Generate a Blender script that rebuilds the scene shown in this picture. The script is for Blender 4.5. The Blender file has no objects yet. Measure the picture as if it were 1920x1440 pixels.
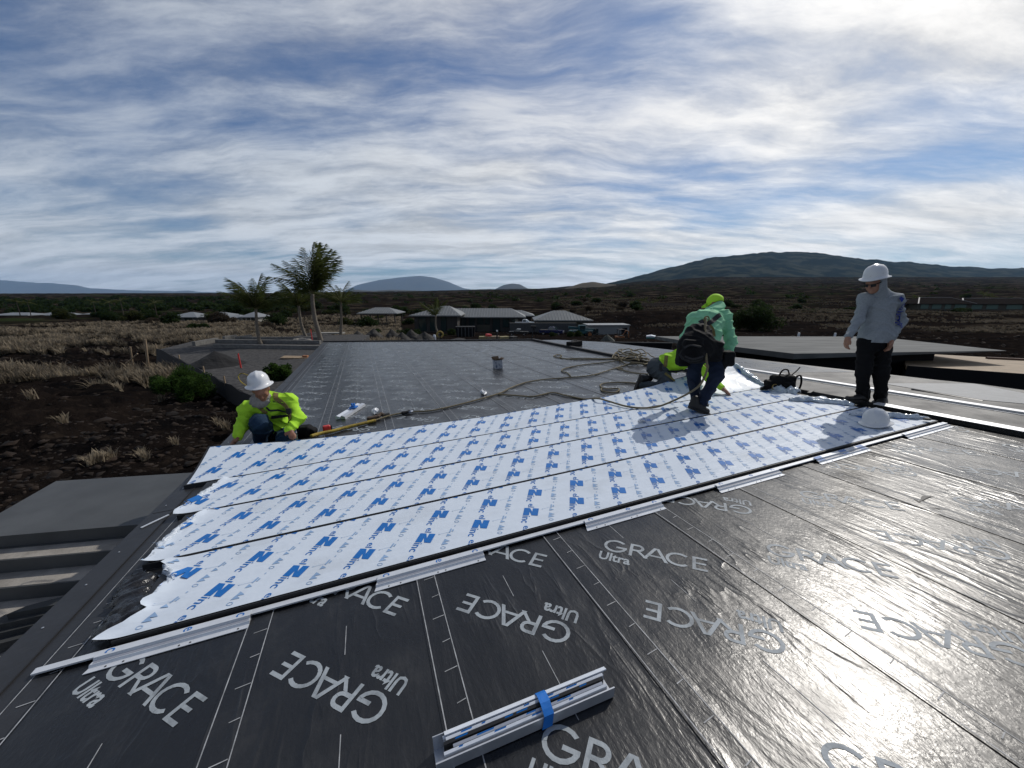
import bpy, bmesh, math, random
import numpy as np
from mathutils import Matrix, Vector
rad = math.radians
random.seed(7); rng = np.random.default_rng(11)

# ------------------------------------------------------------------ camera, sky, sun, exposure
sc = bpy.context.scene
col = sc.collection
CZ = 5.0                                   # height of the eye above the datum
F_PX, PITCH = 720.0, rad(13.36)            # focal length in 1920-px units, downward tilt
cam_d = bpy.data.cameras.new('camera'); cam = bpy.data.objects.new('camera', cam_d); col.objects.link(cam)
cam_d.sensor_width = 36.0; cam_d.lens = F_PX * 36 / 1920
cam_d.clip_start = 0.05; cam_d.clip_end = 60000
cam.location = (0, 0, CZ); cam.rotation_euler = (rad(90) - PITCH, 0, 0)
sc.camera = cam

# roof frame: u runs up the roof to the right, v runs away along the membrane seams, w is the roof normal
D2 = Vector((0.9334649, 0.3569644, 0.03492427)).normalized()
D1 = Vector((-0.35560536, 0.93379341, -0.03968246)); D1 = (D1 - D2 * D1.dot(D2)).normalized()
NW = D2.cross(D1).normalized()
HEYE = 1.5
RO = Vector((0, 0, CZ)) - NW * HEYE
def P(u, v, w=0.0): return RO + D2 * u + D1 * v + NW * w
ROOF = Matrix(((D2.x, D1.x, NW.x, RO.x), (D2.y, D1.y, NW.y, RO.y), (D2.z, D1.z, NW.z, RO.z), (0, 0, 0, 1)))
def J(px, py, Y):
    """world point that the photograph shows at (px,py) if it stands Y metres ahead"""
    a, b = px - 960.0, py - 720.0
    c, s = math.cos(PITCH), math.sin(PITCH)
    d = Vector((a, F_PX * c - b * s, -b * c - F_PX * s))
    return Vector((0, 0, CZ)) + d * (Y / d.y)
def JZ(px, py, z):
    """world point seen at (px,py) that lies z metres above (below: negative) the eye"""
    a, b = px - 960.0, py - 720.0
    c, s = math.cos(PITCH), math.sin(PITCH)
    d = Vector((a, F_PX * c - b * s, -b * c - F_PX * s))
    return Vector((0, 0, CZ)) + d * (z / d.z)
def UV(px, py, w=0.0):
    a, b = px - 960.0, py - 720.0
    c, s = math.cos(PITCH), math.sin(PITCH)
    d = Vector((a, F_PX * c - b * s, -b * c - F_PX * s))
    p = d * (-(HEYE - w) / d.dot(NW))
    return p.dot(D2), p.dot(D1)

# sun: direction towards it, from the shadows and the glint on the membrane
SUN = (D2 * 0.70 + D1 * 0.30 + NW * 0.645).normalized()
SUN_EL = math.asin(SUN.z); SUN_AZ = math.atan2(SUN.x, SUN.y)      # azimuth from +Y towards +X
sun_d = bpy.data.lights.new('sun', 'SUN'); sun = bpy.data.objects.new('sun', sun_d); col.objects.link(sun)
sun_d.energy = 2.2; sun_d.angle = rad(0.6); sun_d.color = (1.0, 0.95, 0.88)
sun.rotation_euler = SUN.to_track_quat('Z', 'Y').to_euler()

world = bpy.data.worlds.new('World'); sc.world = world; world.use_nodes = True
def build_world():
    nt = world.node_tree; N = nt.nodes; L = nt.links
    for n in list(N): N.remove(n)
    out = N.new('ShaderNodeOutputWorld'); bg = N.new('ShaderNodeBackground'); bg.inputs[1].default_value = 0.1
    L.new(bg.outputs[0], out.inputs[0])
    sky = N.new('ShaderNodeTexSky'); sky.sky_type = 'NISHITA'; sky.sun_disc = False
    sky.sun_elevation = SUN_EL; sky.sun_rotation = SUN_AZ; sky.altitude = 50; sky.air_density = 1.0; sky.dust_density = 0.6; sky.ozone_density = 2.0
    tc = N.new('ShaderNodeTexCoord')
    def math_(op, a, b=None, clamp=False):
        n = N.new('ShaderNodeMath'); n.operation = op; n.use_clamp = clamp
        for i, v in enumerate((a, b)):
            if v is None: continue
            if isinstance(v, (int, float)): n.inputs[i].default_value = v
            else: L.new(v, n.inputs[i])
        return n.outputs[0]
    def vec(op, a, b):
        n = N.new('ShaderNodeVectorMath'); n.operation = op
        for i, v in enumerate((a, b)):
            if isinstance(v, tuple): n.inputs[i].default_value = v
            else: L.new(v, n.inputs[i])
        return n
    sep = N.new('ShaderNodeSeparateXYZ'); L.new(tc.outputs['Generated'], sep.inputs[0])
    z = math_('MAXIMUM', sep.outputs[2], 0.0)
    inv = math_('DIVIDE', 1.0, math_('ADD', z, 0.17))
    comb = N.new('ShaderNodeCombineXYZ'); L.new(math_('MULTIPLY', sep.outputs[0], inv), comb.inputs[0]); L.new(math_('MULTIPLY', sep.outputs[1], inv), comb.inputs[1])
    def noise(scale, detail, rough, rot=0.0, sx=1.0, sy=1.0, off=(0, 0, 0), dist=0.0, src=None):
        m = N.new('ShaderNodeMapping'); m.inputs['Rotation'].default_value = (0, 0, rot); m.inputs['Scale'].default_value = (sx, sy, 1); m.inputs['Location'].default_value = off
        L.new(src or comb.outputs[0], m.inputs[0])
        n = N.new('ShaderNodeTexNoise'); n.inputs['Scale'].default_value = scale; n.inputs['Detail'].default_value = detail
        n.inputs['Roughness'].default_value = rough; n.inputs['Distortion'].default_value = dist
        L.new(m.outputs[0], n.inputs['Vector']); return n
    def smooth(v, a, b):
        n = N.new('ShaderNodeMapRange'); n.interpolation_type = 'SMOOTHSTEP'
        n.inputs[1].default_value = a; n.inputs[2].default_value = b
        L.new(v, n.inputs[0]); return n.outputs[0]
    wv = noise(1.0, 3, 0.5, off=(3.1 + SKY_SEED, 1.7, 0))
    warp = vec('ADD', comb.outputs[0], vec('SCALE', vec('SUBTRACT', wv.outputs['Color'], (0.5, 0.5, 0.5)).outputs[0], (0, 0, 0)).outputs[0])
    warp.inputs[1].links[0].from_node.inputs['Scale'].default_value = 0.45
    big = noise(0.68, 3, 0.5, rot=rad(SKY_ROT), sx=0.7, sy=1.15, off=(SKY_SEED, SKY_SEED * 1.7, 0), src=warp.outputs[0])
    fib = noise(2.1, 9, 0.60, rot=rad(SKY_ROT2), sx=0.36, sy=1.5, off=(2.2, 4.0 + SKY_SEED, 0), src=warp.outputs[0])
    fine = noise(5.0, 10, 0.68, rot=rad(SKY_ROT2 + 20), sx=0.5, sy=1.3, off=(1.2, 0.3, 0), src=warp.outputs[0])
    d = math_('ADD', math_('MULTIPLY', big.outputs[0], 0.95), math_('ADD', math_('MULTIPLY', fib.outputs[0], 0.46), math_('MULTIPLY', fine.outputs[0], 0.22)))
    d = math_('ADD', d, math_('MULTIPLY', math_('SUBTRACT', 0.55, z), SKY_LOW))     # a longer way through the layer near the horizon
    cov = smooth(d, SKY_LO, SKY_HI)
    cov = math_('ADD', math_('MULTIPLY', cov, 0.90), 0.07)
    # clouds brighten towards the sun (forward scattering through thin ice cloud)
    dot = N.new('ShaderNodeVectorMath'); dot.operation = 'DOT_PRODUCT'; L.new(tc.outputs['Generated'], dot.inputs[0]); dot.inputs[1].default_value = tuple(SUN)
    ca = math_('MAXIMUM', dot.outputs['Value'], 0.0)
    glow = math_('ADD', math_('MULTIPLY', math_('POWER', ca, 2.5), 3.5), math_('MULTIPLY', math_('POWER', ca, 40.0), 2.0))
    thick = smooth(math_('ADD', math_('MULTIPLY', fib.outputs[0], 0.6), math_('MULTIPLY', fine.outputs[0], 0.4)), 0.36, 0.62)
    low = math_('MULTIPLY', math_('SUBTRACT', 1.0, smooth(z, 0.05, 0.75)), 0.22)
    lum = math_('MULTIPLY', math_('ADD', SKY_BASE, glow), math_('ADD', math_('MULTIPLY', thick, 0.42), math_('ADD', low, 0.62)))
    cc = N.new('ShaderNodeMix'); cc.data_type = 'RGBA'
    tint = N.new('ShaderNodeMix'); tint.data_type = 'RGBA'; tint.inputs[6].default_value = (0.92, 0.985, 1.07, 1); tint.inputs[7].default_value = (1.02, 1.0, 0.97, 1); L.new(smooth(ca, 0.35, 0.95), tint.inputs[0])
    cloud = vec('SCALE', tint.outputs[2], (0, 0, 0)); L.new(lum, cloud.inputs['Scale'])
    skyc = vec('MULTIPLY', sky.outputs[0], (0.27, 0.40, 0.56))
    mix = N.new('ShaderNodeMix'); mix.data_type = 'RGBA'; L.new(cov, mix.inputs[0])
    L.new(skyc.outputs[0], mix.inputs[6]); L.new(cloud.outputs[0], mix.inputs[7])
    L.new(mix.outputs[2], bg.inputs[0])
SKY_ROT, SKY_ROT2, SKY_SEED, SKY_LO, SKY_HI, SKY_BASE, SKY_LOW = 60, 50, 52.5671, 0.64, 1.00, 4.4, 0.16
build_world()

sc.view_settings.view_transform = 'Standard'; sc.view_settings.look = 'None'
sc.view_settings.exposure = 0.28; sc.view_settings.gamma = 1.0; sc.view_settings.use_curve_mapping = False
sc.render.engine = 'CYCLES'
sc.cycles.use_denoising = True
sc.cycles.max_bounces = 5; sc.cycles.diffuse_bounces = 2; sc.cycles.glossy_bounces = 3; sc.cycles.transmission_bounces = 3
sc.cycles.volume_bounces = 0; sc.cycles.transparent_max_bounces = 6; sc.cycles.sample_clamp_indirect = 6.0
sc.cycles.caustics_reflective = False; sc.cycles.caustics_refractive = False

# ------------------------------------------------------------------ helpers
def tag(o, label=None, cat=None, group=None, kind=None):
    if label: o['label'] = label
    if cat: o['category'] = cat
    if group: o['group'] = group
    if kind: o['kind'] = kind
    return o
def empty(name, loc=(0, 0, 0), rz=0.0, label=None, cat=None, group=None, kind=None):
    o = bpy.data.objects.new(name, None); col.objects.link(o); o.empty_display_size = 0.1
    o.location = loc; o.rotation_euler = (0, 0, rz)
    return tag(o, label, cat, group, kind)
def link(name, me, parent=None, mw=None):
    o = bpy.data.objects.new(name, me); col.objects.link(o)
    if parent is not None: o.parent = parent
    if mw is not None: o.matrix_world = mw
    return o
class MB:
    """collects shapes, builds ONE mesh object"""
    def __init__(s): s.v = []; s.f = []; s.m = []; s.mi = 0
    def face(s, pts):
        n = len(s.v); s.v += [tuple(p) for p in pts]; s.f.append(tuple(range(n, n + len(pts)))); s.m.append(s.mi); return s
    def raw(s, vs, fs):
        n = len(s.v); s.v += [tuple(p) for p in vs]; s.f += [tuple(i + n for i in f) for f in fs]; s.m += [s.mi] * len(fs); return s
    def box(s, x0, x1, y0, y1, z0, z1, bev=0.0):
        if bev > 0:
            b = bev
            ring = lambda z, e: [(x0 + e, y0 + e, z), (x1 - e, y0 + e, z), (x1 - e, y1 - e, z), (x0 + e, y1 - e, z)]
            def oct_(z, e): return [(x0 + b + e, y0 + e, z), (x1 - b - e, y0 + e, z), (x1 - e, y0 + b + e, z), (x1 - e, y1 - b - e, z), (x1 - b - e, y1 - e, z), (x0 + b + e, y1 - e, z), (x0 + e, y1 - b - e, z), (x0 + e, y0 + b + e, z)]
            rs = [oct_(z0, b * .5), oct_(z0 + b, 0), oct_(z1 - b, 0), oct_(z1, b * .5)]
            return s.loft(rs)
        v = [(x0, y0, z0), (x1, y0, z0), (x1, y1, z0), (x0, y1, z0), (x0, y0, z1), (x1, y0, z1), (x1, y1, z1), (x0, y1, z1)]
        return s.raw(v, [(3, 2, 1, 0), (4, 5, 6, 7), (0, 1, 5, 4), (1, 2, 6, 5), (2, 3, 7, 6), (3, 0, 4, 7)])
    def loft(s, rings, caps=True, closed=True):
        n = len(rings[0]); vs = [p for r in rings for p in r]; fs = []
        for i in range(len(rings) - 1):
            for j in range(n if closed else n - 1):
                k = (j + 1) % n
                fs.append((i * n + j, i * n + k, (i + 1) * n + k, (i + 1) * n + j))
        if caps:
            fs.append(tuple(reversed(range(n)))); fs.append(tuple(range((len(rings) - 1) * n, len(rings) * n)))
        return s.raw(vs, fs)
    def prism(s, pts, z0, z1):
        return s.loft([[(p[0], p[1], z0) for p in pts], [(p[0], p[1], z1) for p in pts]])
    def tube(s, pts, r, n=6, r2=None, caps=True):
        pts = [Vector(p) for p in pts]; rings = []; m = len(pts)
        up = None
        for i, p in enumerate(pts):
            t = (pts[min(i + 1, m - 1)] - pts[max(i - 1, 0)])
            t = t.normalized() if t.length > 1e-9 else Vector((0, 0, 1))
            if up is None:
                up = Vector((0, 0, 1)) if abs(t.z) < 0.9 else Vector((1, 0, 0))
            a = t.cross(up); a = a.normalized() if a.length > 1e-6 else t.orthogonal().normalized(); b = a.cross(t); up = b
            rr = r if r2 is None else r + (r2 - r) * i / max(1, m - 1)
            if callable(r): rr = r(i / max(1, m - 1))
            rings.append([tuple(p + a * (rr * math.cos(q)) + b * (rr * math.sin(q))) for q in [2 * math.pi * k / n for k in range(n)]])
        return s.loft(rings, caps)
    def lathe(s, prof, n=20, c=(0, 0, 0), sx=1.0, sy=1.0):
        rings = [[(c[0] + sx * r * math.cos(2 * math.pi * k / n), c[1] + sy * r * math.sin(2 * math.pi * k / n), c[2] + z) for k in range(n)] for r, z in prof]
        return s.loft(rings)
    def bar(s, a, b, w, h, up=(0, 0, 1)):
        a, b = Vector(a), Vector(b); t = (b - a).normalized(); sd = t.cross(Vector(up)).normalized(); u2 = sd.cross(t)
        q = [sd * (-w / 2) + u2 * (-h / 2), sd * (w / 2) + u2 * (-h / 2), sd * (w / 2) + u2 * (h / 2), sd * (-w / 2) + u2 * (h / 2)]
        return s.loft([[tuple(a + k) for k in q], [tuple(b + k) for k in q]])
    def mesh(s, name, mats, smooth=False):
        me = bpy.data.meshes.new(name); me.from_pydata(s.v, [], s.f)
        mats = mats if isinstance(mats, (list, tuple)) else [mats]
        for m in mats: me.materials.append(m)
        if len(mats) > 1: me.polygons.foreach_set('material_index', s.m)
        if smooth: me.polygons.foreach_set('use_smooth', [True] * len(s.f))
        me.update(); return me
    def build(s, name, mats, parent=None, mw=None, smooth=False):
        return link(name, s.mesh(name, mats, smooth), parent, mw)
def fix_normals(me):
    bm = bmesh.new(); bm.from_mesh(me); bmesh.ops.recalc_face_normals(bm, faces=bm.faces); bm.to_mesh(me); bm.free()
def copy_tree(o, parent=None):
    c = o.copy(); col.objects.link(c); c.parent = parent
    for ch in list(o.children):
        copy_tree(ch, c)
    return c
def spline(pts, n=8):
    """Catmull-Rom through pts"""
    p = [Vector(q) for q in pts]; p = [p[0] * 2 - p[1]] + p + [p[-1] * 2 - p[-2]]; out = []
    for i in range(1, len(p) - 2):
        for k in range(n):
            t = k / n
            out.append(0.5 * ((2 * p[i]) + (p[i + 1] - p[i - 1]) * t + (2 * p[i - 1] - 5 * p[i] + 4 * p[i + 1] - p[i + 2]) * t * t + (3 * p[i] - p[i - 1] - 3 * p[i + 1] + p[i + 2]) * t ** 3))
    out.append(p[-2]); return out
_perm = rng.permutation(512).astype(np.int64)
def vnoise(x, y):
    xi = np.floor(x).astype(np.int64); yi = np.floor(y).astype(np.int64); fx = x - xi; fy = y - yi
    fx = fx * fx * (3 - 2 * fx); fy = fy * fy * (3 - 2 * fy)
    h = lambda a, b: _perm[(_perm[a & 511] + b) & 511] / 511.0
    return (h(xi, yi) * (1 - fx) + h(xi + 1, yi) * fx) * (1 - fy) + (h(xi, yi + 1) * (1 - fx) + h(xi + 1, yi + 1) * fx) * fy
def fbm(x, y, oct=4, gain=0.5):
    a = 1.0; s = 0.0; t = 0.0
    x = np.asarray(x, float); y = np.asarray(y, float)
    for i in range(oct):
        s = s + a * vnoise(x * 2 ** i + 17.3 * i, y * 2 ** i + 5.1 * i); t += a; a *= gain
    return s / t
_tcache = {}
def text_mesh(s, bold=0.0, sp=1.0):
    """flat lettering as (verts, faces), unit cap height scale, origin at baseline left"""
    key = (s, bold, sp)
    if key in _tcache: return _tcache[key]
    cu = bpy.data.curves.new('t', 'FONT'); cu.body = s; cu.offset = bold; cu.space_character = sp; cu.resolution_u = 2
    o = bpy.data.objects.new('t', cu); col.objects.link(o)
    dg = bpy.context.evaluated_depsgraph_get(); dg.update()
    me = o.evaluated_get(dg).to_mesh()
    v = [(p.co.x, p.co.y) for p in me.vertices]; f = [tuple(p.vertices) for p in me.polygons]
    o.evaluated_get(dg).to_mesh_clear()
    bpy.data.objects.remove(o); bpy.data.curves.remove(cu)
    _tcache[key] = (v, f); return v, f

# ------------------------------------------------------------------ materials
def mat(name, base=(0.5, 0.5, 0.5), rough=0.6, metal=0.0, var=0.0, vscale=8.0, base2=None, bump=0.0, bscale=40.0, stretch=(1, 1, 1), spec=0.5, detail=4, trans=0.0, coat=0.0, edges=(0.35, 0.65), sss=0.0):
    m = bpy.data.materials.new(name); m.use_nodes = True
    nt = m.node_tree; N = nt.nodes; L = nt.links; b = N['Principled BSDF']
    b.inputs['Base Color'].default_value = (*base, 1); b.inputs['Roughness'].default_value = rough; b.inputs['Metallic'].default_value = metal
    b.inputs['Specular IOR Level'].default_value = spec; b.inputs['Coat Weight'].default_value = coat
    b.inputs['Transmission Weight'].default_value = trans
    if base2 is None and var > 0: base2 = tuple(max(0, c * (1 - var)) for c in base)
    tc = N.new('ShaderNodeTexCoord'); mp = N.new('ShaderNodeMapping'); mp.inputs['Scale'].default_value = stretch; L.new(tc.outputs['Object'], mp.inputs[0])
    if base2 is not None:
        n = N.new('ShaderNodeTexNoise'); n.inputs['Scale'].default_value = vscale; n.inputs['Detail'].default_value = detail; n.inputs['Roughness'].default_value = 0.6
        L.new(mp.outputs[0], n.inputs['Vector'])
        r = N.new('ShaderNodeMapRange'); r.inputs[1].default_value = edges[0]; r.inputs[2].default_value = edges[1]; L.new(n.outputs[0], r.inputs[0])
        mx = N.new('ShaderNodeMix'); mx.data_type = 'RGBA'; mx.inputs[6].default_value = (*base, 1); mx.inputs[7].default_value = (*base2, 1)
        L.new(r.outputs[0], mx.inputs[0]); L.new(mx.outputs[2], b.inputs['Base Color'])
    if bump > 0:
        n2 = N.new('ShaderNodeTexNoise'); n2.inputs['Scale'].default_value = bscale; n2.inputs['Detail'].default_value = 5; L.new(mp.outputs[0], n2.inputs['Vector'])
        bp = N.new('ShaderNodeBump'); bp.inputs['Strength'].default_value = min(1, bump); bp.inputs['Distance'].default_value = 0.02 * max(1, bump)
        L.new(n2.outputs[0], bp.inputs['Height']); L.new(bp.outputs[0], b.inputs['Normal'])
    return m
# ------------------------------------------------------------------ terrain
AZN = [-180, -62, -33, -22, 3, 12, 19, 27, 62, 180]
DN = [0, 6, 12, 20, 28, 45, 65, 80, 92, 105, 130, 180, 300, 600, 1200, 2500, 6000]
GT = {
 -62: [-3.3, -3.3, -3.6, -4.0, -4.2, -5.0, -6.3, -7.2, -7.6, -8.0, -9, -10, -10, -10, -9, -9, -9],
 -33: [-3.3, -3.3, -3.6, -4.0, -4.1, -5.0, -6.3, -7.2, -7.6, -8.0, -8.6, -9.2, -9.5, -8.5, -6, -4, -4],
 -22: [-3.3, -3.3, -3.6, -3.9, -4.0, -5.2, -6.9, -7.8, -8.0, -8.2, -8.6, -8.6, -8.2, -5, -2, 4, 10],
 3:   [-3.3, -3.3, -3.6, -3.9, -4.1, -5.4, -6.9, -7.8, -8.0, -8.2, -8.0, -7, -5, -1.5, 4, 16, 60],
 12:  [-3.3, -3.3, -3.6, -3.9, -4.1, -5.2, -6.8, -7.5, -6.9, -6.0, -5.6, -5.2, -3.5, 1.5, 10, 36, 120],
 19:  [-3.3, -3.3, -3.6, -3.9, -4.3, -5.2, -6.6, -6.9, -4.9, -4.9, -5.6, -6.4, -3.0, 4, 20, 70, 160],
 27:  [-3.3, -3.3, -3.6, -3.9, -4.3, -5.0, -6.0, -6.2, -4.8, -4.8, -5.4, -5.8, -3.6, 6, 27, 95, 220],
 62:  [-3.3, -3.3, -3.6, -4.1, -4.6, -5.2, -5.8, -5.8, -5.8, -6.0, -6.6, -7.0, -3.6, 6, 27, 95, 220]}
GT[-180] = GT[-62]; GT[180] = GT[62]
_tab = np.array([GT[a] for a in AZN])
def ground_base(x, y):
    x = np.asarray(x, float); y = np.asarray(y, float)
    r = np.hypot(x, y); d = np.maximum(y, 0.45 * r); az = np.degrees(np.arctan2(x, y))
    ai = np.clip(np.searchsorted(AZN, az) - 1, 0, len(AZN) - 2); A = np.array(AZN, float)
    ta = (az - A[ai]) / (A[ai + 1] - A[ai]); ta = ta * ta * (3 - 2 * ta)
    Dn = np.array(DN, float); di = np.clip(np.searchsorted(Dn, d) - 1, 0, len(DN) - 2)
    td = np.clip((d - Dn[di]) / (Dn[di + 1] - Dn[di]), 0, 1)
    z = (_tab[ai, di] * (1 - ta) + _tab[ai + 1, di] * ta) * (1 - td) + (_tab[ai, di + 1] * (1 - ta) + _tab[ai + 1, di + 1] * ta) * td
    return z + CZ
def ground_z(x, y):
    x = np.asarray(x, float); y = np.asarray(y, float); z = ground_base(x, y); r = np.hypot(x, y)
    amp = np.clip(r / 14, 0.35, 1.0)
    n1 = fbm(x / 7.0 + 3, y / 7.0, 4); n2 = 1 - np.abs(2 * fbm(x / 2.2, y / 2.2 + 9, 4) - 1); n3 = fbm(x / 0.55, y / 0.55, 4, 0.62)
    flat = np.clip((np.abs(x - 0.05 * y) - 0.62 * y) / 6.0, 0, 1) * (y < 90) + (y >= 90)      # the levelled building site ahead
    lump = (n1 - 0.5) * 1.1 + (n2 - 0.75) * 0.55 + (n3 - 0.5) * 0.46
    near = np.clip(1.3 - r / 90, 0.25, 1)
    big = (fbm(x / 60.0, y / 60.0, 3) - 0.5) * np.clip((r - 60) / 120, 0, 1) * np.clip(r / 200, 1, 6) * np.where((x > 0) & (r < 330), 0.5, 2.0)
    hump = (fbm(x / 22.0 + 5, y / 22.0, 3) - 0.5) * np.where(x > 0, 0.9, 1.7) * np.clip((r - 14) / 30, 0, 1)
    return z + (lump * amp * near + hump) * (0.12 + 0.88 * flat) + big * np.clip((y - 85) / 60, 0, 1)
def gz(x, y): return float(ground_z(np.array([x]), np.array([y]))[0])

def terrain_material():
    m = bpy.data.materials.new('lava_ground'); m.use_nodes = True
    nt = m.node_tree; N = nt.nodes; L = nt.links; b = N['Principled BSDF']; b.inputs['Roughness'].default_value = 0.95; b.inputs['Specular IOR Level'].default_value = 0.0
    g = N.new('ShaderNodeNewGeometry')
    def noise(scale, det, rough=0.6, st=(1, 1, 1), off=(0, 0, 0)):
        mp = N.new('ShaderNodeMapping'); mp.inputs['Scale'].default_value = st; mp.inputs['Location'].default_value = off; L.new(g.outputs['Position'], mp.inputs[0])
        n = N.new('ShaderNodeTexNoise'); n.inputs['Scale'].default_value = scale; n.inputs['Detail'].default_value = det; n.inputs['Roughness'].default_value = rough; L.new(mp.outputs[0], n.inputs['Vector']); return n.outputs[0]
    def rng_(v, a, c, t0=0.0, t1=1.0):
        r = N.new('ShaderNodeMapRange'); r.inputs[1].default_value = a; r.inputs[2].default_value = c; r.inputs[3].default_value = t0; r.inputs[4].default_value = t1; r.interpolation_type = 'SMOOTHSTEP'; L.new(v, r.inputs[0]); return r.outputs[0]
    def mix(f, a, c):
        x = N.new('ShaderNodeMix'); x.data_type = 'RGBA'
        if isinstance(f, float): x.inputs[0].default_value = f
        else: L.new(f, x.inputs[0])
        for i, k in ((6, a), (7, c)):
            if isinstance(k, tuple): x.inputs[i].default_value = (*k, 1)
            else: L.new(k, x.inputs[i])
        return x.outputs[2]
    def mul(a, c, op='MULTIPLY'):
        x = N.new('ShaderNodeMath'); x.operation = op
        for i, k in ((0, a), (1, c)):
            if isinstance(k, float): x.inputs[i].default_value = k
            else: L.new(k, x.inputs[i])
        return x.outputs[0]
    lava = mix(rng_(noise(0.35, 6), 0.35, 0.65), (0.0048, 0.0046, 0.0050), (0.0145, 0.0110, 0.0094))
    lava = mix(rng_(noise(2.5, 5), 0.5, 0.75), lava, (0.026, 0.020, 0.016))
    ln = N.new('ShaderNodeVectorMath'); ln.operation = 'LENGTH'; L.new(g.outputs['Position'], ln.inputs[0]); dist = ln.outputs['Value']
    # dry grass and scrub: too far away to tell tufts apart
    gm = rng_(noise(0.05, 9, 0.68, (1, 1.6, 1)), 0.53, 0.61)
    far = rng_(dist, 70.0, 150.0)
    col1 = mix(mul(gm, far), lava, (0.058, 0.048, 0.035))
    gm2 = rng_(noise(0.010, 10, 0.70, (1, 2.0, 1), (31, 7, 0)), 0.54, 0.62)
    col2 = mix(mul(gm2, far), col1, (0.022, 0.030, 0.013))
    gm3 = rng_(noise(0.0032, 9, 0.7, (0.6, 2.2, 1), (3, 70, 0)), 0.52, 0.60)
    vfar = rng_(dist, 500.0, 1300.0)
    col3 = mix(mul(gm3, vfar), col2, (0.038, 0.033, 0.027))
    L.new(col3, b.inputs['Base Color'])
    bp = N.new('ShaderNodeBump'); bp.inputs['Strength'].default_value = 1.0; bp.inputs['Distance'].default_value = 0.16
    L.new(mul(noise(3.5, 8, 0.68), noise(0.9, 4), 'ADD'), bp.inputs['Height']); L.new(bp.outputs[0], b.inputs['Normal'])
    return m
M_lava = terrain_material()
def build_ground():
    az = np.concatenate([np.radians(np.linspace(-180, -68, 26)[:-1]), np.radians(np.linspace(-68, 68, 540)), np.radians(np.linspace(68, 180, 26)[1:])])
    r = np.concatenate([[0.0, 1.5], np.geomspace(3, 45, 230), np.geomspace(45.8, 6000, 190)])
    R, A = np.meshgrid(r, az, indexing='ij'); X = R * np.sin(A); Y = R * np.cos(A)
    Z = ground_z(X, Y)
    nr, na = R.shape
    V = np.stack([X, Y, Z], -1).reshape(-1, 3)
    i = np.arange(nr - 1)[:, None] * na; j = np.arange(na - 1)[None, :]
    Fq = np.stack([i + j, i + j + 1, i + na + j + 1, i + na + j], -1).reshape(-1, 4)[:, ::-1]
    me = bpy.data.meshes.new('ground')
    me.vertices.add(len(V)); me.vertices.foreach_set('co', V.ravel())
    me.loops.add(Fq.size); me.loops.foreach_set('vertex_index', Fq.ravel().astype(np.int32))
    me.polygons.add(len(Fq)); me.polygons.foreach_set('loop_start', np.arange(0, Fq.size, 4, dtype=np.int32)); me.polygons.foreach_set('loop_total', np.full(len(Fq), 4, np.int32))
    me.update(calc_edges=True); me.validate(); me.materials.append(M_lava); me.polygons.foreach_set('use_smooth', [True] * len(me.polygons))
    o = link('ground', me); tag(o, 'dark brown and black lava ground with patches of dry grass', 'ground', kind='structure')
build_ground()

# ------------------------------------------------------------------ mountains
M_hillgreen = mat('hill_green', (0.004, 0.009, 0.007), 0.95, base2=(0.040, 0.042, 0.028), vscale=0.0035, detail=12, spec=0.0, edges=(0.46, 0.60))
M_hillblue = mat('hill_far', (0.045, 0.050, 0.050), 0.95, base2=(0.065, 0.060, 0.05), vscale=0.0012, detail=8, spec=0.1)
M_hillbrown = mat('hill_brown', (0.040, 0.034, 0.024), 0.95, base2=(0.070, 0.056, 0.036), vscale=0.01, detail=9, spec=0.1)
def mountain(name, pts, Y0, front, back, m, label, base=-15.0, nx=220, ny=44, rough=0.05, nscale=900.0, jag=0.0):
    px = np.array([p[0] for p in pts], float); py = np.array([p[1] for p in pts], float)
    cp, sp = math.cos(PITCH), math.sin(PITCH)
    def ray(pxv, pyv):
        a = pxv - 960; b = pyv - 720; y = F_PX * cp - b * sp; z = -b * cp - F_PX * sp
        return a / y * Y0, z / y * Y0
    q = np.linspace(px[0], px[-1], nx)
    # smooth the polyline a little
    hy = np.interp(q, px, py); k = np.hanning(9); k /= k.sum(); hy = np.convolve(np.pad(hy, 4, 'edge'), k, 'valid')
    X, H = ray(q, hy)
    if jag: H = H + (fbm(X / (nscale * .35), X * 0 + 3, 5, 0.6) - .5) * jag
    s = np.linspace(-1, 1, ny)
    Y = np.where(s < 0, Y0 + s * front, Y0 + s * back)
    g = np.where(s < 0, np.cos(s * math.pi / 2) ** 1.5, np.cos(s * math.pi / 2))
    XX, YY = np.meshgrid(X, Y, indexing='ij'); XX = XX * YY / Y0; G = g[None, :] * np.minimum(1, YY / Y0) ** 1.1
    Hn = H[:, None]; n = fbm(XX / nscale, YY / nscale * 0.6, 5, 0.55) - 0.5
    Z = base + (Hn - base) * G * (1 + rough * 2 * n * (1 - G ** 3)) + CZ
    V = np.stack([XX, YY, Z], -1).reshape(-1, 3)
    i = np.arange(nx - 1)[:, None] * ny; j = np.arange(ny - 1)[None, :]
    Fq = np.stack([i + j, i + ny + j, i + ny + j + 1, i + j + 1], -1).reshape(-1, 4)
    me = bpy.data.meshes.new(name); me.from_pydata(V.tolist(), [], Fq.tolist()); me.materials.append(m)
    me.polygons.foreach_set('use_smooth', [True] * len(me.polygons)); me.update()
    return tag(link(name, me), label, 'mountain', kind='structure')
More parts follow.
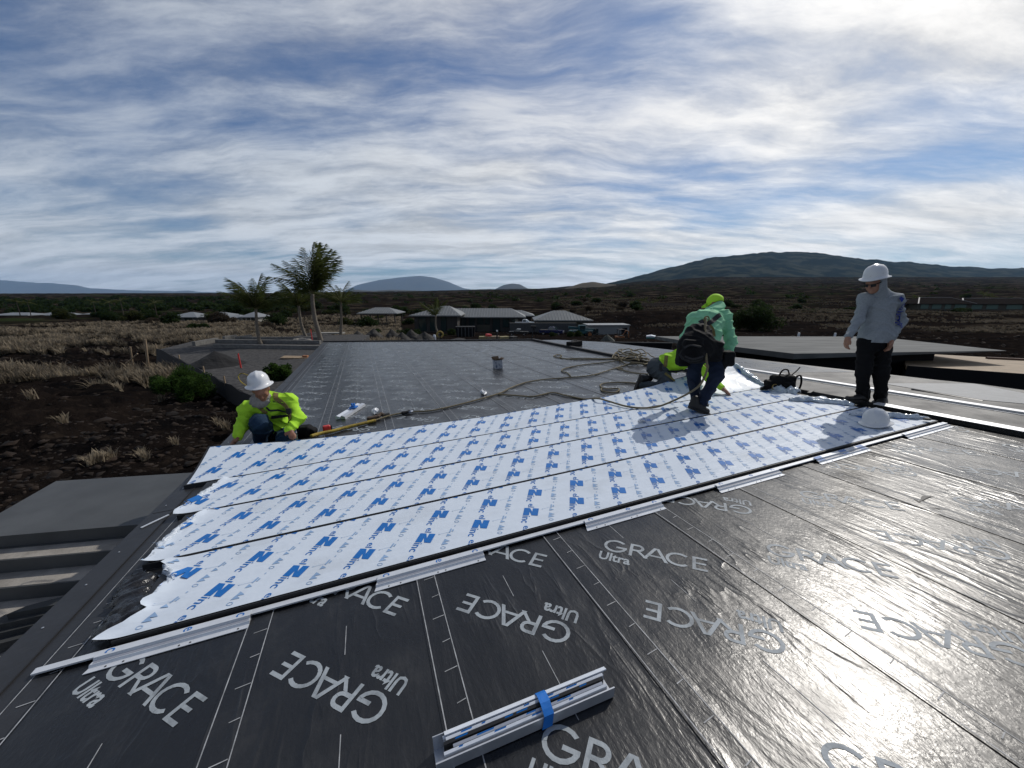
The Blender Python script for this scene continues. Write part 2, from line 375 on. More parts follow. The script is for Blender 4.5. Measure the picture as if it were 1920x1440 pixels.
mountain('mountain', [(1080, 546), (1140, 531), (1200, 516), (1260, 501), (1330, 484), (1400, 474.5), (1445, 473), (1495, 471), (1525, 475), (1560, 478), (1640, 487), (1720, 494), (1800, 499), (1860, 502), (1960, 504), (2100, 508), (2300, 516)],
         7000, 3600, 2500, M_hillgreen, 'long dark green volcanic mountain rising behind the standing man', base=10, rough=0.35, nscale=700, jag=75)
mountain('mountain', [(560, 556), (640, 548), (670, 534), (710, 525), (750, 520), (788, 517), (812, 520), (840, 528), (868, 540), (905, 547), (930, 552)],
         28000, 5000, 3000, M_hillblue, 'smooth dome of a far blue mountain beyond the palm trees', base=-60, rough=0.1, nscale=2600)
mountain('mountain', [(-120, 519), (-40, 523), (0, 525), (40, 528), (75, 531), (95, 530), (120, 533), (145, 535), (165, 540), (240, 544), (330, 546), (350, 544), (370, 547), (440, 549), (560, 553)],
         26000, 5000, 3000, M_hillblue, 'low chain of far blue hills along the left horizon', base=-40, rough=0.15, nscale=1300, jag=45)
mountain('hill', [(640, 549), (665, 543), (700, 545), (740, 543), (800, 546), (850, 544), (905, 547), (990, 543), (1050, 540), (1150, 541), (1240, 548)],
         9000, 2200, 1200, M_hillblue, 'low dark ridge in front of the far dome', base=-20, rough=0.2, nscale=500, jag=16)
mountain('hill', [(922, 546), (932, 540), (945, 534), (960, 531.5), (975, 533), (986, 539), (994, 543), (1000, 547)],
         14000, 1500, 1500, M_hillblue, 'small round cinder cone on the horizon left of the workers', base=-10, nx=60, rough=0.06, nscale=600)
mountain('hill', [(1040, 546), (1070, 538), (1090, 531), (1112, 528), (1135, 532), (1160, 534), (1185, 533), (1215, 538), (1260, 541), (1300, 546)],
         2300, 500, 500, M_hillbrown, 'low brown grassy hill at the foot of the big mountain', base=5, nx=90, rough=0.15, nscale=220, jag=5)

# ------------------------------------------------------------------ haze
def build_haze():
    me_b = MB().box(-48000, 48000, -400, 33000, CZ - 85, CZ + 1450)
    m = bpy.data.materials.new('haze_air'); m.use_nodes = True; nt = m.node_tree; N = nt.nodes; L = nt.links
    for n in list(N): N.remove(n)
    out = N.new('ShaderNodeOutputMaterial'); pv = N.new('ShaderNodeVolumePrincipled')
    pv.inputs['Color'].default_value = (0.42, 0.66, 1.0, 1); pv.inputs['Density'].default_value = HAZE; pv.inputs['Anisotropy'].default_value = 0.3
    L.new(pv.outputs[0], out.inputs['Volume'])
    o = me_b.build('haze', m); tag(o, 'pale blue haze in the air over the plain', 'haze', kind='stuff')
HAZE = 1.5e-5
build_haze()
# ------------------------------------------------------------------ the roofed building we stand on
def membrane_mat(name, base, seed, lo=0.23, hi=0.40):
    m = bpy.data.materials.new(name); m.use_nodes = True
    nt = m.node_tree; N = nt.nodes; L = nt.links; b = N['Principled BSDF']
    tc = N.new('ShaderNodeTexCoord')
    def noise(scale, det, st=(1, 1, 1), rough=0.55, dist=0.0):
        mp = N.new('ShaderNodeMapping'); mp.inputs['Scale'].default_value = st; mp.inputs['Location'].default_value = (seed, seed * .7, 0); L.new(tc.outputs['Object'], mp.inputs[0])
        n = N.new('ShaderNodeTexNoise'); n.inputs['Scale'].default_value = scale; n.inputs['Detail'].default_value = det; n.inputs['Roughness'].default_value = rough; n.inputs['Distortion'].default_value = dist
        L.new(mp.outputs[0], n.inputs['Vector']); return n.outputs[0]
    def rg(v, a, c, t0, t1, sm=False):
        r = N.new('ShaderNodeMapRange'); r.inputs[1].default_value = a; r.inputs[2].default_value = c; r.inputs[3].default_value = t0; r.inputs[4].default_value = t1
        if sm: r.interpolation_type = 'SMOOTHSTEP'
        L.new(v, r.inputs[0]); return r.outputs[0]
    def op(o, a, c):
        x = N.new('ShaderNodeMath'); x.operation = o
        for i, k in ((0, a), (1, c)):
            if isinstance(k, (int, float)): x.inputs[i].default_value = k
            else: L.new(k, x.inputs[i])
        return x.outputs[0]
    mx = N.new('ShaderNodeMix'); mx.data_type = 'RGBA'; mx.inputs[6].default_value = (*base, 1); mx.inputs[7].default_value = (base[0] * 3.6, base[1] * 3.3, base[2] * 2.8, 1)
    dust = rg(noise(2.6, 9, (1, 0.7, 1), 0.74), 0.46, 0.80, 0, 1, True); L.new(dust, mx.inputs[0]); L.new(mx.outputs[2], b.inputs['Base Color'])
    L.new(rg(noise(3.0, 6, (1, 0.8, 1), 0.65), 0.3, 0.7, lo, hi), b.inputs['Roughness'])
    b.inputs['Specular IOR Level'].default_value = 0.55
    # wrinkles: long creases along the roll, fine orange peel, a few sharp folds
    crease = rg(noise(8.0, 5, (1.0, 0.16, 1), 0.6, 0.6), 0.30, 0.70, 0, 1)
    creaz = op('POWER', op('SUBTRACT', 1.0, op('ABSOLUTE', op('MULTIPLY', op('SUBTRACT', noise(7.0, 3, (1.0, 0.22, 1), 0.5, 0.5), 0.5), 5.0), 0.0)), 3.0)
    zone = rg(noise(1.3, 3), 0.42, 0.60, 0, 1, True)
    peel = noise(60.0, 4, (1, 0.55, 1), 0.6, 0.4)
    h = op('ADD', op('MULTIPLY', op('MULTIPLY', crease, rg(noise(0.9, 3), 0.38, 0.62, 0.15, 1.0, True)), 0.30), op('ADD', op('MULTIPLY', op('MULTIPLY', creaz, zone), 0.30), op('MULTIPLY', peel, 0.15)))
    h = op('ADD', h, op('MULTIPLY', noise(3.5, 3, (1, .5, 1)), 0.28))
    bp = N.new('ShaderNodeBump'); bp.inputs['Strength'].default_value = 0.9; bp.inputs['Distance'].default_value = 0.0115; L.new(h, bp.inputs['Height']); L.new(bp.outputs[0], b.inputs['Normal'])
    return m
M_membs = [membrane_mat('roof_membrane_%d' % i, c, 3.1 * i) for i, c in enumerate([(0.0085, 0.0093, 0.0110), (0.0100, 0.0108, 0.0125), (0.0078, 0.0086, 0.0102)])]
M_print = mat('printed_ink', (0.32, 0.355, 0.38), 0.6, base2=(.11, .125, .14), edges=(.46, .80), vscale=9, detail=6, spec=0.4, bump=0.15, bscale=60)
M_line = mat('printed_line', (0.42, 0.43, 0.44), 0.55, var=0.5, vscale=20)
M_flash = mat('dark_flashing', (0.024, 0.025, 0.028), 0.48, var=0.25, vscale=5, spec=0.45, bump=0.08, bscale=25)
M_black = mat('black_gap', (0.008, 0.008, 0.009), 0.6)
M_greywall = mat('grey_render', (0.16, 0.16, 0.155), 0.85, var=0.25, vscale=3, bump=0.1, bscale=30)
M_zinc = mat('bare_metal', (0.62, 0.64, 0.67), 0.28, 0.85, var=0.15, vscale=20)
M_whitemetal = mat('white_film_metal', (0.66, 0.69, 0.73), 0.35, 0.2, var=0.12, vscale=12)

FAR_A, FAR_B = (-2.06, 21.7), (6.15, 14.05)          # far edge, oblique
V_NEAR = -2.2
def u_left(v): return -1.75 - 0.0165 * max(0.0, v - 4.2)
def v_far(u): t = (u - FAR_A[0]) / (FAR_B[0] - FAR_A[0]); return FAR_A[1] + t * (FAR_B[1] - FAR_A[1])
building = empty('roofed_building', P(2.2, 8, -1.2), 0, 'low building with black printed underlayment roof that the workers stand on', 'building')
def rp(name, mb, m, parent=building, smooth=False):
    me = mb.mesh(name, m, smooth); o = link(name, me); o.parent = parent
    o.matrix_parent_inverse = Matrix.Identity(4)
    bpy_set_world(o, ROOF); return o
def world_of(o):
    M = o.matrix_parent_inverse @ o.matrix_basis
    return world_of(o.parent) @ M if o.parent else M
def bpy_set_world(o, mw):
    o.matrix_parent_inverse = Matrix.Identity(4)
    o.matrix_basis = (world_of(o.parent).inverted() @ mw) if o.parent else mw

outline = [(-1.75, V_NEAR), (7.7, V_NEAR), (8.35, 2.72), (7.75, 11.4), (6.9, 13.5), (6.15, 14.05), (-2.06, 21.7), (-1.76, 4.2)]
deck = rp('roof_deck', MB().prism(outline, -0.30, -0.004), M_flash)
inner = [(-1.15, V_NEAR + .5), (7.0, V_NEAR + .5), (7.3, 2.7), (7.0, 11.2), (5.6, 13.7), (-1.4, 20.6)]
wl = MB(); zlow = -3.6
ring0 = [P(a, b, -0.29) for a, b in inner]
wl.loft([[(p.x, p.y, CZ - 4.6) for p in ring0], [tuple(p) for p in ring0]], caps=False)
w_ = wl.build('wall', M_greywall, building); bpy_set_world(w_, Matrix.Identity(4))
# eave flashing along the left edge
mb = MB()
for (a, b) in ((V_NEAR, 4.2), (4.2, 21.7)):
    pass
mb.loft([[(-1.757, V_NEAR, -0.31), (-1.44, V_NEAR, 0.003), (-1.757, V_NEAR, 0.008)], [(-1.757, 4.2, -0.31), (-1.44, 4.2, 0.003), (-1.757, 4.2, 0.008)], [(-2.068, 21.7, -0.31), (-1.74, 21.4, 0.003), (-2.068, 21.7, 0.008)]])
rp('eave_flashing', mb, M_flash)
rp('eave_trim', MB().loft([[(-1.60, V_NEAR, 0.0), (-1.594, V_NEAR, 0.0), (-1.594, V_NEAR, 0.012), (-1.60, V_NEAR, 0.012)], [(-1.60, 4.2, 0.0), (-1.594, 4.2, 0.0), (-1.594, 4.2, 0.012), (-1.60, 4.2, 0.012)], [(-1.9, 21.5, 0.0), (-1.894, 21.5, 0.0), (-1.894, 21.5, 0.012), (-1.9, 21.5, 0.012)]]), M_black)
# far edge upstand
mb = MB(); a, b = Vector((*FAR_A, 0.02)), Vector((*FAR_B, 0.02)); mb.bar(a, b, 0.10, 0.07); rp('edge_kerb', mb, M_black)
mb = MB(); mb.bar(a + Vector((0.02, .09, .012)), b + Vector((0.02, .09, .012)), 0.10, 0.03); rp('edge_trim', mb, M_greywall)

# ---- printed lettering -------------------------------------------------
def stroke_letters():
    """GRACE drawn as wide thin capitals: list of polygons (2D) with a stacking index"""
    T = 0.145; polys = []
    def arc(cx, cy, rx, ry, a0, a1, n=14):
        for i in range(n):
            t0 = rad(a0 + (a1 - a0) * i / n); t1 = rad(a0 + (a1 - a0) * (i + 1) / n)
            polys.append([(cx + rx * math.cos(t0), cy + ry * math.sin(t0)), (cx + rx * math.cos(t1), cy + ry * math.sin(t1)), (cx + (rx - T) * math.cos(t1), cy + (ry - T) * math.sin(t1)), (cx + (rx - T) * math.cos(t0), cy + (ry - T) * math.sin(t0))])
    def line(x0, y0, x1, y1, w=T):
        polys.append([(x0 - w / 2, y0), (x0 + w / 2, y0), (x1 + w / 2, y1), (x1 - w / 2, y1)])
    def rect(x0, y0, x1, y1): polys.append([(x0, y0), (x1, y0), (x1, y1), (x0, y1)])
    # G
    arc(0.56, 0.5, 0.56, 0.52, 42, 345); rect(0.60, 0.36, 1.10, 0.36 + T)
    # R
    x = 1.22; rect(x, 0, x + T, 1); rect(x + T, 1 - T, x + 0.36, 1); rect(x + T, 0.42, x + 0.36, 0.42 + T)
    arc(x + 0.36, 0.71, 0.30, 0.29, -90, 90, 8); line(x + 0.42, 0.43, x + 0.80, 0, 0.17)
    # A
    x = 1.86; line(x + .08, 0, x + 0.52, 1, 0.16); line(x + 0.60, 1, x + 1.04, 0, 0.16); rect(x + 0.27, 0.27, x + 0.86, 0.27 + T * .85)
    # C
    arc(3.40, 0.5, 0.56, 0.52, 45, 315)
    # E
    x = 3.98; rect(x, 0, x + T, 1); rect(x + T, 1 - T, x + 0.62, 1); rect(x + T, 0.45, x + 0.56, 0.45 + T * .9); rect(x + T, 0, x + 0.62, T)
    return polys
GR = stroke_letters(); GW = 4.6
UL_V, UL_F = text_mesh('Ultra', 0.025)
def add_brand(mb, cu, cv, ang, w0, capz=0.118):
    """diagonal GRACE with a small bold Ultra below its first letters"""
    c, s = math.cos(ang), math.sin(ang)
    def tr(x, y, k): return (cu + c * x - s * y, cv + s * x + c * y, w0 + k)
    L = capz * 1.06
    for i, p in enumerate(GR):
        mb.face([tr((x - GW / 2) * L, (y - 0.5) * capz, 0.0001 * (i % 7)) for x, y in p])
    k = 0.092
    mb.raw([tr(-GW / 2 * L - 0.012 + x * k * 0.95, -0.5 * capz - 0.088 + y * k * 1.1, 0.0) for x, y in UL_V], UL_F)
SEAMS = [-1.535, -0.72, 0.094, 0.913, 1.753, 2.57, 3.39, 4.20, 5.02, 5.80]
V0 = {0: 1.79, 1: 2.0, 2: 2.02, 3: 1.617, 4: 1.18, 5: 1.52, 6: 1.02, 7: 1.75, 8: 1.33}
for k in range(len(SEAMS) - 1):
    a, b = SEAMS[k], SEAMS[k + 1]
    lap = 0.105 if k < len(SEAMS) - 2 else 0.0
    ue = b + lap
    lw, rw = 0.0052, 0.0012
    nv = 36; rows = []
    for i in range(nv + 1):
        t = i / nv
        def at(u):
            vf = v_far(u) - 0.06
            v = V_NEAR + (vf - V_NEAR) * t
            du = (u_left(v) + 1.75) * max(0, 1 - (u + 1.75) / 3.0)
            return u + du, v
        wob = 0.004 * math.sin(i * 1.7 + k)
        pl = at(a); pl2 = at(a + lap if k else a + 0.02); pr = at(ue)
        rows.append([(pl[0] + wob, pl[1], lw), (pl2[0], pl2[1], lw - 0.0006 if k else 0.0036), (pl2[0] + 0.03, pl2[1], rw + 0.0012), (pr[0], pr[1], rw), (pr[0], pr[1], rw - 0.004), (pl[0] + wob, pl[1], lw - 0.0035)])
    mb = MB(); mb.loft(rows)
    strip = rp('membrane_strip', mb, M_membs[k % 3])
    fix_normals(strip.data)
    # lettering along the strip
    mt = MB(); v = V0[k] + 1.24 * 14; j = 0; top = 0.0062
    vv = []
    n0 = V0[k]
    for q in range(-2, 17):
        vv.append((n0 + 1.24 * q, False)); vv.append((n0 + 1.24 * q - 0.51, True))
    w_top = rw + 0.0019
    lines = MB()
    for (vc, flip) in vv:
        uc = a + (0.41 if flip else 0.525)
        if vc < V_NEAR + .4 or vc > v_far(uc) - 0.5: continue
        du = (u_left(vc) + 1.75) * max(0, 1 - (uc + 1.75) / 3.0)
        jit = random.uniform(-.006, .006)
        add_brand(mt, uc + du, vc + jit, rad(-45) if not flip else rad(135), w_top)
        um = a + 0.465 + du; s0 = vc + (0.15 if not flip else 0.22); s1 = s0 + (0.33 if not flip else 0.14)
        s0, s1 = (vc + 0.20, vc + 0.51) if not flip else (vc + 0.13, vc + 0.30)
        lines.box(um - .0016, um + .0016, s0, s1, w_top - .0006, w_top + .0004)
    mt.build('printed_lettering', M_print, None); lt = bpy.data.objects[-1] if False else col.objects[-1]
    lt.parent = strip; lt['kind'] = 'stuff'; bpy_set_world(lt, ROOF)
    # lap guide lines and ticks at the left edge of the roll
    vmax = v_far(a + .1) - 0.15; seg = 12
    for uo, wz in ((0.010, lw + 0.0003), (0.108, 0.0062)):
        for i in range(seg):
            va, vb = V_NEAR + (vmax - V_NEAR) * i / seg, V_NEAR + (vmax - V_NEAR) * (i + 1) / seg
            d0 = (u_left(va) + 1.75) * max(0, 1 - (a + 1.75) / 3.0); d1 = (u_left(vb) + 1.75) * max(0, 1 - (a + 1.75) / 3.0)
            lines.raw([(a + uo + d0 - .0021, va, wz), (a + uo + d0 + .0021, va, wz), (a + uo + d1 + .0021, vb, wz), (a + uo + d1 - .0021, vb, wz)], [(0, 1, 2, 3)])
    t = V_NEAR + .1 + 0.03 * k; i = 0
    while t < 9.0:
        du = (u_left(t) + 1.75) * max(0, 1 - (a + 1.75) / 3.0)
        ln_ = 0.055 if i % 2 else 0.036
        lines.raw([(a + .103 + du - ln_, t - .006, .0062), (a + .103 + du, t, .0062), (a + .103 + du, t + .004, .0062), (a + .103 + du - ln_, t - .002, .0062)], [(0, 1, 2, 3)])
        t += 0.148; i += 1
    lo = lines.build('guide_line', M_line); lo.parent = strip; lo['kind'] = 'stuff'; bpy_set_world(lo, ROOF)

# ---- ridge: raised curb between two metal strips, and the plane beyond it
M_ridge = membrane_mat('ridge_membrane', (0.026, 0.027, 0.029), 9.3, 0.55, 0.72)
M_strip = mat('pale_metal_strip', (0.62, 0.63, 0.65), 0.45, 0.25, var=0.1, vscale=10)
rp('ridge_curb', MB().prism([(5.90, V_NEAR), (6.52, V_NEAR), (6.52, 5.6), (5.90, 5.6)], 0.0, 0.05), M_ridge)
rp('ridge_strip', MB().loft([[(5.80, V_NEAR, .052), (5.90, V_NEAR, .060), (5.90, V_NEAR, .066), (5.80, V_NEAR, .058)], [(5.80, 2.75, .052), (5.90, 2.75, .060), (5.90, 2.75, .066), (5.80, 2.75, .058)]]), M_strip)
rp('ridge_gap_shade', MB().box(5.815, 5.895, V_NEAR, 2.74, 0.0, 0.051), M_black)  # black box stands in for the shaded gap under the strip
rp('ridge_channel', MB().box(6.60, 6.70, V_NEAR, 5.6, 0.02, 0.072), M_strip)
rp('ridge_channel_shadow', MB().box(6.525, 6.598, V_NEAR, 5.6, 0.0, 0.03), M_flash)  # dark bar painted as the shadow beside the channel
rp('ridge_channel_lip', MB().box(6.53, 6.545, V_NEAR, 5.6, 0.0, 0.055), M_zinc)
rp('ridge_kerb', MB().loft([[(5.86, 5.62, 0), (5.95, 5.62, 0), (5.95, 5.62, .055), (5.86, 5.62, .055)], [(6.08, 14.0, 0), (6.18, 14.0, 0), (6.18, 14.0, .07), (6.08, 14.0, .07)]]), M_black)
b0 = MB()
b0.prism([(6.72, V_NEAR), (7.7, V_NEAR), (8.32, 2.72), (8.05, 4.1), (6.72, 5.0)], 0.0, 0.012); rp('back_slope_sheet', b0, M_ridge)
b0 = MB(); b0.prism([(6.72, 5.01), (8.03, 4.15), (7.74, 11.35), (6.9, 13.4), (6.2, 13.9), (5.98, 5.7)], 0.0, 0.010); rp('back_slope_sheet', b0, M_membs[1])
M_lightunder = mat('pale_underlay', (0.17, 0.185, 0.20), 0.6, var=0.2, vscale=6, bump=0.1)
b0 = MB(); b0.prism([(7.35, 3.42), (8.28, 2.78), (7.64, 1.4), (7.2, 2.3)], 0.013, 0.017); rp('pale_underlay_sheet', b0, M_lightunder)
rp('underlay_fold', MB().loft([[(7.18, 3.0, .012), (7.21, 3.0, .012), (7.2, 3.0, .03)], [(7.16, 2.3, .012), (7.20, 2.3, .012), (7.18, 2.3, .018)]]), M_flash)

# joints and screws of the eave flashing, a tear and a dull patch in the membrane
for i, v in enumerate((-0.4, 1.55, 3.6, 6.4, 9.6, 13.0)):
    u0 = u_left(v); rp('flashing_joint', MB().loft([[(u0 + .012, v, .0085), (u0 + .30, v + .02, .0045), (u0 + .30, v + .026, .0065), (u0 + .012, v + .006, .0105)], [(u0 + .012, v + .05, .0085), (u0 + .30, v + .07, .0045), (u0 + .30, v + .07, .0055), (u0 + .012, v + .05, .0095)]]), M_flash)
for i in range(26):
    v = -.9 + i * .33; rp('screw', MB().lathe([(.006, 0), (.006, .002), (.002, .004)], 6, (u_left(v) + .055, v, .0085)), M_zinc)
def tear(pts, m):
    q = [UV(*p) for p in pts]; top = []; bot = []
    for i, (u, v) in enumerate(q):
        h = .012 * (1 if 0 < i < len(q) - 1 else .1) * (1 + .8 * math.sin(i * 2.3)); top.append((u, v + h, .0079)); bot.append((u, v - h * .5, .0079))
    rp('membrane_tear', MB().loft([top, bot], caps=False, closed=False), m)
tear([(1700, 934), (1716, 938), (1728, 946), (1742, 951), (1756, 955), (1775, 957)], M_black); tear([(1722, 944), (1735, 934), (1752, 931)], M_black)
# ------------------------------------------------------------------ zinc panels with printed film
def film_mat():
    m = bpy.data.materials.new('protective_film'); m.use_nodes = True
    nt = m.node_tree; N = nt.nodes; L = nt.links; b = N['Principled BSDF']
    tc = N.new('ShaderNodeTexCoord')
    def noise(scale, det, st=(1, 1, 1)):
        mp = N.new('ShaderNodeMapping'); mp.inputs['Scale'].default_value = st; L.new(tc.outputs['Object'], mp.inputs[0])
        n = N.new('ShaderNodeTexNoise'); n.inputs['Scale'].default_value = scale; n.inputs['Detail'].default_value = det; n.inputs['Roughness'].default_value = 0.6; L.new(mp.outputs[0], n.inputs['Vector']); return n.outputs[0]
    r = N.new('ShaderNodeMapRange'); r.inputs[1].default_value = 0.52; r.inputs[2].default_value = 0.8; L.new(noise(3.0, 8, (.6, 1, 1)), r.inputs[0])
    mx = N.new('ShaderNodeMix'); mx.data_type = 'RGBA'; mx.inputs[6].default_value = (0.60, 0.665, 0.745, 1); mx.inputs[7].default_value = (0.48, 0.525, 0.575, 1); L.new(r.outputs[0], mx.inputs[0]); L.new(mx.outputs[2], b.inputs['Base Color'])
    r2 = N.new('ShaderNodeMapRange'); r2.inputs[1].default_value = 0.3; r2.inputs[2].default_value = 0.7; r2.inputs[3].default_value = 0.34; r2.inputs[4].default_value = 0.52; L.new(noise(2.0, 4), r2.inputs[0]); L.new(r2.outputs[0], b.inputs['Roughness'])
    b.inputs['Specular IOR Level'].default_value = 0.22
    a1 = N.new('ShaderNodeMath'); a1.operation = 'ADD'; L.new(noise(12.0, 4, (0.12, 1.0, 1)), a1.inputs[0]); L.new(noise(5.0, 3), a1.inputs[1])
    bp = N.new('ShaderNodeBump'); bp.inputs['Strength'].default_value = 0.42; bp.inputs['Distance'].default_value = 0.014; L.new(a1.outputs[0], bp.inputs['Height']); L.new(bp.outputs[0], b.inputs['Normal'])
    return m
M_film = film_mat()
M_blue = mat('film_blue_ink', (0.002, 0.135, 0.46), 0.35, var=0.12, vscale=6)
M_pale = mat('film_pale_ink', (0.27, 0.41, 0.62), 0.4, var=0.2, vscale=9)
M_darkzinc = mat('dark_zinc', (0.020, 0.021, 0.023), 0.5, 0.2)
M_foil = mat('crumpled_film', (0.62, 0.67, 0.73), 0.22, 0.0, var=0.5, vscale=30, bump=0.6, bscale=45, base2=(0.40, 0.46, 0.53))
M_blackfilm = mat('black_film_back', (0.010, 0.010, 0.011), 0.22, bump=0.8, bscale=18)
M_clear = mat('clear_film_bunch', (0.36, 0.42, 0.48), 0.12, 0.0, bump=0.7, bscale=30, base2=(0.60, 0.66, 0.72), vscale=18, spec=0.7)

T_EL = text_mesh('el', 0.008); T_INC = text_mesh('inc', 0.008)
TD = Vector((-0.494, -0.869)); TU = Vector((0.869, -0.494))
LAT_A = Vector((0.370, 0.0)); LAT_B = Vector((0.142, 0.2465))
W4U = [-1.7, -1.0, -.3, 1.3, 3.2, 4.0, 4.75, 5.6, 5.8]; W4W = [.180, .115, .073, .05, .075, .125, .22, .345, .37]
def wf4(u): return float(np.interp(u, W4U, W4W))
PANELS = [  # v0, v1, film left, sheet left, right, phase of the print
    (2.105, 2.735, -1.30, -1.28, 5.64, (-0.907, 2.288), 'nearest zinc roof panel in blue printed film, its left film end torn open'),
    (2.762, 3.376, -1.42, -1.44, 5.58, (-1.162, 2.925), 'second zinc roof panel from the camera, blue printed film crumpled at its left end'),
    (3.402, 4.014, -1.50, -1.50, 5.62, (-1.050, 3.585), 'third zinc roof panel from the camera, film bunched up at its left end'),
    (4.036, 4.690, -1.66, -1.68, 5.72, (-1.140, 4.235), 'farthest zinc roof panel, still loose and lifted along its far edge by two workers')]
def surf(k, u, v):
    if k == 3:
        s = min(1.0, max(0.0, (v - 4.036) / 0.654))
        return 0.045 + (wf4(u) - 0.045) * s ** 1.35
    return 0.045 + 0.004 * math.sin(3 * u + 2 * k) * math.sin(math.pi * (v - PANELS[k][0]) / 0.64)
def clip_mesh(me, planes):
    bm = bmesh.new(); bm.from_mesh(me)
    for co, no in planes:
        bmesh.ops.bisect_plane(bm, geom=bm.verts[:] + bm.edges[:] + bm.faces[:], plane_co=co, plane_no=no, clear_outer=True)
    bm.to_mesh(me); bm.free()
_rag = {}
def _ragged(k, v):
    v0, v1 = PANELS[k][0], PANELS[k][1]; s = (v - v0) / (v1 - v0)
    n = (fbm(np.array([v * 9 + 7 * k]), np.array([k * 3.3]), 4)[0] - .5)
    if k == 0: return -1.33 + 0.13 * max(0, math.sin(s * math.pi)) + n * 0.20 + (0.03 if s > .8 else 0)
    if k == 1: return -1.43 + 0.10 * s * s + n * 0.10
    if k == 2: return -1.53 + 0.16 * s + n * 0.12
    return -1.66
def ragged(k, v):
    if k not in _rag: q = np.linspace(PANELS[k][0], PANELS[k][1], 160); _rag[k] = (q, np.array([_ragged(k, float(x)) for x in q]))
    return float(np.interp(v, *_rag[k]))
for k, (v0, v1, ul, us, ur, ph, lab) in enumerate(PANELS):
    root = empty('zinc_panel', P((ul + ur) / 2, (v0 + v1) / 2, 0.02), 0, lab, 'roof panel', 'film covered zinc roof panels')
    # metal sheet
    nu, nv = 90, 9
    mb = MB(); rows_t = []
    for i in range(nu + 1):
        u = us + (ur - us) * i / nu
        top = [(u, v0 + (v1 - v0) * j / nv) for j in range(nv + 1)]
        rows_t.append([(a, b, surf(k, a, b) - 0.002) for a, b in top] + [(a, b, surf(k, a, b) - 0.006) for a, b in reversed(top)])
    mb.loft(rows_t); sheet = rp('sheet', mb, M_darkzinc, root, True); fix_normals(sheet.data)
    sheet.data.polygons.foreach_set('use_smooth', [False] * len(sheet.data.polygons))
    # standing edge folds, dark
    mb = MB(); q = []
    for i in range(nu + 1):
        u = us + (ur - us) * i / nu; z = surf(k, u, v0)
        q.append([(u, v0 - .010, 0.004), (u, v0 - .002, 0.004), (u, v0 - .002, z - .003), (u, v0 - .010, z - .003)])
    mb.loft(q); rp('edge_fold', mb, M_darkzinc, root)
    if k == 3:
        mb = MB(); q = []
        for i in range(nu + 1):
            u = us + (ur - us) * i / nu; z = surf(k, u, v1)
            q.append([(u, v1 + .001, z - .030), (u, v1 + .012, z - .030), (u, v1 + .012, z + .003), (u, v1 + .001, z + .003)])
        mb.loft(q); rp('edge_fold', mb, M_darkzinc, root)
    # film
    nu, nv = 170, 24
    jj = np.arange(nv + 1); vj = v0 + 0.001 + (v1 - v0 - .002) * jj / nv
    ulj = np.array([ragged(k, float(q)) for q in vj]); urj = ur - 0.05 * np.abs(np.sin(jj * 1.3 + k)); tt = (np.arange(nu + 1) / nu) ** 1.5
    UU = ulj[:, None] + (urj - ulj)[:, None] * tt[None, :]; VV = np.repeat(vj[:, None], nu + 1, 1)
    if k == 3: ZZ = 0.045 + (np.interp(UU, W4U, W4W) - 0.045) * np.clip((VV - 4.036) / 0.654, 0, 1) ** 1.35
    else: ZZ = 0.045 + 0.004 * np.sin(3 * UU + 2 * k) * np.sin(np.pi * (VV - v0) / 0.64)
    e = np.clip(1 - (UU - ulj[:, None]) / 0.12, 0, 1) if k < 3 else 0 * UU
    ZZ = ZZ + 0.0005 + e * e * 0.022 * (0.4 + 1.2 * vnoise(UU * 25.0, VV * 30.0))
    vs = np.stack([UU, VV, ZZ], -1).reshape(-1, 3).tolist()
    fs = [(j * (nu + 1) + i, j * (nu + 1) + i + 1, (j + 1) * (nu + 1) + i + 1, (j + 1) * (nu + 1) + i) for j in range(nv) for i in range(nu)]
    mb = MB().raw(vs, fs); film = rp('film', mb, M_film, root, True)
    # print
    mb = MB()
    def put(pts_f, org, col_i, z=0.0):
        mb.mi = col_i
        v_, f_ = pts_f
        mb.raw([(org.x + TD.x * x + TU.x * y, org.y + TD.y * x + TU.y * y, z) for x, y in v_], f_)
    H, W, b_ = 0.104, 0.094, 0.043
    zp = ([(0, H), (W, H), (W, H - b_), (.50 * W, b_), (W, b_), (W, 0), (0, 0), (0, b_ * .95), (.50 * W, H - b_), (0, H - b_)], [(0, 9, 8, 3, 2, 1), (3, 8, 7, 6, 5, 4)])
    zp = (zp[0], [(0, 9, 8, 1), (8, 2, 1), (8, 3, 2), (8, 7, 3), (7, 6, 3), (6, 4, 3), (6, 5, 4)])
    tri = ([(0, 0), (0.036, 0), (0.018, 0.040)], [(0, 1, 2)])
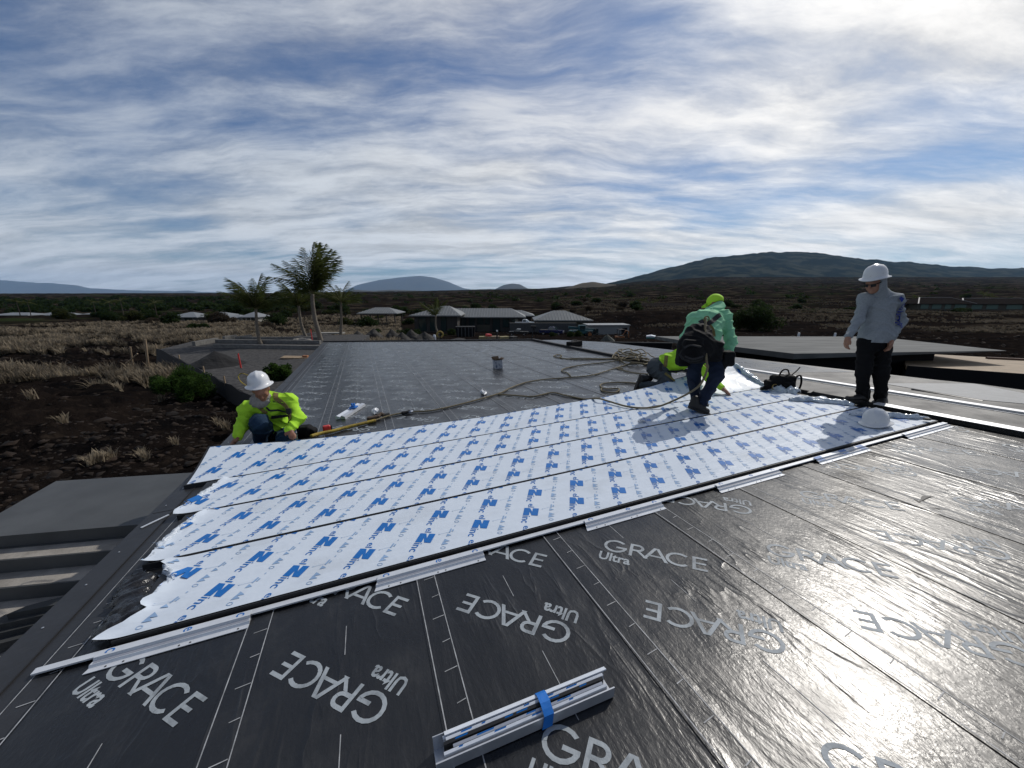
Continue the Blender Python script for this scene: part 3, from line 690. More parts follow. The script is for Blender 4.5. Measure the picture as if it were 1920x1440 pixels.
    for m_ in range(-2, 22):
        for n_ in range(-3, 4):
            c = Vector(ph) + LAT_A * m_ + LAT_B * n_
            if not (ul - .3 < c.x < ur + .3 and v0 - .2 < c.y < v1 + .2): continue
            put(zp, c - TD * W / 2 - TU * H / 2, 0)
            s = 0.080
            put(([(x * s, y * s * .8) for x, y in T_EL[0]], T_EL[1]), c - TD * (W / 2 + 0.064) - TU * (H / 2 - .024), 0)
            put(([(x * s, y * s) for x, y in T_INC[0]], T_INC[1]), c + TD * (W / 2 + 0.004) - TU * (H / 2 - .0), 0)
            # thin arrow along the panel and the column of small pale signs
            a0 = c + Vector((0.085, 0.0)); mb.mi = 1
            mb.raw([(a0.x, a0.y - .0008, 0), (a0.x + .085, a0.y - .0008, 0), (a0.x + .085, a0.y + .0008, 0), (a0.x, a0.y + .0008, 0)], [(0, 1, 2, 3)])
            mb.raw([(a0.x - .004, a0.y, 0), (a0.x + .006, a0.y - .004, 0), (a0.x + .006, a0.y + .004, 0)], [(0, 1, 2)])
            o = c + Vector((0.178, 0.012))
            for q_, kind in ((-0.115, 't'), (-0.058, 't2'), (-0.005, 's'), (0.055, 'd'), (0.10, 'o'), (0.142, 't')):
                cc = o - TD * q_
                if kind == 't': put(tri, cc - TD * .018 - TU * .02, 1)
                elif kind == 't2': put(([(x * .9, y * .8) for x, y in tri[0]], tri[1]), cc - TD * .018 - TU * .02, 1)
                elif kind == 's':
                    put(([(0, 0), (.045, 0), (.045, .010), (0, .010)], [(0, 1, 2, 3)]), cc - TD * .02 - TU * .016, 1)
                    put(([(0.008, 0.014), (.03, .014), (.03, .024), (.008, .024)], [(0, 1, 2, 3)]), cc - TD * .02 - TU * .014, 1)
                elif kind == 'd':
                    put(([(0, 0), (.012, 0), (.012, .007), (0, .007)], [(0, 1, 2, 3)]), cc, 1)
                else:
                    pr = [(.013 * math.cos(t), .017 * math.sin(t)) for t in [2 * math.pi * i / 8 for i in range(8)]]
                    put((pr + [(x * .72, y * .72) for x, y in pr], [(i, (i + 1) % 8, 8 + (i + 1) % 8, 8 + i) for i in range(8)]), cc, 1)
    me = mb.mesh('film_print', [M_blue, M_pale])
    clip_mesh(me, [((0, v0 + .002, 0), (0, -1, 0)), ((0, v1 - .002, 0), (0, 1, 0)), ((ur - .03, 0, 0), (1, 0, 0)), ((ul - .12, 0, 0), (-1, 0, 0))])
    bm = bmesh.new(); bm.from_mesh(me)
    kill = [f for f in bm.faces if f.calc_center_median().x < ragged(k, min(v1, max(v0, f.calc_center_median().y))) + 0.012]
    bmesh.ops.delete(bm, geom=kill, context='FACES')
    for vt in bm.verts:
        u, v = vt.co.x, min(v1, max(v0, vt.co.y)); u_l = ragged(k, v)
        e = max(0, 1 - (u - u_l) / 0.12) if k < 3 else 0
        vt.co.z = surf(k, u, v) + 0.0022 + e * e * 0.034
    bm.to_mesh(me); bm.free()
    po = link('film_print', me); po['kind'] = 'stuff'; po.parent = film; bpy_set_world(po, ROOF)

    # crumpled rims and bunches
    def crumple(name, path, width, height, m, seed, n=46, parent=root, amp=1.0):
        """a strip of scrunched film following path [(u,v,w)]"""
        sp_ = spline(path, max(4, n // max(1, len(path) - 1)))
        vs = []; fs = []; nc = 9
        for i, p in enumerate(sp_):
            t = (sp_[min(i + 1, len(sp_) - 1)] - sp_[max(i - 1, 0)]).normalized(); sd = Vector((-t.y, t.x, 0)).normalized()
            tap = math.sin(math.pi * min(1, max(0, (i + 1.5) / (len(sp_) + 2)))) ** 0.4
            for j in range(nc):
                a = math.pi * j / (nc - 1)
                nz = float(fbm(np.array(i * 0.30 + seed), np.array(j * 0.55 + seed), 2)) - .5
                rr = (1 + 1.3 * nz * amp) * tap
                q_ = p + sd * (math.cos(a) * width * .5 * rr) + Vector((0, 0, math.sin(a) * height * rr)) + t * (nz * .02)
                vs.append(tuple(q_))
        for i in range(len(sp_) - 1):
            for j in range(nc - 1):
                a = i * nc + j; fs.append((a, a + 1, a + nc + 1, a + nc))
        return rp(name, MB().raw(vs, fs), m, parent, True)
    if k < 3:
        vv = [v0 + (v1 - v0) * t for t in (0.06, .2, .35, .5, .65, .8, .97)]
        if k == 0: vv = vv[2:]
        crumple('torn_film_rim', [(ragged(k, v) + 0.012, v, surf(k, 0, v) - .004) for v in vv], 0.050 if k else .04, 0.030, M_foil, 3.3 * k + 1, 70)
    if k == 0:
        crumple('torn_film_flap', [(-1.34, 2.13, .028), (-1.32, 2.22, .035), (-1.30, 2.33, .035), (-1.36, 2.48, .03), (-1.40, 2.60, .03), (-1.40, 2.68, .03)], 0.17, 0.035, M_blackfilm, 5.0, 60)
        if False: crumple('torn_film_corner', [(-1.47, 2.705, .045), (-1.43, 2.71, .05), (-1.40, 2.69, .05)], 0.03, 0.02, M_blue, 8.0, 12)
        crumple('film_bunch', [(5.10, 2.62, .05), (5.33, 2.44, .05), (5.50, 2.27, .05), (5.62, 2.16, .05)], 0.07, 0.045, M_clear, 2.0, 40)
    if k == 1: crumple('film_bunch', [(5.18, 3.36, .05), (5.38, 3.22, .05), (5.52, 3.0, .05), (5.56, 2.82, .05)], 0.12, 0.06, M_clear, 4.0, 46)
    if k == 2: crumple('film_bunch', [(5.46, 3.98, .05), (5.58, 3.84, .05), (5.64, 3.66, .05), (5.62, 3.52, .05)], 0.16, 0.085, M_clear, 6.0, 46)
    if k == 3: crumple('film_bunch', [(5.70, 4.06, .05), (5.70, 4.22, .10), (5.70, 4.42, .20), (5.70, 4.64, .33)], 0.10, 0.05, M_clear, 9.0, 46)

# ---- rail and clip strips along the near edge
t = empty('edge_rail', P(2, 2.06, 0.01), 0, 'long pale metal rail running along the near edge of the filmed panels', 'rail')
rp('rail_top', MB().box(-1.53, 5.70, 2.044, 2.078, 0.016, 0.024), M_whitemetal, t)
rp('rail_web', MB().box(-1.53, 5.70, 2.070, 2.077, 0.002, 0.0155), M_darkzinc, t)
M_greystripe = mat('clip_grey_stripe', (0.27, 0.29, 0.34), 0.4)
clip_lab = ['clip strip at the far left end of the near panel edge', 'second clip strip from the left on the near panel edge', 'third clip strip from the left on the near panel edge', 'clip strip right of centre on the near panel edge', 'clip strip with solid blue patches near the black gap of the film', 'last clip strip beside the ridge at the right end of the panel edge']
def place_clips():
    for i, ((xa, ya), (xb, yb)) in enumerate([((172, 1245), (470, 1166)), ((702, 1100), (908, 1045)), ((1096, 992), (1248, 954)), ((1345, 922), (1470, 891)), ((1540, 872), (1638, 846)), ((1705, 824), (1782, 800))]):
        ua, ub = UV(xa, ya)[0], UV(xb, yb)[0]
        root = empty('clip_strip', P((ua + ub) / 2, 2.02, 0.008), 0, 'pale metal ' + clip_lab[i], 'clip strip', 'metal clip strips under the panel edge')
        pr = [(1.972, .0075), (1.998, .0075), (2.004, .020), (2.022, .020), (2.026, .034), (2.062, .034), (2.062, .030), (2.030, .030), (2.0265, .015), (2.007, .015), (2.001, .0045), (1.972, .0045)]
        mb = MB(); sk = -0.02
        mb.loft([[(ua + (v - 1.972) * .3, v, w) for v, w in pr], [(ub, v, w) for v, w in pr]])
        o = rp('strip', mb, M_whitemetal, root); fix_normals(o.data)
        rp('grey_stripe', MB().box(ua + .02, ub - .003, 2.008, 2.021, .0202, .0212), M_greystripe, root)
        for s in (0.12, 0.22, 0.55, 0.62, 0.93):
            uu = ua + (ub - ua) * s; mb = MB(); mb.lathe([(0.004, .0), (.004, .002), (.0015, .003)], 8, (uu, 1.983, .0076)); rp('screw', mb, M_darkzinc, root)
        # part of the printed wording that shows on the strip
        mb = MB(); s = 0.075
        for q_, body in ((0.08, 'c'), (0.55, 'e'), (0.9, 'c')):
            v_, f_ = text_mesh(body, 0.008); uu = ua + (ub - ua) * q_
            if i == 4:
                mb.raw([(uu - .05, 2.027, .0346), (uu + .04, 2.027, .0346), (uu + .055, 2.06, .0346), (uu - .035, 2.06, .0346)], [(0, 1, 2, 3)])
                mb.raw([(uu - .03, 2.005, .0216), (uu + .05, 2.005, .0216), (uu + .04, 2.021, .0216), (uu - .04, 2.021, .0216)], [(0, 1, 2, 3)])
            else:
                mb.raw([(uu + y * s, 2.062 - x * s * .8, .0346) for x, y in v_], f_)
        rp('strip_print', mb, M_blue, root)['kind'] = 'stuff'
place_clips()
# ------------------------------------------------------------------ yard, steps, neighbouring roofs
M_gravel = mat('dark_gravel', (0.030, 0.030, 0.031), 0.95, base2=(0.085, 0.082, 0.080), vscale=7, detail=9, bump=1.0, bscale=9, spec=0.15)
M_conc = mat('concrete', (0.19, 0.185, 0.175), 0.9, var=0.35, vscale=6, detail=7, bump=0.2, bscale=50, spec=0.2)
M_step = mat('pale_step_concrete', (0.34, 0.315, 0.28), 0.9, var=0.35, vscale=5, detail=7, bump=0.2, bscale=50, spec=0.2)
M_concdark = mat('grey_concrete', (0.075, 0.078, 0.08), 0.9, var=0.3, vscale=4, detail=6, bump=0.1, bscale=40, spec=0.2)
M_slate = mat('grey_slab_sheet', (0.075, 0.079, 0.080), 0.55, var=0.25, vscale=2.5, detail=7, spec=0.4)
M_paver = mat('charcoal_paver', (0.040, 0.043, 0.044), 0.8, var=0.3, vscale=9, bump=0.15, bscale=60)
M_wood = mat('raw_timber', (0.30, 0.22, 0.14), 0.8, var=0.4, vscale=12, stretch=(1, 1, .1))
M_red = mat('red_paint', (0.55, 0.035, 0.03), 0.5)
M_roofgrey = mat('grey_metal_roof', (0.15, 0.16, 0.16), 0.5, 0.3, var=0.15, vscale=0.6)
M_rib = mat('roof_rib', (0.24, 0.25, 0.25), 0.5, 0.3)
M_shingle = mat('brown_shingle', (0.030, 0.026, 0.024), 0.95, spec=0.0, var=0.4, vscale=1.2, stretch=(1, 1, 6))
M_hip = mat('pale_hip_cap', (0.30, 0.29, 0.28), 0.7)
M_olive = mat('olive_stucco', (0.060, 0.058, 0.044), 0.9, var=0.2, vscale=1.0)
M_dkwall = mat('dark_timber_wall', (0.034, 0.031, 0.028), 0.8, var=0.4, vscale=2.0, stretch=(4, 4, .3))
M_cream = mat('pale_wall', (0.30, 0.29, 0.26), 0.85, var=0.2, vscale=1.0)
M_glass = mat('window_glass', (0.02, 0.035, 0.035), 0.08, spec=0.8)
M_glassg = mat('green_window_glass', (0.10, 0.16, 0.14), 0.12, spec=0.8)
M_nearblack = mat('near_black_and_shade', (0.006, 0.0065, 0.008), 0.8, spec=0.2)  # for black parts, and for shade painted on walls and openings
M_beige = mat('plywood_deck', (0.34, 0.25, 0.155), 0.75, var=0.3, vscale=3, detail=6)
M_canopy = mat('canopy_roof_sheet', (0.085, 0.090, 0.088), 0.8, base2=(0.165, 0.17, 0.165), vscale=2.2, stretch=(0.25, 2.2, 1), detail=6, spec=0.15)

# raised gravel yard: its left bank is the dark edge seen against the lava
yz = -3.25
bank = [JZ(300, 655, yz), JZ(345, 678, yz), JZ(392, 702, yz), JZ(432, 722, yz), JZ(490, 752, yz), JZ(560, 800, yz)]
poly = [(p.x, p.y) for p in bank] + [(-1.2, 6.0), (-5.0, 16.0), (-9.5, 23.0), (-11.3, 30.5), (-13, 31.0), (JZ(360, 640, yz).x, JZ(360, 640, yz).y)]
mb = MB(); rr = random.Random(3)
ringt = [(x, y, CZ + yz) for x, y in poly]; ringb = [(x + (-.35 if i < 6 else 0), y - (.25 if i < 6 else 0), CZ + yz - 2.2) for i, (x, y) in enumerate(poly)]
mb.loft([list(reversed(ringb)), list(reversed(ringt))]); o = mb.build('gravel_yard', M_gravel); fix_normals(o.data); tag(o, 'dark gravel yard between the lava and the building', 'yard', kind='structure')
def on_yard(px, py): return JZ(px, py, yz)
# black sheet added to paint the shaded face of the bank
t = empty('bank_shade_sheet', bank[2] + Vector((0, 0, -1)), 0, 'black sheet painting the shade on the raised edge of the gravel yard', 'shade sheet')
mb = MB(); M_bank_shade = mat('bank_shade_black', (0.008, 0.008, 0.009), 0.9, var=0.3)
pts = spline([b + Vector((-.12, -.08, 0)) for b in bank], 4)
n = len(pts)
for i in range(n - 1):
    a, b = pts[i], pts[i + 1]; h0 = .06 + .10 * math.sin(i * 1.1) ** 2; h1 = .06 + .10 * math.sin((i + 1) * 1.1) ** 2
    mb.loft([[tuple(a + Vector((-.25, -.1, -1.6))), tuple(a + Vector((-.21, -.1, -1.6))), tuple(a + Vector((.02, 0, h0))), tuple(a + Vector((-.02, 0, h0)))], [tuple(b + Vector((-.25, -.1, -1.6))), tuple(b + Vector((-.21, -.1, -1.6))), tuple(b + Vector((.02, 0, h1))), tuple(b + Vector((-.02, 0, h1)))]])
ob = mb.build('shade_sheet', M_bank_shade); ob.parent = t; bpy_set_world(ob, Matrix.Identity(4)); fix_normals(ob.data)
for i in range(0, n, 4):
    ob = MB().box(-.02, .02, -.02, .02, -.9, .35).build('stake', M_wood, t); bpy_set_world(ob, Matrix.Translation(pts[i]))  # stakes made up to go with the added shade sheet

# low concrete kerb walls of the planting beds
def kerb(a, b, h, w, label, z=yz):
    p, q = JZ(*a, z), JZ(*b, z); mb = MB(); up = Vector((0, 0, h / 2 - .15))
    mb.bar(p + up, q + up, w, h + .3); o = mb.build('kerb_wall', M_conc)
    return tag(o, label, 'kerb wall', 'concrete kerb walls of the planting beds')
kerb((402, 652), (604, 655), 0.22, 0.2, 'long low concrete kerb nearest the gravel, crossing the first palm')
kerb((406, 643), (601, 645), 0.24, 0.2, 'second low concrete kerb behind the first, running level')
kerb((364, 649), (408, 641), 0.28, 0.2, 'pale sunlit concrete kerb end wall at the left of the beds')
kerb((420, 637.5), (443, 634.5), 0.26, 0.2, 'short slanting pale kerb in the middle of the beds')
kerb((447, 637.5), (472, 634.5), 0.26, 0.2, 'short slanting pale kerb just left of the palm trunk')
kerb((443, 637), (600, 637), 0.2, 0.2, 'third low concrete kerb at the back of the beds')
for i, (a, b, h, lab) in enumerate([((452, 690), (452, 664), 0, 'tall red marker stake standing in the gravel'), ((586, 641), (586, 618), 0, 'red marker stake between the leaning palms')]):
    p = on_yard(*a); d = p.y; top = J(b[0], b[1], d)
    o = MB().loft([[(-.028, -.015, 0), (.028, -.015, 0), (.028, .015, 0), (-.028, .015, 0)], [(-.055, -.015, top.z - p.z), (-.005, -.015, top.z - p.z + .04), (-.005, .015, top.z - p.z + .04), (-.055, .015, top.z - p.z)]]).build('marker_stake', M_red)
    o.location = p; tag(o, lab, 'stake', 'red marker stakes')
def stick(px, py0, py1, D, r, lean, m, label, cat='post'):
    p = J(px, py0, D); q = J(px + lean, py1, D); o = MB().tube([(0, 0, -.4), tuple(q - p)], r, 6).build('fence_post', m); o.location = p
    return tag(o, label, cat, 'old fence posts in the grass')
stick(277, 690, 636, 19.5, .055, -5, M_wood, 'taller leaning timber post in the dry grass at left')
stick(246, 671, 650, 21.5, .045, -2, M_wood, 'short timber post left of the taller leaning one')
o = MB().tube([tuple(J(236, 683, 19.8)), tuple(J(258, 663, 19.8))], .035, 6).build('fence_brace', M_wood); tag(o, 'slanting timber brace below the two posts', 'brace')
# pale rubble and timber scraps on the yard
M_rubble = mat('pale_rubble', (0.30, 0.28, 0.25), 0.9, var=0.4, vscale=6)
def rock(rad_, seed, m, name='rock'):
    r_ = random.Random(seed); mb = MB(); n = 8; rings = []
    for i, (f, z) in enumerate(((.55, 0), (1, .28), (.85, .6), (.35, .82))):
        rings.append([(rad_ * f * r_.uniform(.8, 1.2) * math.cos(2 * math.pi * k / n), rad_ * f * r_.uniform(.8, 1.2) * math.sin(2 * math.pi * k / n), rad_ * z * r_.uniform(.85, 1.1)) for k in range(n)])
    return mb.loft(rings).build(name, m)
for i, (px, py, s) in enumerate([(556, 640, .30), (561, 638, .22), (567, 640, .34), (572, 639, .25), (578, 640, .3)]):
    o = rock(s * .8, i, M_rubble, 'concrete_rubble'); o.location = on_yard(px, py); tag(o, 'pale lump of concrete rubble heaped at the foot of the leaning palms', 'rubble', 'rubble beside the palms')
o = MB().box(-.75, .75, -.35, .35, -.02, .05).build('timber_offcut', M_wood); o.location = on_yard(560, 671); o.rotation_euler = (0, .06, .25); tag(o, 'flat timber form lying on the gravel by the roof edge', 'timber')
o = MB().box(-.13, .13, -.1, .1, 0, .13, .02).build('orange_block', mat('orange_block', (.30, .13, .06), .8)); o.location = on_yard(573, 671); tag(o, 'small orange block beside the timber on the gravel', 'block')
# heaps
def mound(px, py, wpx, hpx, D, m, label, seed, cat='gravel heap', group=None, name='gravel_heap'):
    c = J(px, py, D); k = D / 735.0; w = wpx * k / 2; h = hpx * k
    r_ = np.linspace(0, 1, 14); a = np.linspace(0, 2 * np.pi, 29)[:-1]
    R, A = np.meshgrid(r_, a, indexing='ij'); prof = (1 - R) ** 0.9 * .88 + .12 * np.cos(R * np.pi / 2)
    X = R * w * 1.05 * np.cos(A); Y = R * w * np.sin(A); nn = fbm(X * 1.7 + seed, Y * 1.7, 4) - .5
    Z = h * prof * (1 + .35 * nn * (1 - prof)) + nn * .30 * R * (1 - R) * h * 4 - R * .3
    X = X * (1 + .25 * nn); Y = Y * (1 + .25 * nn)
    V = np.stack([X, Y, Z], -1).reshape(-1, 3).tolist(); n = 28
    fs = [(i * n + j, (i + 1) * n + j, (i + 1) * n + (j + 1) % n, i * n + (j + 1) % n) for i in range(13) for j in range(n)]
    o = MB().raw(V, fs).build(name, m, smooth=False); o.location = c; tag(o, label, cat, group); return o
M_sand = mat('grey_gravel', (0.040, 0.037, 0.033), 0.95, var=0.4, vscale=8, detail=7, bump=0.6, bscale=12)
names = ['leftmost', 'second', 'third', 'fourth', 'fifth', 'rightmost']
for i, (px, w, h, D) in enumerate([(672, 46, 24, 36), (703, 54, 28, 37), (735, 44, 27, 38), (755, 46, 21, 36), (772, 46, 26, 37.5), (797, 50, 22, 37)]):
    mound(px, 643, w * 1.25, h, D, M_sand, '%s grey gravel heap of the row beyond the roof edge' % names[i], i * 2.2, group='gravel heaps in a row')
mound(1138, 645, 46, 19, 40, mat('green_grey_gravel', (0.06, 0.065, 0.055), .95, var=.3, vscale=6), 'pale green grey gravel heap beside the mini excavator', 9)
mound(405, 674, 96, 17, 17.5, mat('black_soil', (0.011, 0.011, 0.012), .95, var=.4, vscale=5, bump=.8, bscale=8), 'black cinder heap on the gravel yard at left', 4.4, 'soil heap', name='cinder_heap')
mound(590, 634, 130, 12, 32, M_gravel, 'low black soil bank behind the planting beds', 14.4, 'soil bank', name='soil_bank')
mound(860, 645, 120, 12, 38, M_gravel, 'low dark gravel bank in front of the long house', 24.4, 'gravel bank', name='gravel_bank')

# lower entrance slab, steps and pavers at the left
t = empty('entrance_landing', (-4.6, 3.6, CZ - 3.6), 0, 'flat grey landing slab beside the left eave, above concrete steps', 'landing')
sz = -2.30
A0, A1, B0, B1 = JZ(105, 902, sz), JZ(400, 878, sz), JZ(-90, 1013, sz), JZ(330, 966, sz)
C0 = JZ(0, 963, sz)
L0 = C0 + (C0 - A0) * 1.0
top = [A0, A1 + Vector((1.3, .1, 0)), B1 + Vector((1.5, .12, 0)), B0]
mb = MB(); mb.loft([[(p.x, p.y, p.z - .12) for p in reversed(top)], [tuple(p) for p in reversed(top)]]); ob = mb.build('slab', M_slate); ob.parent = t; bpy_set_world(ob, Matrix.Identity(4)); fix_normals(ob.data)
mb = MB(); mb.loft([[(p.x * .985, p.y - .02 if False else p.y, p.z - 2.6) for p in reversed(top)], [(p.x * .985, p.y, p.z - .121) for p in reversed(top)]]); ob = mb.build('base_wall', M_concdark); ob.parent = t; bpy_set_world(ob, Matrix.Identity(4)); fix_normals(ob.data)
steps = empty('entrance_steps', (-4.0, 2.6, CZ - 3.3), 0, 'concrete steps with shade painted dark on the risers going down from the grey landing', 'steps')
fr0, fr1 = B0 + Vector((-.9, -.1, 0)), B1 + Vector((1.5, .12, 0))
dirx = (fr1 - fr0).normalized(); out = Vector((dirx.y, -dirx.x, 0))
z = sz - .12; off = 0.0
for i in range(4):
    za = z - 0.005 - i * .14; d0 = off + .003; d1 = off + .22 if i < 3 else off + 2.6
    mb = MB(); a = fr0 + out * d0; b = fr1 + out * d0; c = fr1 + out * d1; d = fr0 + out * d1
    zz = CZ + za - .01
    mb.loft([[(p.x, p.y, zz - .9) for p in (d, c, b, a)], [(p.x, p.y, zz) for p in (d, c, b, a)]])
    ob = mb.build('step', M_step); ob.parent = steps; bpy_set_world(ob, Matrix.Identity(4)); fix_normals(ob.data)
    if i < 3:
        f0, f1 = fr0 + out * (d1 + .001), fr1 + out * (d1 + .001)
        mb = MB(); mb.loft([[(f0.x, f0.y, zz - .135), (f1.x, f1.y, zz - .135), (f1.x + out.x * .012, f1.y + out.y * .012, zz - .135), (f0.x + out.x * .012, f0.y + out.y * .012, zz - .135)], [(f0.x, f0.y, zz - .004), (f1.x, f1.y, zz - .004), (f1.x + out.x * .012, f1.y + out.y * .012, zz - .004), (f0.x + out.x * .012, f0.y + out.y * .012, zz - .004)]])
        ob = mb.build('riser_shade', M_slate); ob.parent = steps; bpy_set_world(ob, Matrix.Identity(4)); fix_normals(ob.data)  # dark sheets put the shade of the risers into their colour
    off += .22
zf = z - .005 - 3 * .14 - .01
names = ['topmost', 'second', 'third', 'lowest']
for i, q in enumerate([[(50, 1136), (118, 1118), (103, 1134), (12, 1152)], [(10, 1152), (104, 1134), (86, 1152), (-40, 1180)], [(-40, 1181), (86, 1153), (62, 1172), (-60, 1202)], [(-60, 1203), (61, 1173), (40, 1196), (-80, 1228)]]):
    hz = zf + .24 - i * .05
    pts = [JZ(x, y, hz) for x, y in q]
    mb = MB(); mb.loft([[(p.x, p.y, p.z - .055) for p in reversed(pts)], [tuple(p) for p in reversed(pts)]])
    mb.loft([[(p.x * .995, p.y + .01, CZ + zf + .001) for p in reversed(pts)], [(p.x * .995, p.y + .01, p.z - .056) for p in reversed(pts)]])
    ob = mb.build('paver', M_paver); fix_normals(ob.data); tag(ob, '%s charcoal paver of the stepped pile below the eave' % names[i], 'paver', 'charcoal pavers piled by the steps')
o = MB().box(-.09, .09, -.008, .008, 0, .004).build('metal_strip', M_whitemetal); bpy_set_world(o, ROOF @ Matrix.Translation((*UV(292, 980), .012)) @ Matrix.Rotation(rad(52), 4, 'Z')); tag(o, 'small pale metal strip lying on the eave flashing', 'strip')

# canopy roof at the right, wall below painted near-black for shade, plywood deck behind
def wpart(name, mb, m, parent, fix=True):
    ob = mb.build(name, m); ob.parent = parent; bpy_set_world(ob, Matrix.Identity(4))
    if fix: fix_normals(ob.data)
    return ob
cz_ = -1.78
canopy = empty('canopy_roof', JZ(1560, 655, cz_) + Vector((0, 0, -2)), 0, 'thin grey flat canopy roof with a sharp tip, behind the standing man', 'canopy')
K = dict(fl=JZ(1228, 630.5, cz_), fr=JZ(1640, 631, cz_), tip=JZ(1887, 657.5, cz_), nk=JZ(1489, 663, cz_), nl=JZ(1290, 640, cz_))
ring = [K['nl'], K['nk'], K['tip'], K['fr'], K['fl']]
thick = [.16, .17, .012, .10, .12]
wpart('roof_slab', MB().loft([[(p.x, p.y, p.z - h) for p, h in zip(ring, thick)], [tuple(p) for p in ring]]), [M_canopy], canopy)
wpart('fascia', MB().loft([[(p.x, p.y - .012, p.z - h - .004) for p, h in zip(ring[:2], thick[:2])] + [(p.x, p.y - .002, p.z - h - .004) for p, h in zip(ring[1::-1], thick[1::-1])], [(p.x, p.y - .012, p.z - .006) for p in ring[:2]] + [(p.x, p.y - .002, p.z - .006) for p in ring[1::-1]]]), M_slate, canopy)
cen = sum(ring, Vector()) / 5
wr = [p.lerp(cen, .30) for p in ring]
wpart('wall', MB().loft([[(p.x, p.y, CZ - 6.2) for p in wr], [(p.x, p.y, p.z - .175) for p in wr]], caps=False), M_nearblack, canopy)  # near-black puts the courtyard shade into the wall colour
for px, py in ((1692, 664), (1728, 664), (1755, 663)):
    p = JZ(px, py, cz_ - .16); p = p + Vector((.1, .5, 0)); wpart('post', MB().box(p.x - .06, p.x + .06, p.y - .06, p.y + .06, CZ - 3.2, p.z + .05), M_dkwall, canopy)
for px in (1715,):
    p = JZ(1700, 668, cz_ - .22) + Vector((0, .5, 0)); q = JZ(1760, 667, cz_ - .22) + Vector((0, .5, 0)); wpart('beam', MB().bar(p, q, .08, .10), M_dkwall, canopy)
dk = empty('deck_roof', JZ(1850, 690, -2.25), 0, 'flat plywood coloured roof deck at the right edge beyond the canopy', 'roof deck')
dz = -2.2
dr = [JZ(1700, 688, dz), JZ(1920, 704, dz) , JZ(2080, 716, dz), JZ(2060, 680, dz), JZ(1905, 672.5, dz), JZ(1690, 661, dz)]
wpart('deck', MB().loft([[(p.x, p.y, p.z - .1) for p in dr], [tuple(p) for p in dr]]), M_beige, dk)
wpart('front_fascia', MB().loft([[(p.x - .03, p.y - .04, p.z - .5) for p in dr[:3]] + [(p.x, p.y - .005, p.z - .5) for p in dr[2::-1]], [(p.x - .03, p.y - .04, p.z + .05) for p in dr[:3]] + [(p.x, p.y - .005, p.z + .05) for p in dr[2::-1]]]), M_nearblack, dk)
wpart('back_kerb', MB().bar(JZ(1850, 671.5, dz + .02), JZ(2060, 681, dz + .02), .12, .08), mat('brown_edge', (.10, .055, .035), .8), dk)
wpart('wall', MB().loft([[(p.x, p.y + .06, CZ - 6) for p in dr], [(p.x, p.y + .06, p.z - .11) for p in dr]], caps=False), M_nearblack, dk)  # shade below the deck is painted in near-black here too
court = [JZ(1290, 652, -2.05), JZ(1390, 690, -2.6), JZ(1560, 712, -2.75), JZ(1700, 716, -2.75), JZ(1930, 760, -3.0), JZ(2150, 760, -3.0), JZ(2150, 690, -3), JZ(1500, 655, -3)]
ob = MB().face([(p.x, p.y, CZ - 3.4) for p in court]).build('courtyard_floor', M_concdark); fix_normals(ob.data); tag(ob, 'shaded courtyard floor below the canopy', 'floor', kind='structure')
# black screen wall beyond the far right slope of the roof
t = empty('screen_wall', J(1195, 660, 21), 0, 'black screen wall beyond the far corner of the roof', 'wall')
a, b = J(1128, 642, 21.5), J(1262, 644, 19.5)
wpart('panel', MB().bar(a + Vector((0, 0, -.8)), b + Vector((0, 0, -.8)), .08, 1.6), M_nearblack, t); wpart('coping', MB().bar(a + Vector((0, 0, .02)), b + Vector((0, 0, .02)), .14, .04), M_concdark, t)
for i, (px, h) in enumerate(((1497, 8), (1565, 8))):
    p = J(px, 632, 17 + i); o = MB().tube([(0, 0, -.6), (0, 0, h / 720 * 17)], .045, 8).build('vent_pipe', M_whitemetal); o.location = p
    tag(o, ['short pale vent pipe left of the man behind the canopy', 'short white vent pipe just left of the man behind the canopy'][i], 'pipe', 'vent pipes behind the canopy')

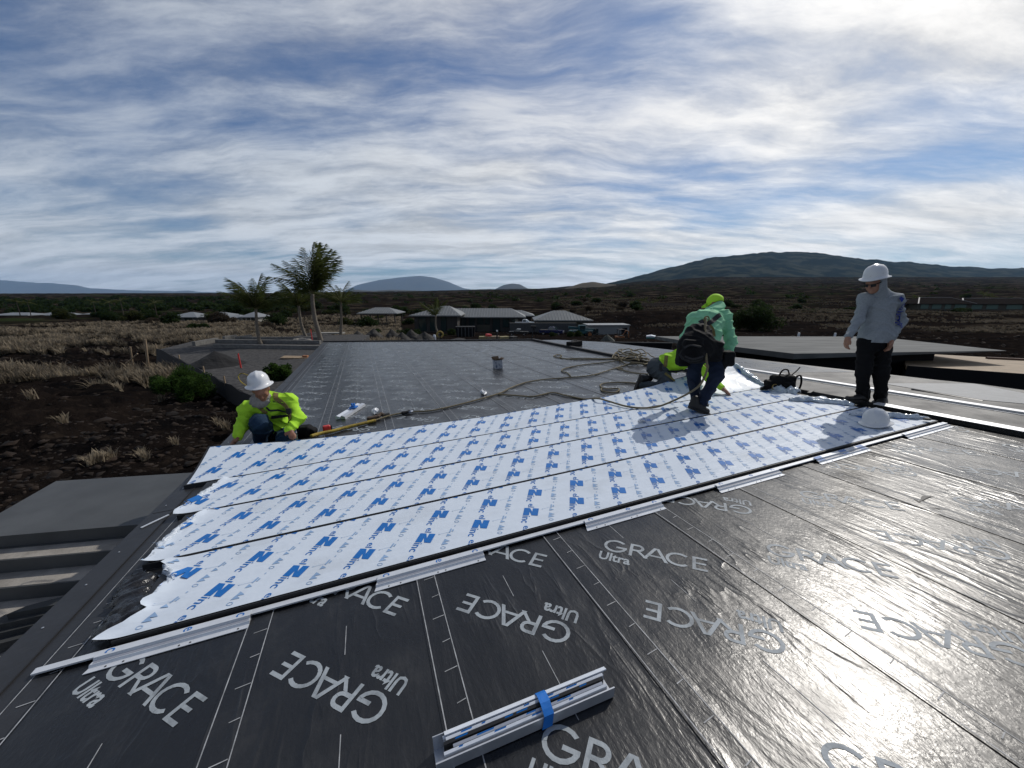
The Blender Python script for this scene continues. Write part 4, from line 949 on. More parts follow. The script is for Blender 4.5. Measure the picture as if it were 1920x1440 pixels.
# ------------------------------------------------------------------ houses
def hip_house(px0, px1, eave, ridge, base, D, label, roofm=None, wallm=None, depth=7.0, over=.8, openings=(), ribs=True, rx0=None, rx1=None, posts=0, caps=False, name='house', group=None, rz=0.0, glass=None):
    k = lambda x, y: J(x, y, D)
    c0, c1 = k(px0, eave), k(px1, eave); w = c1.x - c0.x; ze = c0.z; zr = k(px0, ridge).z + .0; zb = k(px0, base).z - 2.5
    cx = (c0.x + c1.x) / 2
    roofm = roofm or M_roofgrey; wallm = wallm or M_dkwall
    root = empty(name, (cx, D + depth / 2, zb + 2.5), rz, label, 'house', group)
    O = Vector((cx, D + depth / 2, zb + 2.5))
    def lp(n, mb, m, parent=root):
        ob = mb.build(n, m, parent); fix_normals(ob.data); return ob
    E = ze - O.z; Rz = zr - O.z; hw = w / 2; hd = depth / 2
    Rz = E + (Rz - E) * (1 + hd / D)           # ridge stands further back than the eave
    ra = (k(rx0, ridge).x - cx) * (1 + hd / D) if rx0 else -max(.2, hw - hd); rb = (k(rx1, ridge).x - cx) * (1 + hd / D) if rx1 else max(.2, hw - hd)
    roof = MB(); e = [(-hw, -hd, E), (hw, -hd, E), (hw, hd, E), (-hw, hd, E)]; r = [(ra, 0, Rz), (rb, 0, Rz)]
    eb = [(x, y, z - .18) for x, y, z in e]
    roof.raw(e + r + eb, [(0, 1, 5, 4), (1, 2, 5), (2, 3, 4, 5), (3, 0, 4), (6, 9, 8, 7), (0, 6, 7, 1), (1, 7, 8, 2), (2, 8, 9, 3), (3, 9, 6, 0)])
    ro = lp('roof', roof, roofm)
    if ribs:
        mb = MB(); n = max(6, int(w / 0.55))
        for i in range(1, n):
            x = -hw + w * i / n
            if x < ra: t = (x + hw) / (ra + hw)
            elif x > rb: t = (hw - x) / (hw - rb)
            else: t = 1.0
            for s in (-1, 1):
                mb.bar((x, s * hd, E + .03), (x, s * hd * (1 - t), E + (Rz - E) * t + .03), .05, .06)
        q = lp('seam_rib', mb, M_rib, ro); q['kind'] = 'stuff'
    if caps:
        for (p, q_) in ((e[0], r[0]), (e[1], r[1]), (r[0], r[1])):
            mb = MB().bar((p[0], p[1], p[2] + .06), (q_[0], q_[1], q_[2] + .06), .35, .12); lp('hip_cap', mb, M_hip, ro)
    if posts == 0:
        ww = MB().box(-hw + over, hw - over, -hd + over, hd - over, -2.5, E - .02); wall = lp('wall', ww, wallm)
        for (a, b, t0, b0, kind) in openings:     # fractions across the front, up the wall
            x0 = -hw + over + (w - 2 * over) * a; x1 = -hw + over + (w - 2 * over) * b; z0 = E * t0; z1 = E * b0; yf = -hd + over
            if kind == 'panel': lp('wall_panel', MB().box(x0, x1, yf - .12, yf - .005, z0, z1), M_olive)
            else:
                f = lp('door' if kind == 'door' else 'window', MB().box(x0, x1, yf - .05, yf - .004, z0, z1), M_hip if kind == 'pale' else M_nearblack)
                lp('pane', MB().box(x0 + .06, x1 - .06, yf - .058, yf - .051, z0 + .06, z1 - .06), glass or M_glass, f)
    else:
        for i in range(posts):
            x = -hw + over + (w - 2 * over) * i / (posts - 1)
            for y in (-hd + over, hd - over): lp('post', MB().box(x - .12, x + .12, y - .12, y + .12, -2.5, E), wallm)
    return root
win = [(0.03, .12, .05, .85, 'door'), (.16, .24, .05, .85, 'door')]
hip_house(850, 986, 594.5, 580.5, 623, 77, 'long grey metal roofed house with dark glass doors beyond the roof', depth=9, rx0=828, rx1=956, openings=[(.05, .13, .02, .9, 'door'), (.17, .26, .02, .9, 'door'), (.30, .40, .5, .92, 'window'), (.42, .50, .5, .92, 'window'), (.30, .50, .0, .46, 'panel'), (.54, .66, .02, .92, 'door'), (.70, .80, .3, .9, 'window'), (.84, .95, .02, .9, 'door')])
hip_house(766, 864, 591.5, 576, 622, 72, 'square hip roofed wing at the left end of the long house', depth=9, rx0=822, rx1=834, openings=[(.1, .28, .02, .9, 'door'), (.36, .5, .02, .9, 'door'), (.62, .75, .02, .9, 'door')])
hip_house(948, 1003, 592, 583.5, 618, 84, 'small grey hip roofed wing behind the right end of the long house', depth=8, rx0=965, rx1=978, openings=[(.2, .45, .1, .9, 'window'), (.6, .85, .1, .9, 'window')])
hip_house(1002, 1113, 600.5, 585, 622, 70, 'olive garage house with ribbed grey hip roof behind the blue pickup', wallm=M_olive, depth=8, rx0=1043, rx1=1064, openings=[(.85, .97, .15, .85, 'window')])
hip_house(668, 744, 587.5, 578, 606, 95, 'open grey roofed pavilion on posts left of the long house', depth=8, rx0=693, rx1=719, posts=3, name='pavilion')
hip_house(1180, 1300, 574, 569, 583, 190, 'long low dark roofed house on the far lava slope behind the bent worker', depth=11, rx0=1196, rx1=1285, wallm=M_dkwall, ribs=False, roofm=M_shingle, openings=[(i / 9 + .02, i / 9 + .08, .1, .9, 'pale') for i in range(8)])
hip_house(1640, 1762, 571, 563, 581, 150, 'brown shingle roofed house half hidden by the standing man', roofm=M_shingle, ribs=False, caps=True, depth=10, wallm=M_olive, openings=[(.55, .7, .1, .85, 'window'), (.75, .95, .1, .85, 'window')], glass=M_glassg)
hip_house(1722, 1832, 569.5, 558.5, 580.5, 146, 'middle brown shingle roofed house with pale hip lines at right', roofm=M_shingle, ribs=False, caps=True, depth=10, wallm=M_olive, openings=[(.05, .2, .1, .9, 'window'), (.26, .44, .1, .9, 'window'), (.5, .62, .1, .9, 'window'), (.68, .9, .1, .9, 'window')], glass=M_glassg)
hip_house(1806, 1965, 570, 560, 581, 150, 'rightmost brown shingle roofed house among trees', roofm=M_shingle, ribs=False, caps=True, depth=10, wallm=M_olive, openings=[(.1, .25, .1, .9, 'window'), (.3, .45, .1, .9, 'window'), (.55, .75, .1, .9, 'window')], glass=M_glassg)
M_roofpale = mat('pale_grey_roof', (0.19, 0.205, 0.22), 0.6, var=.1, vscale=.4)
hip_house(313, 369, 594.5, 586.5, 604, 116, 'pale grey roofed house farthest left of the bungalow group', roofm=M_roofpale, depth=8, ribs=False, wallm=M_slate, openings=[(.1, .3, .1, .9, 'window'), (.5, .8, .1, .9, 'window')])
hip_house(366, 428, 594, 586.5, 603, 120, 'pale grey roofed bungalow behind small dark palms', roofm=M_roofpale, depth=9, ribs=False, wallm=M_slate, openings=[(.2, .5, .1, .9, 'window')])
hip_house(418, 452, 595.5, 591, 603, 114, 'low pale roofed link between two bungalows', roofm=M_roofpale, depth=6, ribs=False, wallm=M_cream, openings=[(.4, .7, .1, .8, 'window')])
hip_house(446, 481, 594.5, 586, 603, 112, 'small white hip roofed bungalow beside the first palm', roofm=M_roofpale, depth=7, ribs=False, wallm=M_cream, over=.5, openings=[(.1, .28, .05, .85, 'door'), (.38, .6, .05, .85, 'door'), (.68, .9, .05, .85, 'door')])
hip_house(-20, 52, 591, 587, 597, 150, 'long low pale roofed house at the far left edge', roofm=M_roofpale, depth=8, ribs=False, wallm=M_dkwall, openings=[(.3, .5, .1, .8, 'pale'), (.6, .8, .1, .8, 'pale')])
hip_house(64, 118, 591, 585.5, 597, 155, 'pale roofed house partly covered by a dark tree at far left', roofm=M_roofpale, depth=8, ribs=False, wallm=M_dkwall)
hip_house(128, 186, 591.5, 588.5, 597, 160, 'thin flat pale roofed house left of the open plain trees', roofm=M_roofpale, depth=8, ribs=False, wallm=M_dkwall)

# ------------------------------------------------------------------ site vehicles
M_tyre = mat('tyre', (0.012, 0.012, 0.013), 0.85); M_chrome = mat('chrome', (.7, .7, .72), .2, .9); M_lamp = mat('lamp_glass', (.75, .78, .8), .1, spec=.8)
def wheel(parent, x, y, r, w, m2=None):
    mb = MB(); rings = [[(x + r * f * math.cos(a), y + yy, r + r * f * math.sin(a)) for a in [2 * math.pi * i / 18 for i in range(18)]] for f, yy in ((.62, -w / 2), (.96, -w / 2), (1, -w / 4), (1, w / 4), (.96, w / 2), (.62, w / 2))]
    o = mb.loft(rings).build('wheel', M_tyre, parent, smooth=False); fix_normals(o.data)
    mb = MB(); mb.loft([[(x + r * f * math.cos(a), y + yy, r + r * f * math.sin(a)) for a in [2 * math.pi * i / 12 for i in range(12)]] for f, yy in ((.6, -w / 2 - .01), (.6, w / 2 + .01))]); q = mb.build('rim', m2 or M_chrome, o); fix_normals(q.data)
def pickup(loc, rz, m, label, s=1.0):
    t = empty('pickup_truck', loc, rz, label, 'pickup', 'trucks parked on the site'); t.scale = (s, s, s)
    prof = [(-2.75, .55), (2.55, .5), (2.72, .62), (2.75, .95), (2.62, 1.08), (1.35, 1.16), (-.72, 1.18), (-2.72, 1.16), (-2.78, .95)]
    W = .97; mb = MB(); mb.loft([[(x, y * W, z) for x, z in prof] for y in (-1, -.97)][:1] + [[(x, -W * .9 if False else y, z) for x, z in prof] for y in (-W, W)][:0] + [[(x, y, z + d) for x, z in prof] for y, d in ((-W * .96, 0), (-W, .0), (W, 0), (W * .96, 0))][1:3])
    b = mb.build('body', m, t); fix_normals(b.data)
    cab = [(-.70, 1.17), (1.28, 1.15), (.62, 1.80), (.40, 1.86), (-.45, 1.86), (-.62, 1.80)]
    mb = MB(); mb.loft([[(x, y * (1 if z < 1.2 else .86), z) for x, z in cab] for y in (-.93, .93)]); c = mb.build('cab', m, t); fix_normals(c.data)
    for s_ in (-1, 1):
        mb = MB(); mb.loft([[(x, s_ * (y + .004), z) for x, y, z in [(-.5, .905, 1.24), (.38, .905, 1.24), (.34, .825, 1.76), (-.48, .825, 1.76)]], [(x, s_ * (y + .012), z) for x, y, z in [(-.5, .905, 1.24), (.38, .905, 1.24), (.34, .825, 1.76), (-.48, .825, 1.76)]]]); q = mb.build('side_window', M_glass, t); fix_normals(q.data)
        for wx in (-1.75, 1.75): wheel(t, wx, s_ * .84, .40, .26)
        q = MB().box(2.62, 2.765, s_ * .55 - .2, s_ * .55 + .2, .80, .98).build('headlight', M_lamp, t)
    mb = MB(); mb.loft([[(1.26 + d, -.78, 1.2), (1.26 + d, .78, 1.2), (.66 + d, .74, 1.78), (.66 + d, -.74, 1.78)] for d in (.012, .03)]); q = mb.build('windscreen', M_glass, t); fix_normals(q.data)
    MB().box(-2.62, -.82, -.80, .80, 1.182, 1.19).build('load_bed', M_tyre, t); MB().box(2.70, 2.84, -.9, .9, .5, .72).build('bumper', M_chrome, t)
    return t
pickup(J(1034, 628, 64), rad(-14), mat('dark_blue_paint', (0.006, 0.014, 0.065), .25, coat=.6), 'dark blue pickup truck parked in front of the olive garage', .72)
pickup(J(984, 611, 74), rad(-6), mat('white_paint', (.6, .62, .63), .3, coat=.5), 'white pickup truck by the right end of the long house', .66)
pickup(J(972, 629, 60), rad(170), mat('black_paint', (.012, .013, .014), .3, coat=.5), 'black truck parked left of the blue pickup', .55)
M_teal = mat('teal_paint', (0.012, 0.075, 0.09), .5, var=.2); M_yell = mat('machine_orange', (0.28, 0.10, 0.025), .6, var=.3, vscale=3)
t = empty('telehandler', J(1088, 632, 56), rad(8), 'dark teal telehandler with long boom beside the white shed', 'telehandler'); t.scale = (.75, .75, .75)
MB().box(-2.2, 2.2, -.75, .75, .7, 1.35, .1).build('chassis', M_teal, t); MB().bar((-2.3, .35, 1.9), (2.9, .35, 1.3), .4, .42).build('boom', M_teal, t); MB().box(-.6, .7, -.95, -.05, 1.36, 2.35, .08).build('cab', M_teal, t); MB().box(-.45, .55, -.965, -.955, 1.55, 2.2).build('cab_window', M_glass, t)
MB().box(2.85, 2.98, -.5, 1.1, .55, 1.5).build('fork_carriage', M_tyre, t)
for s_ in (-1, 1):
    MB().box(2.95, 4.0, .3 + s_ * .4 - .06, .3 + s_ * .4 + .06, .55, .62).build('fork', M_tyre, t)
    for wx in (-1.5, 1.5): wheel(t, wx, s_ * .95, .62, .42, M_yell)
t = empty('mini_excavator', J(1161, 641, 47), rad(20), 'small orange mini excavator in front of the white shed', 'excavator'); t.scale = (.62, .62, .62)
for s_ in (-1, 1):
    mb = MB(); mb.loft([[(x, s_ * .55 + y, z) for x, z in [(-.9, 0), (.9, 0), (1.1, .22), (.9, .45), (-.9, .45), (-1.1, .22)]] for y in (-.16, .16)]); q = mb.build('track', M_tyre, t); fix_normals(q.data)
MB().box(-.75, .75, -.65, .65, .5, 1.15, .1).build('upper_body', M_yell, t); MB().box(-.3, .6, -.6, .25, 1.16, 1.3).build('seat', M_tyre, t)
for x, y in ((-.4, -.55), (.6, -.55), (-.4, .3), (.6, .3)): MB().box(x - .04, x + .04, y - .04, y + .04, 1.16, 2.4).build('canopy_post', M_tyre, t)
MB().box(-.5, .75, -.65, .4, 2.41, 2.5).build('canopy', M_tyre, t); MB().tube([(.7, .2, .9), (1.5, .2, 2.2), (2.2, .2, 1.9)], .12, 6).build('boom', M_yell, t); MB().tube([(2.2, .2, 1.9), (2.3, .2, .7)], .09, 6).build('arm', M_yell, t); MB().box(2.05, 2.5, -.05, .45, .25, .7, .06).build('bucket', M_tyre, t)
t = empty('portable_toilet', J(1219, 650, 45), rad(-20), 'teal portable toilet with a white roof beyond the rope pile', 'portable toilet')
MB().box(-.5, .5, -.5, .5, -.4, 2.05 - .9, .03).build('cabin', mat('toilet_teal', (.012, .20, .19), .45), t); mb = MB(); mb.loft([[(x, y, z) for x, z in [(-.54, 1.155), (.54, 1.155), (.5, 1.27), (0, 1.36), (-.5, 1.27)]] for y in (-.54, .54)]); q = mb.build('roof', M_whitemetal, t); fix_normals(q.data); MB().box(-.32, .32, -.515, -.501, -.3, 1.05).build('door', mat('toilet_door', (.01, .15, .145), .5), t)
t = empty('site_shed', J(1140, 640, 62), rad(4), 'pale grey site shed with a dark doorway under the rock bank', 'shed'); s = 62 / 735
MB().box(-40 * s, 40 * s, 0, 3, -1.5, 33 * s * .9).build('wall', mat('shed_grey', (.20, .21, .21), .8, var=.2), t); MB().box(-41 * s, 41 * s, -.2, 3.2, 33 * s * .9 + .01, 33 * s * .9 + .15).build('roof', M_rib, t); MB().box(26 * s, 36 * s, -.04, -.005, -.5, 26 * s).build('doorway', M_nearblack, t); MB().box(-36 * s, -20 * s, -.04, -.005, 12 * s, 24 * s).build('window', M_glass, t)
t = empty('skip_container', J(873, 627, 56), rad(4), 'dark steel skip standing left of the debris', 'skip')
mb = MB(); mb.loft([[(-1.2, -.8, -.5), (1.2, -.8, -.5), (1.2, .8, -.5), (-1.2, .8, -.5)], [(-1.4, -.9, 1.15), (1.4, -.9, 1.15), (1.4, .9, 1.15), (-1.4, .9, 1.15)]]); mb.build('tub', M_nearblack, t)
for x in (-1.0, -.5, 0, .5, 1.0): MB().box(x - .05, x + .05, -.93, -.86, -.4, 1.1).build('rib', M_slate, t)
# timber and bags strewn beyond the far roof edge
M_sack = mat('yellow_sheet', (.32, .27, .13), .8, var=.4, vscale=4)
for i, (px, py, w, m, lab) in enumerate([(908, 634, 1.3, M_sack, 'yellow sheet bundle left of the post beyond the roof'), (925, 635, 1.6, M_wood, 'pile of boards behind the far roof edge'), (945, 634, 1.2, M_sack, 'yellow sheet bundle right of the post beyond the roof'), (916, 631, .5, M_red, 'small red can on the yellow sheets'), (962, 634, .9, M_dkwall, 'dark crate at the right end of the yellow sheets')]):
    o = MB().box(-w / 2, w / 2, -.4, .4, -.6, .22 + .1 * (i % 2), .05).build('material_stack', m); o.location = J(px, py, 48); o.rotation_euler = (0, 0, .2 * i); tag(o, lab, 'site material', 'materials beyond the roof edge')
o = MB().lathe([(.16, -1), (.16, .55), (.1, .75)], 12).build('standpipe', M_whitemetal); o.location = J(815, 641, 40); tag(o, 'pale standpipe with a dark cap below the small palm', 'standpipe')
t = empty('hose_reel', J(825, 627, 42), .3, 'yellow hose reel hanging beside the small palm trunk', 'hose reel'); q = MB().tube([(.32 * math.cos(a), 0, .32 * math.sin(a)) for a in [2 * math.pi * i / 16 for i in range(17)]], .1, 6).build('hose', mat('hose_yellow', (.35, .25, .06), .6), t); MB().box(-.05, .05, -.1, .1, -1.2, .1).build('stand', M_tyre, t)
o = MB().box(-1.4, 1.4, -.3, .3, 0, .1).build('pale_plank', M_cream); o.location = J(614, 625.5, 33); tag(o, 'long pale plank lying right of the big palm', 'plank')
t = empty('garden_wall', J(1010, 612, 67), 0, 'low grey wall between the pickups and the garage', 'wall'); MB().box(-5.0, 6.5, 0, .3, -1, .55).build('wall_body', M_concdark, t); MB().box(-5.05, 6.55, -.04, .34, .551, .6).build('coping', M_conc, t)
t = empty('tripod_stand', J(1000, 632, 52), 0, 'dark tripod stand left of the blue pickup', 'stand')
for a in (0, 2.1, 4.2): MB().tube([(0, 0, 1.3), (.45 * math.cos(a), .45 * math.sin(a), -.4)], .05, 6).build('leg', M_tyre, t)
MB().box(-.35, .35, -.2, .2, 1.2, 1.5).build('head', M_tyre, t)
t = empty('bollard_lamp', J(932, 634, 46), 0, 'dark slim post with a white cap in front of the long house', 'post'); MB().tube([(0, 0, -.5), (0, 0, .78)], .09, 8).build('post', M_tyre, t); MB().tube([(0, 0, .781), (0, 0, .95)], .1, 8).build('cap', M_whitemetal, t)
# ------------------------------------------------------------------ rocks, grass, shrubs, trees, palms
M_clinker = mat('lava_clinker', (0.010, 0.0095, 0.0095), 0.95, base2=(0.034, 0.024, 0.018), vscale=1.2, detail=6, bump=0.8, bscale=14, spec=0.15)
def thin(m, f, gain=1.6):
    """thin leaves and blades let light through"""
    nt = m.node_tree; N = nt.nodes; L = nt.links; b = N['Principled BSDF']; out = N['Material Output']; tr = N.new('ShaderNodeBsdfTranslucent'); mx = N.new('ShaderNodeMixShader'); mx.inputs[0].default_value = f
    sc2 = N.new('ShaderNodeVectorMath'); sc2.operation = 'SCALE'; sc2.inputs['Scale'].default_value = gain; L.new(b.inputs['Base Color'].links[0].from_socket, sc2.inputs[0]); L.new(sc2.outputs[0], tr.inputs[0])
    L.new(b.outputs[0], mx.inputs[1]); L.new(tr.outputs[0], mx.inputs[2]); L.new(mx.outputs[0], out.inputs[0])
def np_mesh(name, V, F, m, smooth=False):
    me = bpy.data.meshes.new(name); V = np.asarray(V, np.float32); F = np.asarray(F, np.int32); k = F.shape[1]
    me.vertices.add(len(V)); me.vertices.foreach_set('co', V.ravel()); me.loops.add(F.size); me.loops.foreach_set('vertex_index', F.ravel())
    me.polygons.add(len(F)); me.polygons.foreach_set('loop_start', np.arange(0, F.size, k, dtype=np.int32)); me.polygons.foreach_set('loop_total', np.full(len(F), k, np.int32))
    me.update(calc_edges=True); me.materials.append(m)
    if smooth: me.polygons.foreach_set('use_smooth', [True] * len(F))
    return me
def in_yard(x, y):
    P_ = poly; c = np.zeros(len(x), bool); j = len(P_) - 1
    for i in range(len(P_)):
        xi, yi = P_[i]; xj, yj = P_[j]
        c ^= ((yi > y) != (yj > y)) & (x < (xj - xi) * (y - yi) / (yj - yi + 1e-12) + xi); j = i
    return c
def clinker():
    n = 12000; az = np.radians(rng.uniform(-62, -18, n)); r = 5.2 * (55 / 5.2) ** rng.random(n); x = r * np.sin(az); y = r * np.cos(az)
    n2 = 2600; az2 = np.radians(rng.uniform(8, 60, n2)); r2 = 24 * (110 / 24) ** rng.random(n2)
    x = np.concatenate([x, r2 * np.sin(az2)]); y = np.concatenate([y, r2 * np.cos(az2)]); r = np.concatenate([r, r2])
    dens = fbm(x / 3.0, y / 3.0, 3); keep = (~in_yard(x, y)) & (dens > 0.36) & ~((x > -6.1) & (y < 5.0)); x, y, r = x[keep], y[keep], r[keep]; n = len(x)
    z = ground_z(x, y); s = 0.018 + 0.0036 * r * rng.random(n) ** 2 + 0.08 * rng.random(n) ** 6
    base = np.array([(1, 0, 0), (0, 1, 0), (-1, 0, 0), (0, -1, 0), (0, 0, .9), (.7, .7, .45), (-.7, .7, .45), (-.7, -.7, .45), (.7, -.7, .45)], float)
    f = np.array([(0, 5, 8), (5, 0, 1), (1, 6, 5), (6, 1, 2), (2, 7, 6), (7, 2, 3), (3, 8, 7), (8, 3, 0), (4, 8, 5), (4, 5, 6), (4, 6, 7), (4, 7, 8)])
    V = base[None] * s[:, None, None] * rng.uniform(.3, 1.6, (n, 9, 3)) * np.array([1, 1, .75]); a = rng.uniform(0, 6.28, n); c, sn = np.cos(a)[:, None], np.sin(a)[:, None]
    X = V[..., 0] * c - V[..., 1] * sn + x[:, None]; Y = V[..., 0] * sn + V[..., 1] * c + y[:, None]; Z = V[..., 2] + z[:, None] - .02
    Vf = np.stack([X, Y, Z], -1).reshape(-1, 3); Ff = (f[None] + (np.arange(n) * 9)[:, None, None]).reshape(-1, 3)
    tag(link('lava_rock', np_mesh('lava_rock', Vf, Ff, M_clinker)), 'loose black and brown lava clinker scattered over the ground', 'lava rock', kind='stuff')
clinker()
M_straw = mat('dry_grass_blade', (0.30, 0.25, 0.18), 0.9, base2=(0.19, 0.155, 0.11), vscale=0.4, spec=0.1)
M_straw2 = mat('greyed_dry_grass', (0.15, 0.128, 0.098), 0.9, base2=(0.09, 0.075, 0.056), vscale=0.3, spec=0.1)
thin(M_straw, .35, 1.2); thin(M_straw2, .35, 1.2)
def tufts(name, x, y, h, m, label, nb=16, zoff=None, flat=1.0):
    n = len(x); z = ground_z(x, y) if zoff is None else zoff
    a = rng.uniform(0, 6.28, (n, nb)); tilt = rng.uniform(.15, .95, (n, nb)) ** 1.1 * flat; ln = h[:, None] * rng.uniform(.6, 1.1, (n, nb)); w = (0.005 + 0.0007 * np.hypot(x, y))[:, None] * np.ones((n, nb))
    bx = x[:, None] + rng.normal(0, .10, (n, nb)) * h[:, None]; by = y[:, None] + rng.normal(0, .10, (n, nb)) * h[:, None]
    wind = -0.12
    dx, dy, dz = np.cos(a) * np.sin(tilt) + wind, np.sin(a) * np.sin(tilt), np.cos(tilt)
    px_, py_ = -np.sin(a) * w, np.cos(a) * w
    b0 = np.stack([bx - px_, by - py_, z[:, None] - .03 + 0 * bx], -1); b1 = np.stack([bx + px_, by + py_, z[:, None] - .03 + 0 * bx], -1)
    mid = np.stack([bx + dx * ln * .55, by + dy * ln * .55, z[:, None] + dz * ln * .62], -1)
    m0 = mid - np.stack([px_, py_, 0 * px_], -1) * .8; m1 = mid + np.stack([px_, py_, 0 * px_], -1) * .8
    tip = np.stack([bx + dx * ln * 1.15, by + dy * ln * 1.15, z[:, None] + dz * ln * .92 - .1 * ln * tilt], -1)
    V = np.stack([b0, b1, m1, m0, tip], 2).reshape(-1, 3); k = np.arange(n * nb) * 5
    F = np.concatenate([np.stack([k, k + 1, k + 2], 1), np.stack([k, k + 2, k + 3], 1), np.stack([k + 3, k + 2, k + 4], 1)])
    tag(link(name, np_mesh(name, V, F, m)), label, 'grass', kind='stuff')
def grass():
    n = 60000; az = np.radians(rng.uniform(-60, -16, n)); r = 9 * (150 / 9) ** (rng.random(n) ** .75); x = r * np.sin(az); y = r * np.cos(az)
    d = fbm(x / 9.0 + 2, y / 4.5 + 1, 5, .6); lim = np.interp(r, [9, 15, 22, 30, 60, 110, 150], [.76, .69, .575, .515, .495, .50, .52])
    k = (d > lim) & (~in_yard(x, y)); x, y = x[k][:13000], y[k][:13000]; h = rng.uniform(.35, .8, len(x)) * np.interp(np.hypot(x, y), [9, 30, 150], [.7, 1, 1.25])
    s = rng.random(len(x)) < .6
    tufts('dry_grass', x[s], y[s], h[s], M_straw, 'pale dry tufts of grass covering the lava at left', 17)
    tufts('dry_grass', x[~s], y[~s], h[~s], M_straw2, 'greyish dry tufts of grass mixed into the pale grass at left', 17)
    n = 30000; az = np.radians(rng.uniform(6, 58, n)); r = 84 * (330 / 84) ** rng.random(n); x = r * np.sin(az); y = r * np.cos(az)
    d = fbm(x / 16.0 + 12, y / 6.0 + 1, 5, .6); k = d > np.interp(r, [84, 120, 200, 330], [.62, .555, .575, .60]); x, y = x[k][:7000], y[k][:7000]
    tufts('dry_grass', x, y, rng.uniform(.3, .65, len(x)), M_straw2, 'dry brown grass on the lava bank at right', 9)
    # a few tufts right below the eave
    pts = [JZ(px, py, -3.35) for px, py in [(180, 878), (196, 874), (212, 868), (268, 862), (275, 866), (220, 715), (232, 700), (424, 800), (410, 792), (300, 740), (120, 800), (60, 745), (330, 838), (172, 884)]]
    x = np.array([p.x for p in pts]); y = np.array([p.y for p in pts]); tufts('grass_tuft', x, y, np.array([.3, .32, .3, .3, .26, .5, .45, .35, .3, .3, .35, .4, .25, .25]), M_straw, 'few straw coloured grass tufts near the landing slab', 34, flat=.8)
grass()

def leaf_cloud(lobes, n, size, seed, shell=.62, up=.35):
    """leaf-sized quads through lumpy volumes; lobes: (cx,cy,cz,rx,ry,rz)"""
    g = np.random.default_rng(seed); lobes = np.array(lobes, float); vol = lobes[:, 3] * lobes[:, 4] * lobes[:, 5]; pick = g.choice(len(lobes), n, p=(vol ** .8) / (vol ** .8).sum())
    d = g.normal(size=(n, 3)); d /= np.linalg.norm(d, axis=1)[:, None]; rr = shell + (1.08 - shell) * g.random(n) ** .7; rr *= np.where(g.random(n) < .18, g.uniform(.3, 1, n), 1)
    c = lobes[pick, :3] + d * rr[:, None] * lobes[pick, 3:]
    cl = np.sin(c[:, 0] * 5.1 + seed) * np.sin(c[:, 1] * 4.3) * np.sin(c[:, 2] * 6.1); c = c[(cl > -.55) & (c[:, 2] > 0)]
    n = len(c); nrm = g.normal(size=(n, 3)) + np.array([0, 0, up]); nrm /= np.linalg.norm(nrm, axis=1)[:, None]
    t = np.cross(nrm, g.normal(size=(n, 3))); t /= np.linalg.norm(t, axis=1)[:, None]; b = np.cross(nrm, t); s = size * g.uniform(.55, 1.35, n)
    V = np.stack([c - t * s[:, None] * .5, c + b * s[:, None] * .28, c + t * s[:, None] * .6, c - b * s[:, None] * .28], 1).reshape(-1, 3); k = np.arange(n) * 4
    return V, np.stack([k, k + 1, k + 2, k + 3], 1)
def leaf_mat(name, a, b, sc_=1.5):
    m = mat(name, a, 0.65, base2=b, vscale=sc_, detail=5, spec=0.03, edges=(.38, .62)); thin(m, .42); return m
M_bushg = leaf_mat('bush_leaf', (0.048, 0.088, 0.018), (0.012, 0.028, 0.008), 2.5)
M_kiawe = leaf_mat('scrub_leaf', (0.022, 0.036, 0.012), (0.010, 0.018, 0.007), .8)
M_olivel = leaf_mat('olive_scrub_leaf', (0.040, 0.046, 0.016), (0.020, 0.026, 0.010), .8)
M_dry = leaf_mat('dry_scrub_twig', (0.050, 0.040, 0.030), (0.026, 0.022, 0.017), .8)
M_bark = mat('bark', (0.055, 0.042, 0.032), .9, var=.4, vscale=6, stretch=(1, 1, .2))
def shrub_lobes(seed, w, h, n=9):
    r_ = random.Random(seed); L_ = []
    for i in range(n):
        a = r_.uniform(0, 6.28); q = r_.random() ** .6 * .62; s = r_.uniform(.30, .5) * (1 - .35 * q)
        L_.append((w / 2 * q * math.cos(a), w / 2 * q * math.sin(a), h * r_.uniform(.22, .66) * (1 - .35 * q), w / 2 * s, w / 2 * s, h * s * .8))
    return L_
def branches(mb, w, h, seed, n=7):
    r_ = random.Random(seed + 5)
    for i in range(n):
        a = r_.uniform(0, 6.28); q = r_.uniform(.3, .8) * w / 2; z = h * r_.uniform(.4, .8)
        mb.tube(spline([(0, 0, -.2), (q * .25 * math.cos(a), q * .25 * math.sin(a), z * .4), (q * math.cos(a), q * math.sin(a), z)], 3), .03 * h, 5, .006 * h)
def bush(px, py, wpx, hpx, D, m, label, leaf=.08, n=9000, seed=1, cat='bush'):
    p = J(px, py, D); k = D / 735; w, h = wpx * k, hpx * k; t = empty('green_bush', p, 0, label, cat)
    V, F = leaf_cloud([(a_ * 1.12, b_ * 1.12, c_ * 1.05, d_ * .62, e_ * .62, f_ * .72) for a_, b_, c_, d_, e_, f_ in shrub_lobes(seed, w, h, 30)], n, leaf, seed, .45); o = link('foliage', np_mesh('foliage', V, F, m), t)
    mb = MB(); branches(mb, w, h, seed); mb.build('stem', M_bark, t); return t
bush(352, 752, 122, 80, 13.2, M_bushg, 'bright green feathery bush on the lava left of the crouching worker', .06, 22000, 3)
bush(520, 716, 74, 44, 14.5, M_bushg, 'darker green bush at the edge of the gravel behind the white helmet', .08, 6000, 8)
bush(455, 790, 60, 26, 9.2, M_dry, 'low dry brush behind the crouching worker', .05, 1800, 12)
# kiawe tree behind the bent worker
bush(1412, 625, 118, 66, 60, M_kiawe, 'wide dark green kiawe tree between the bent worker and the standing man', .30, 9000, 21, 'tree')
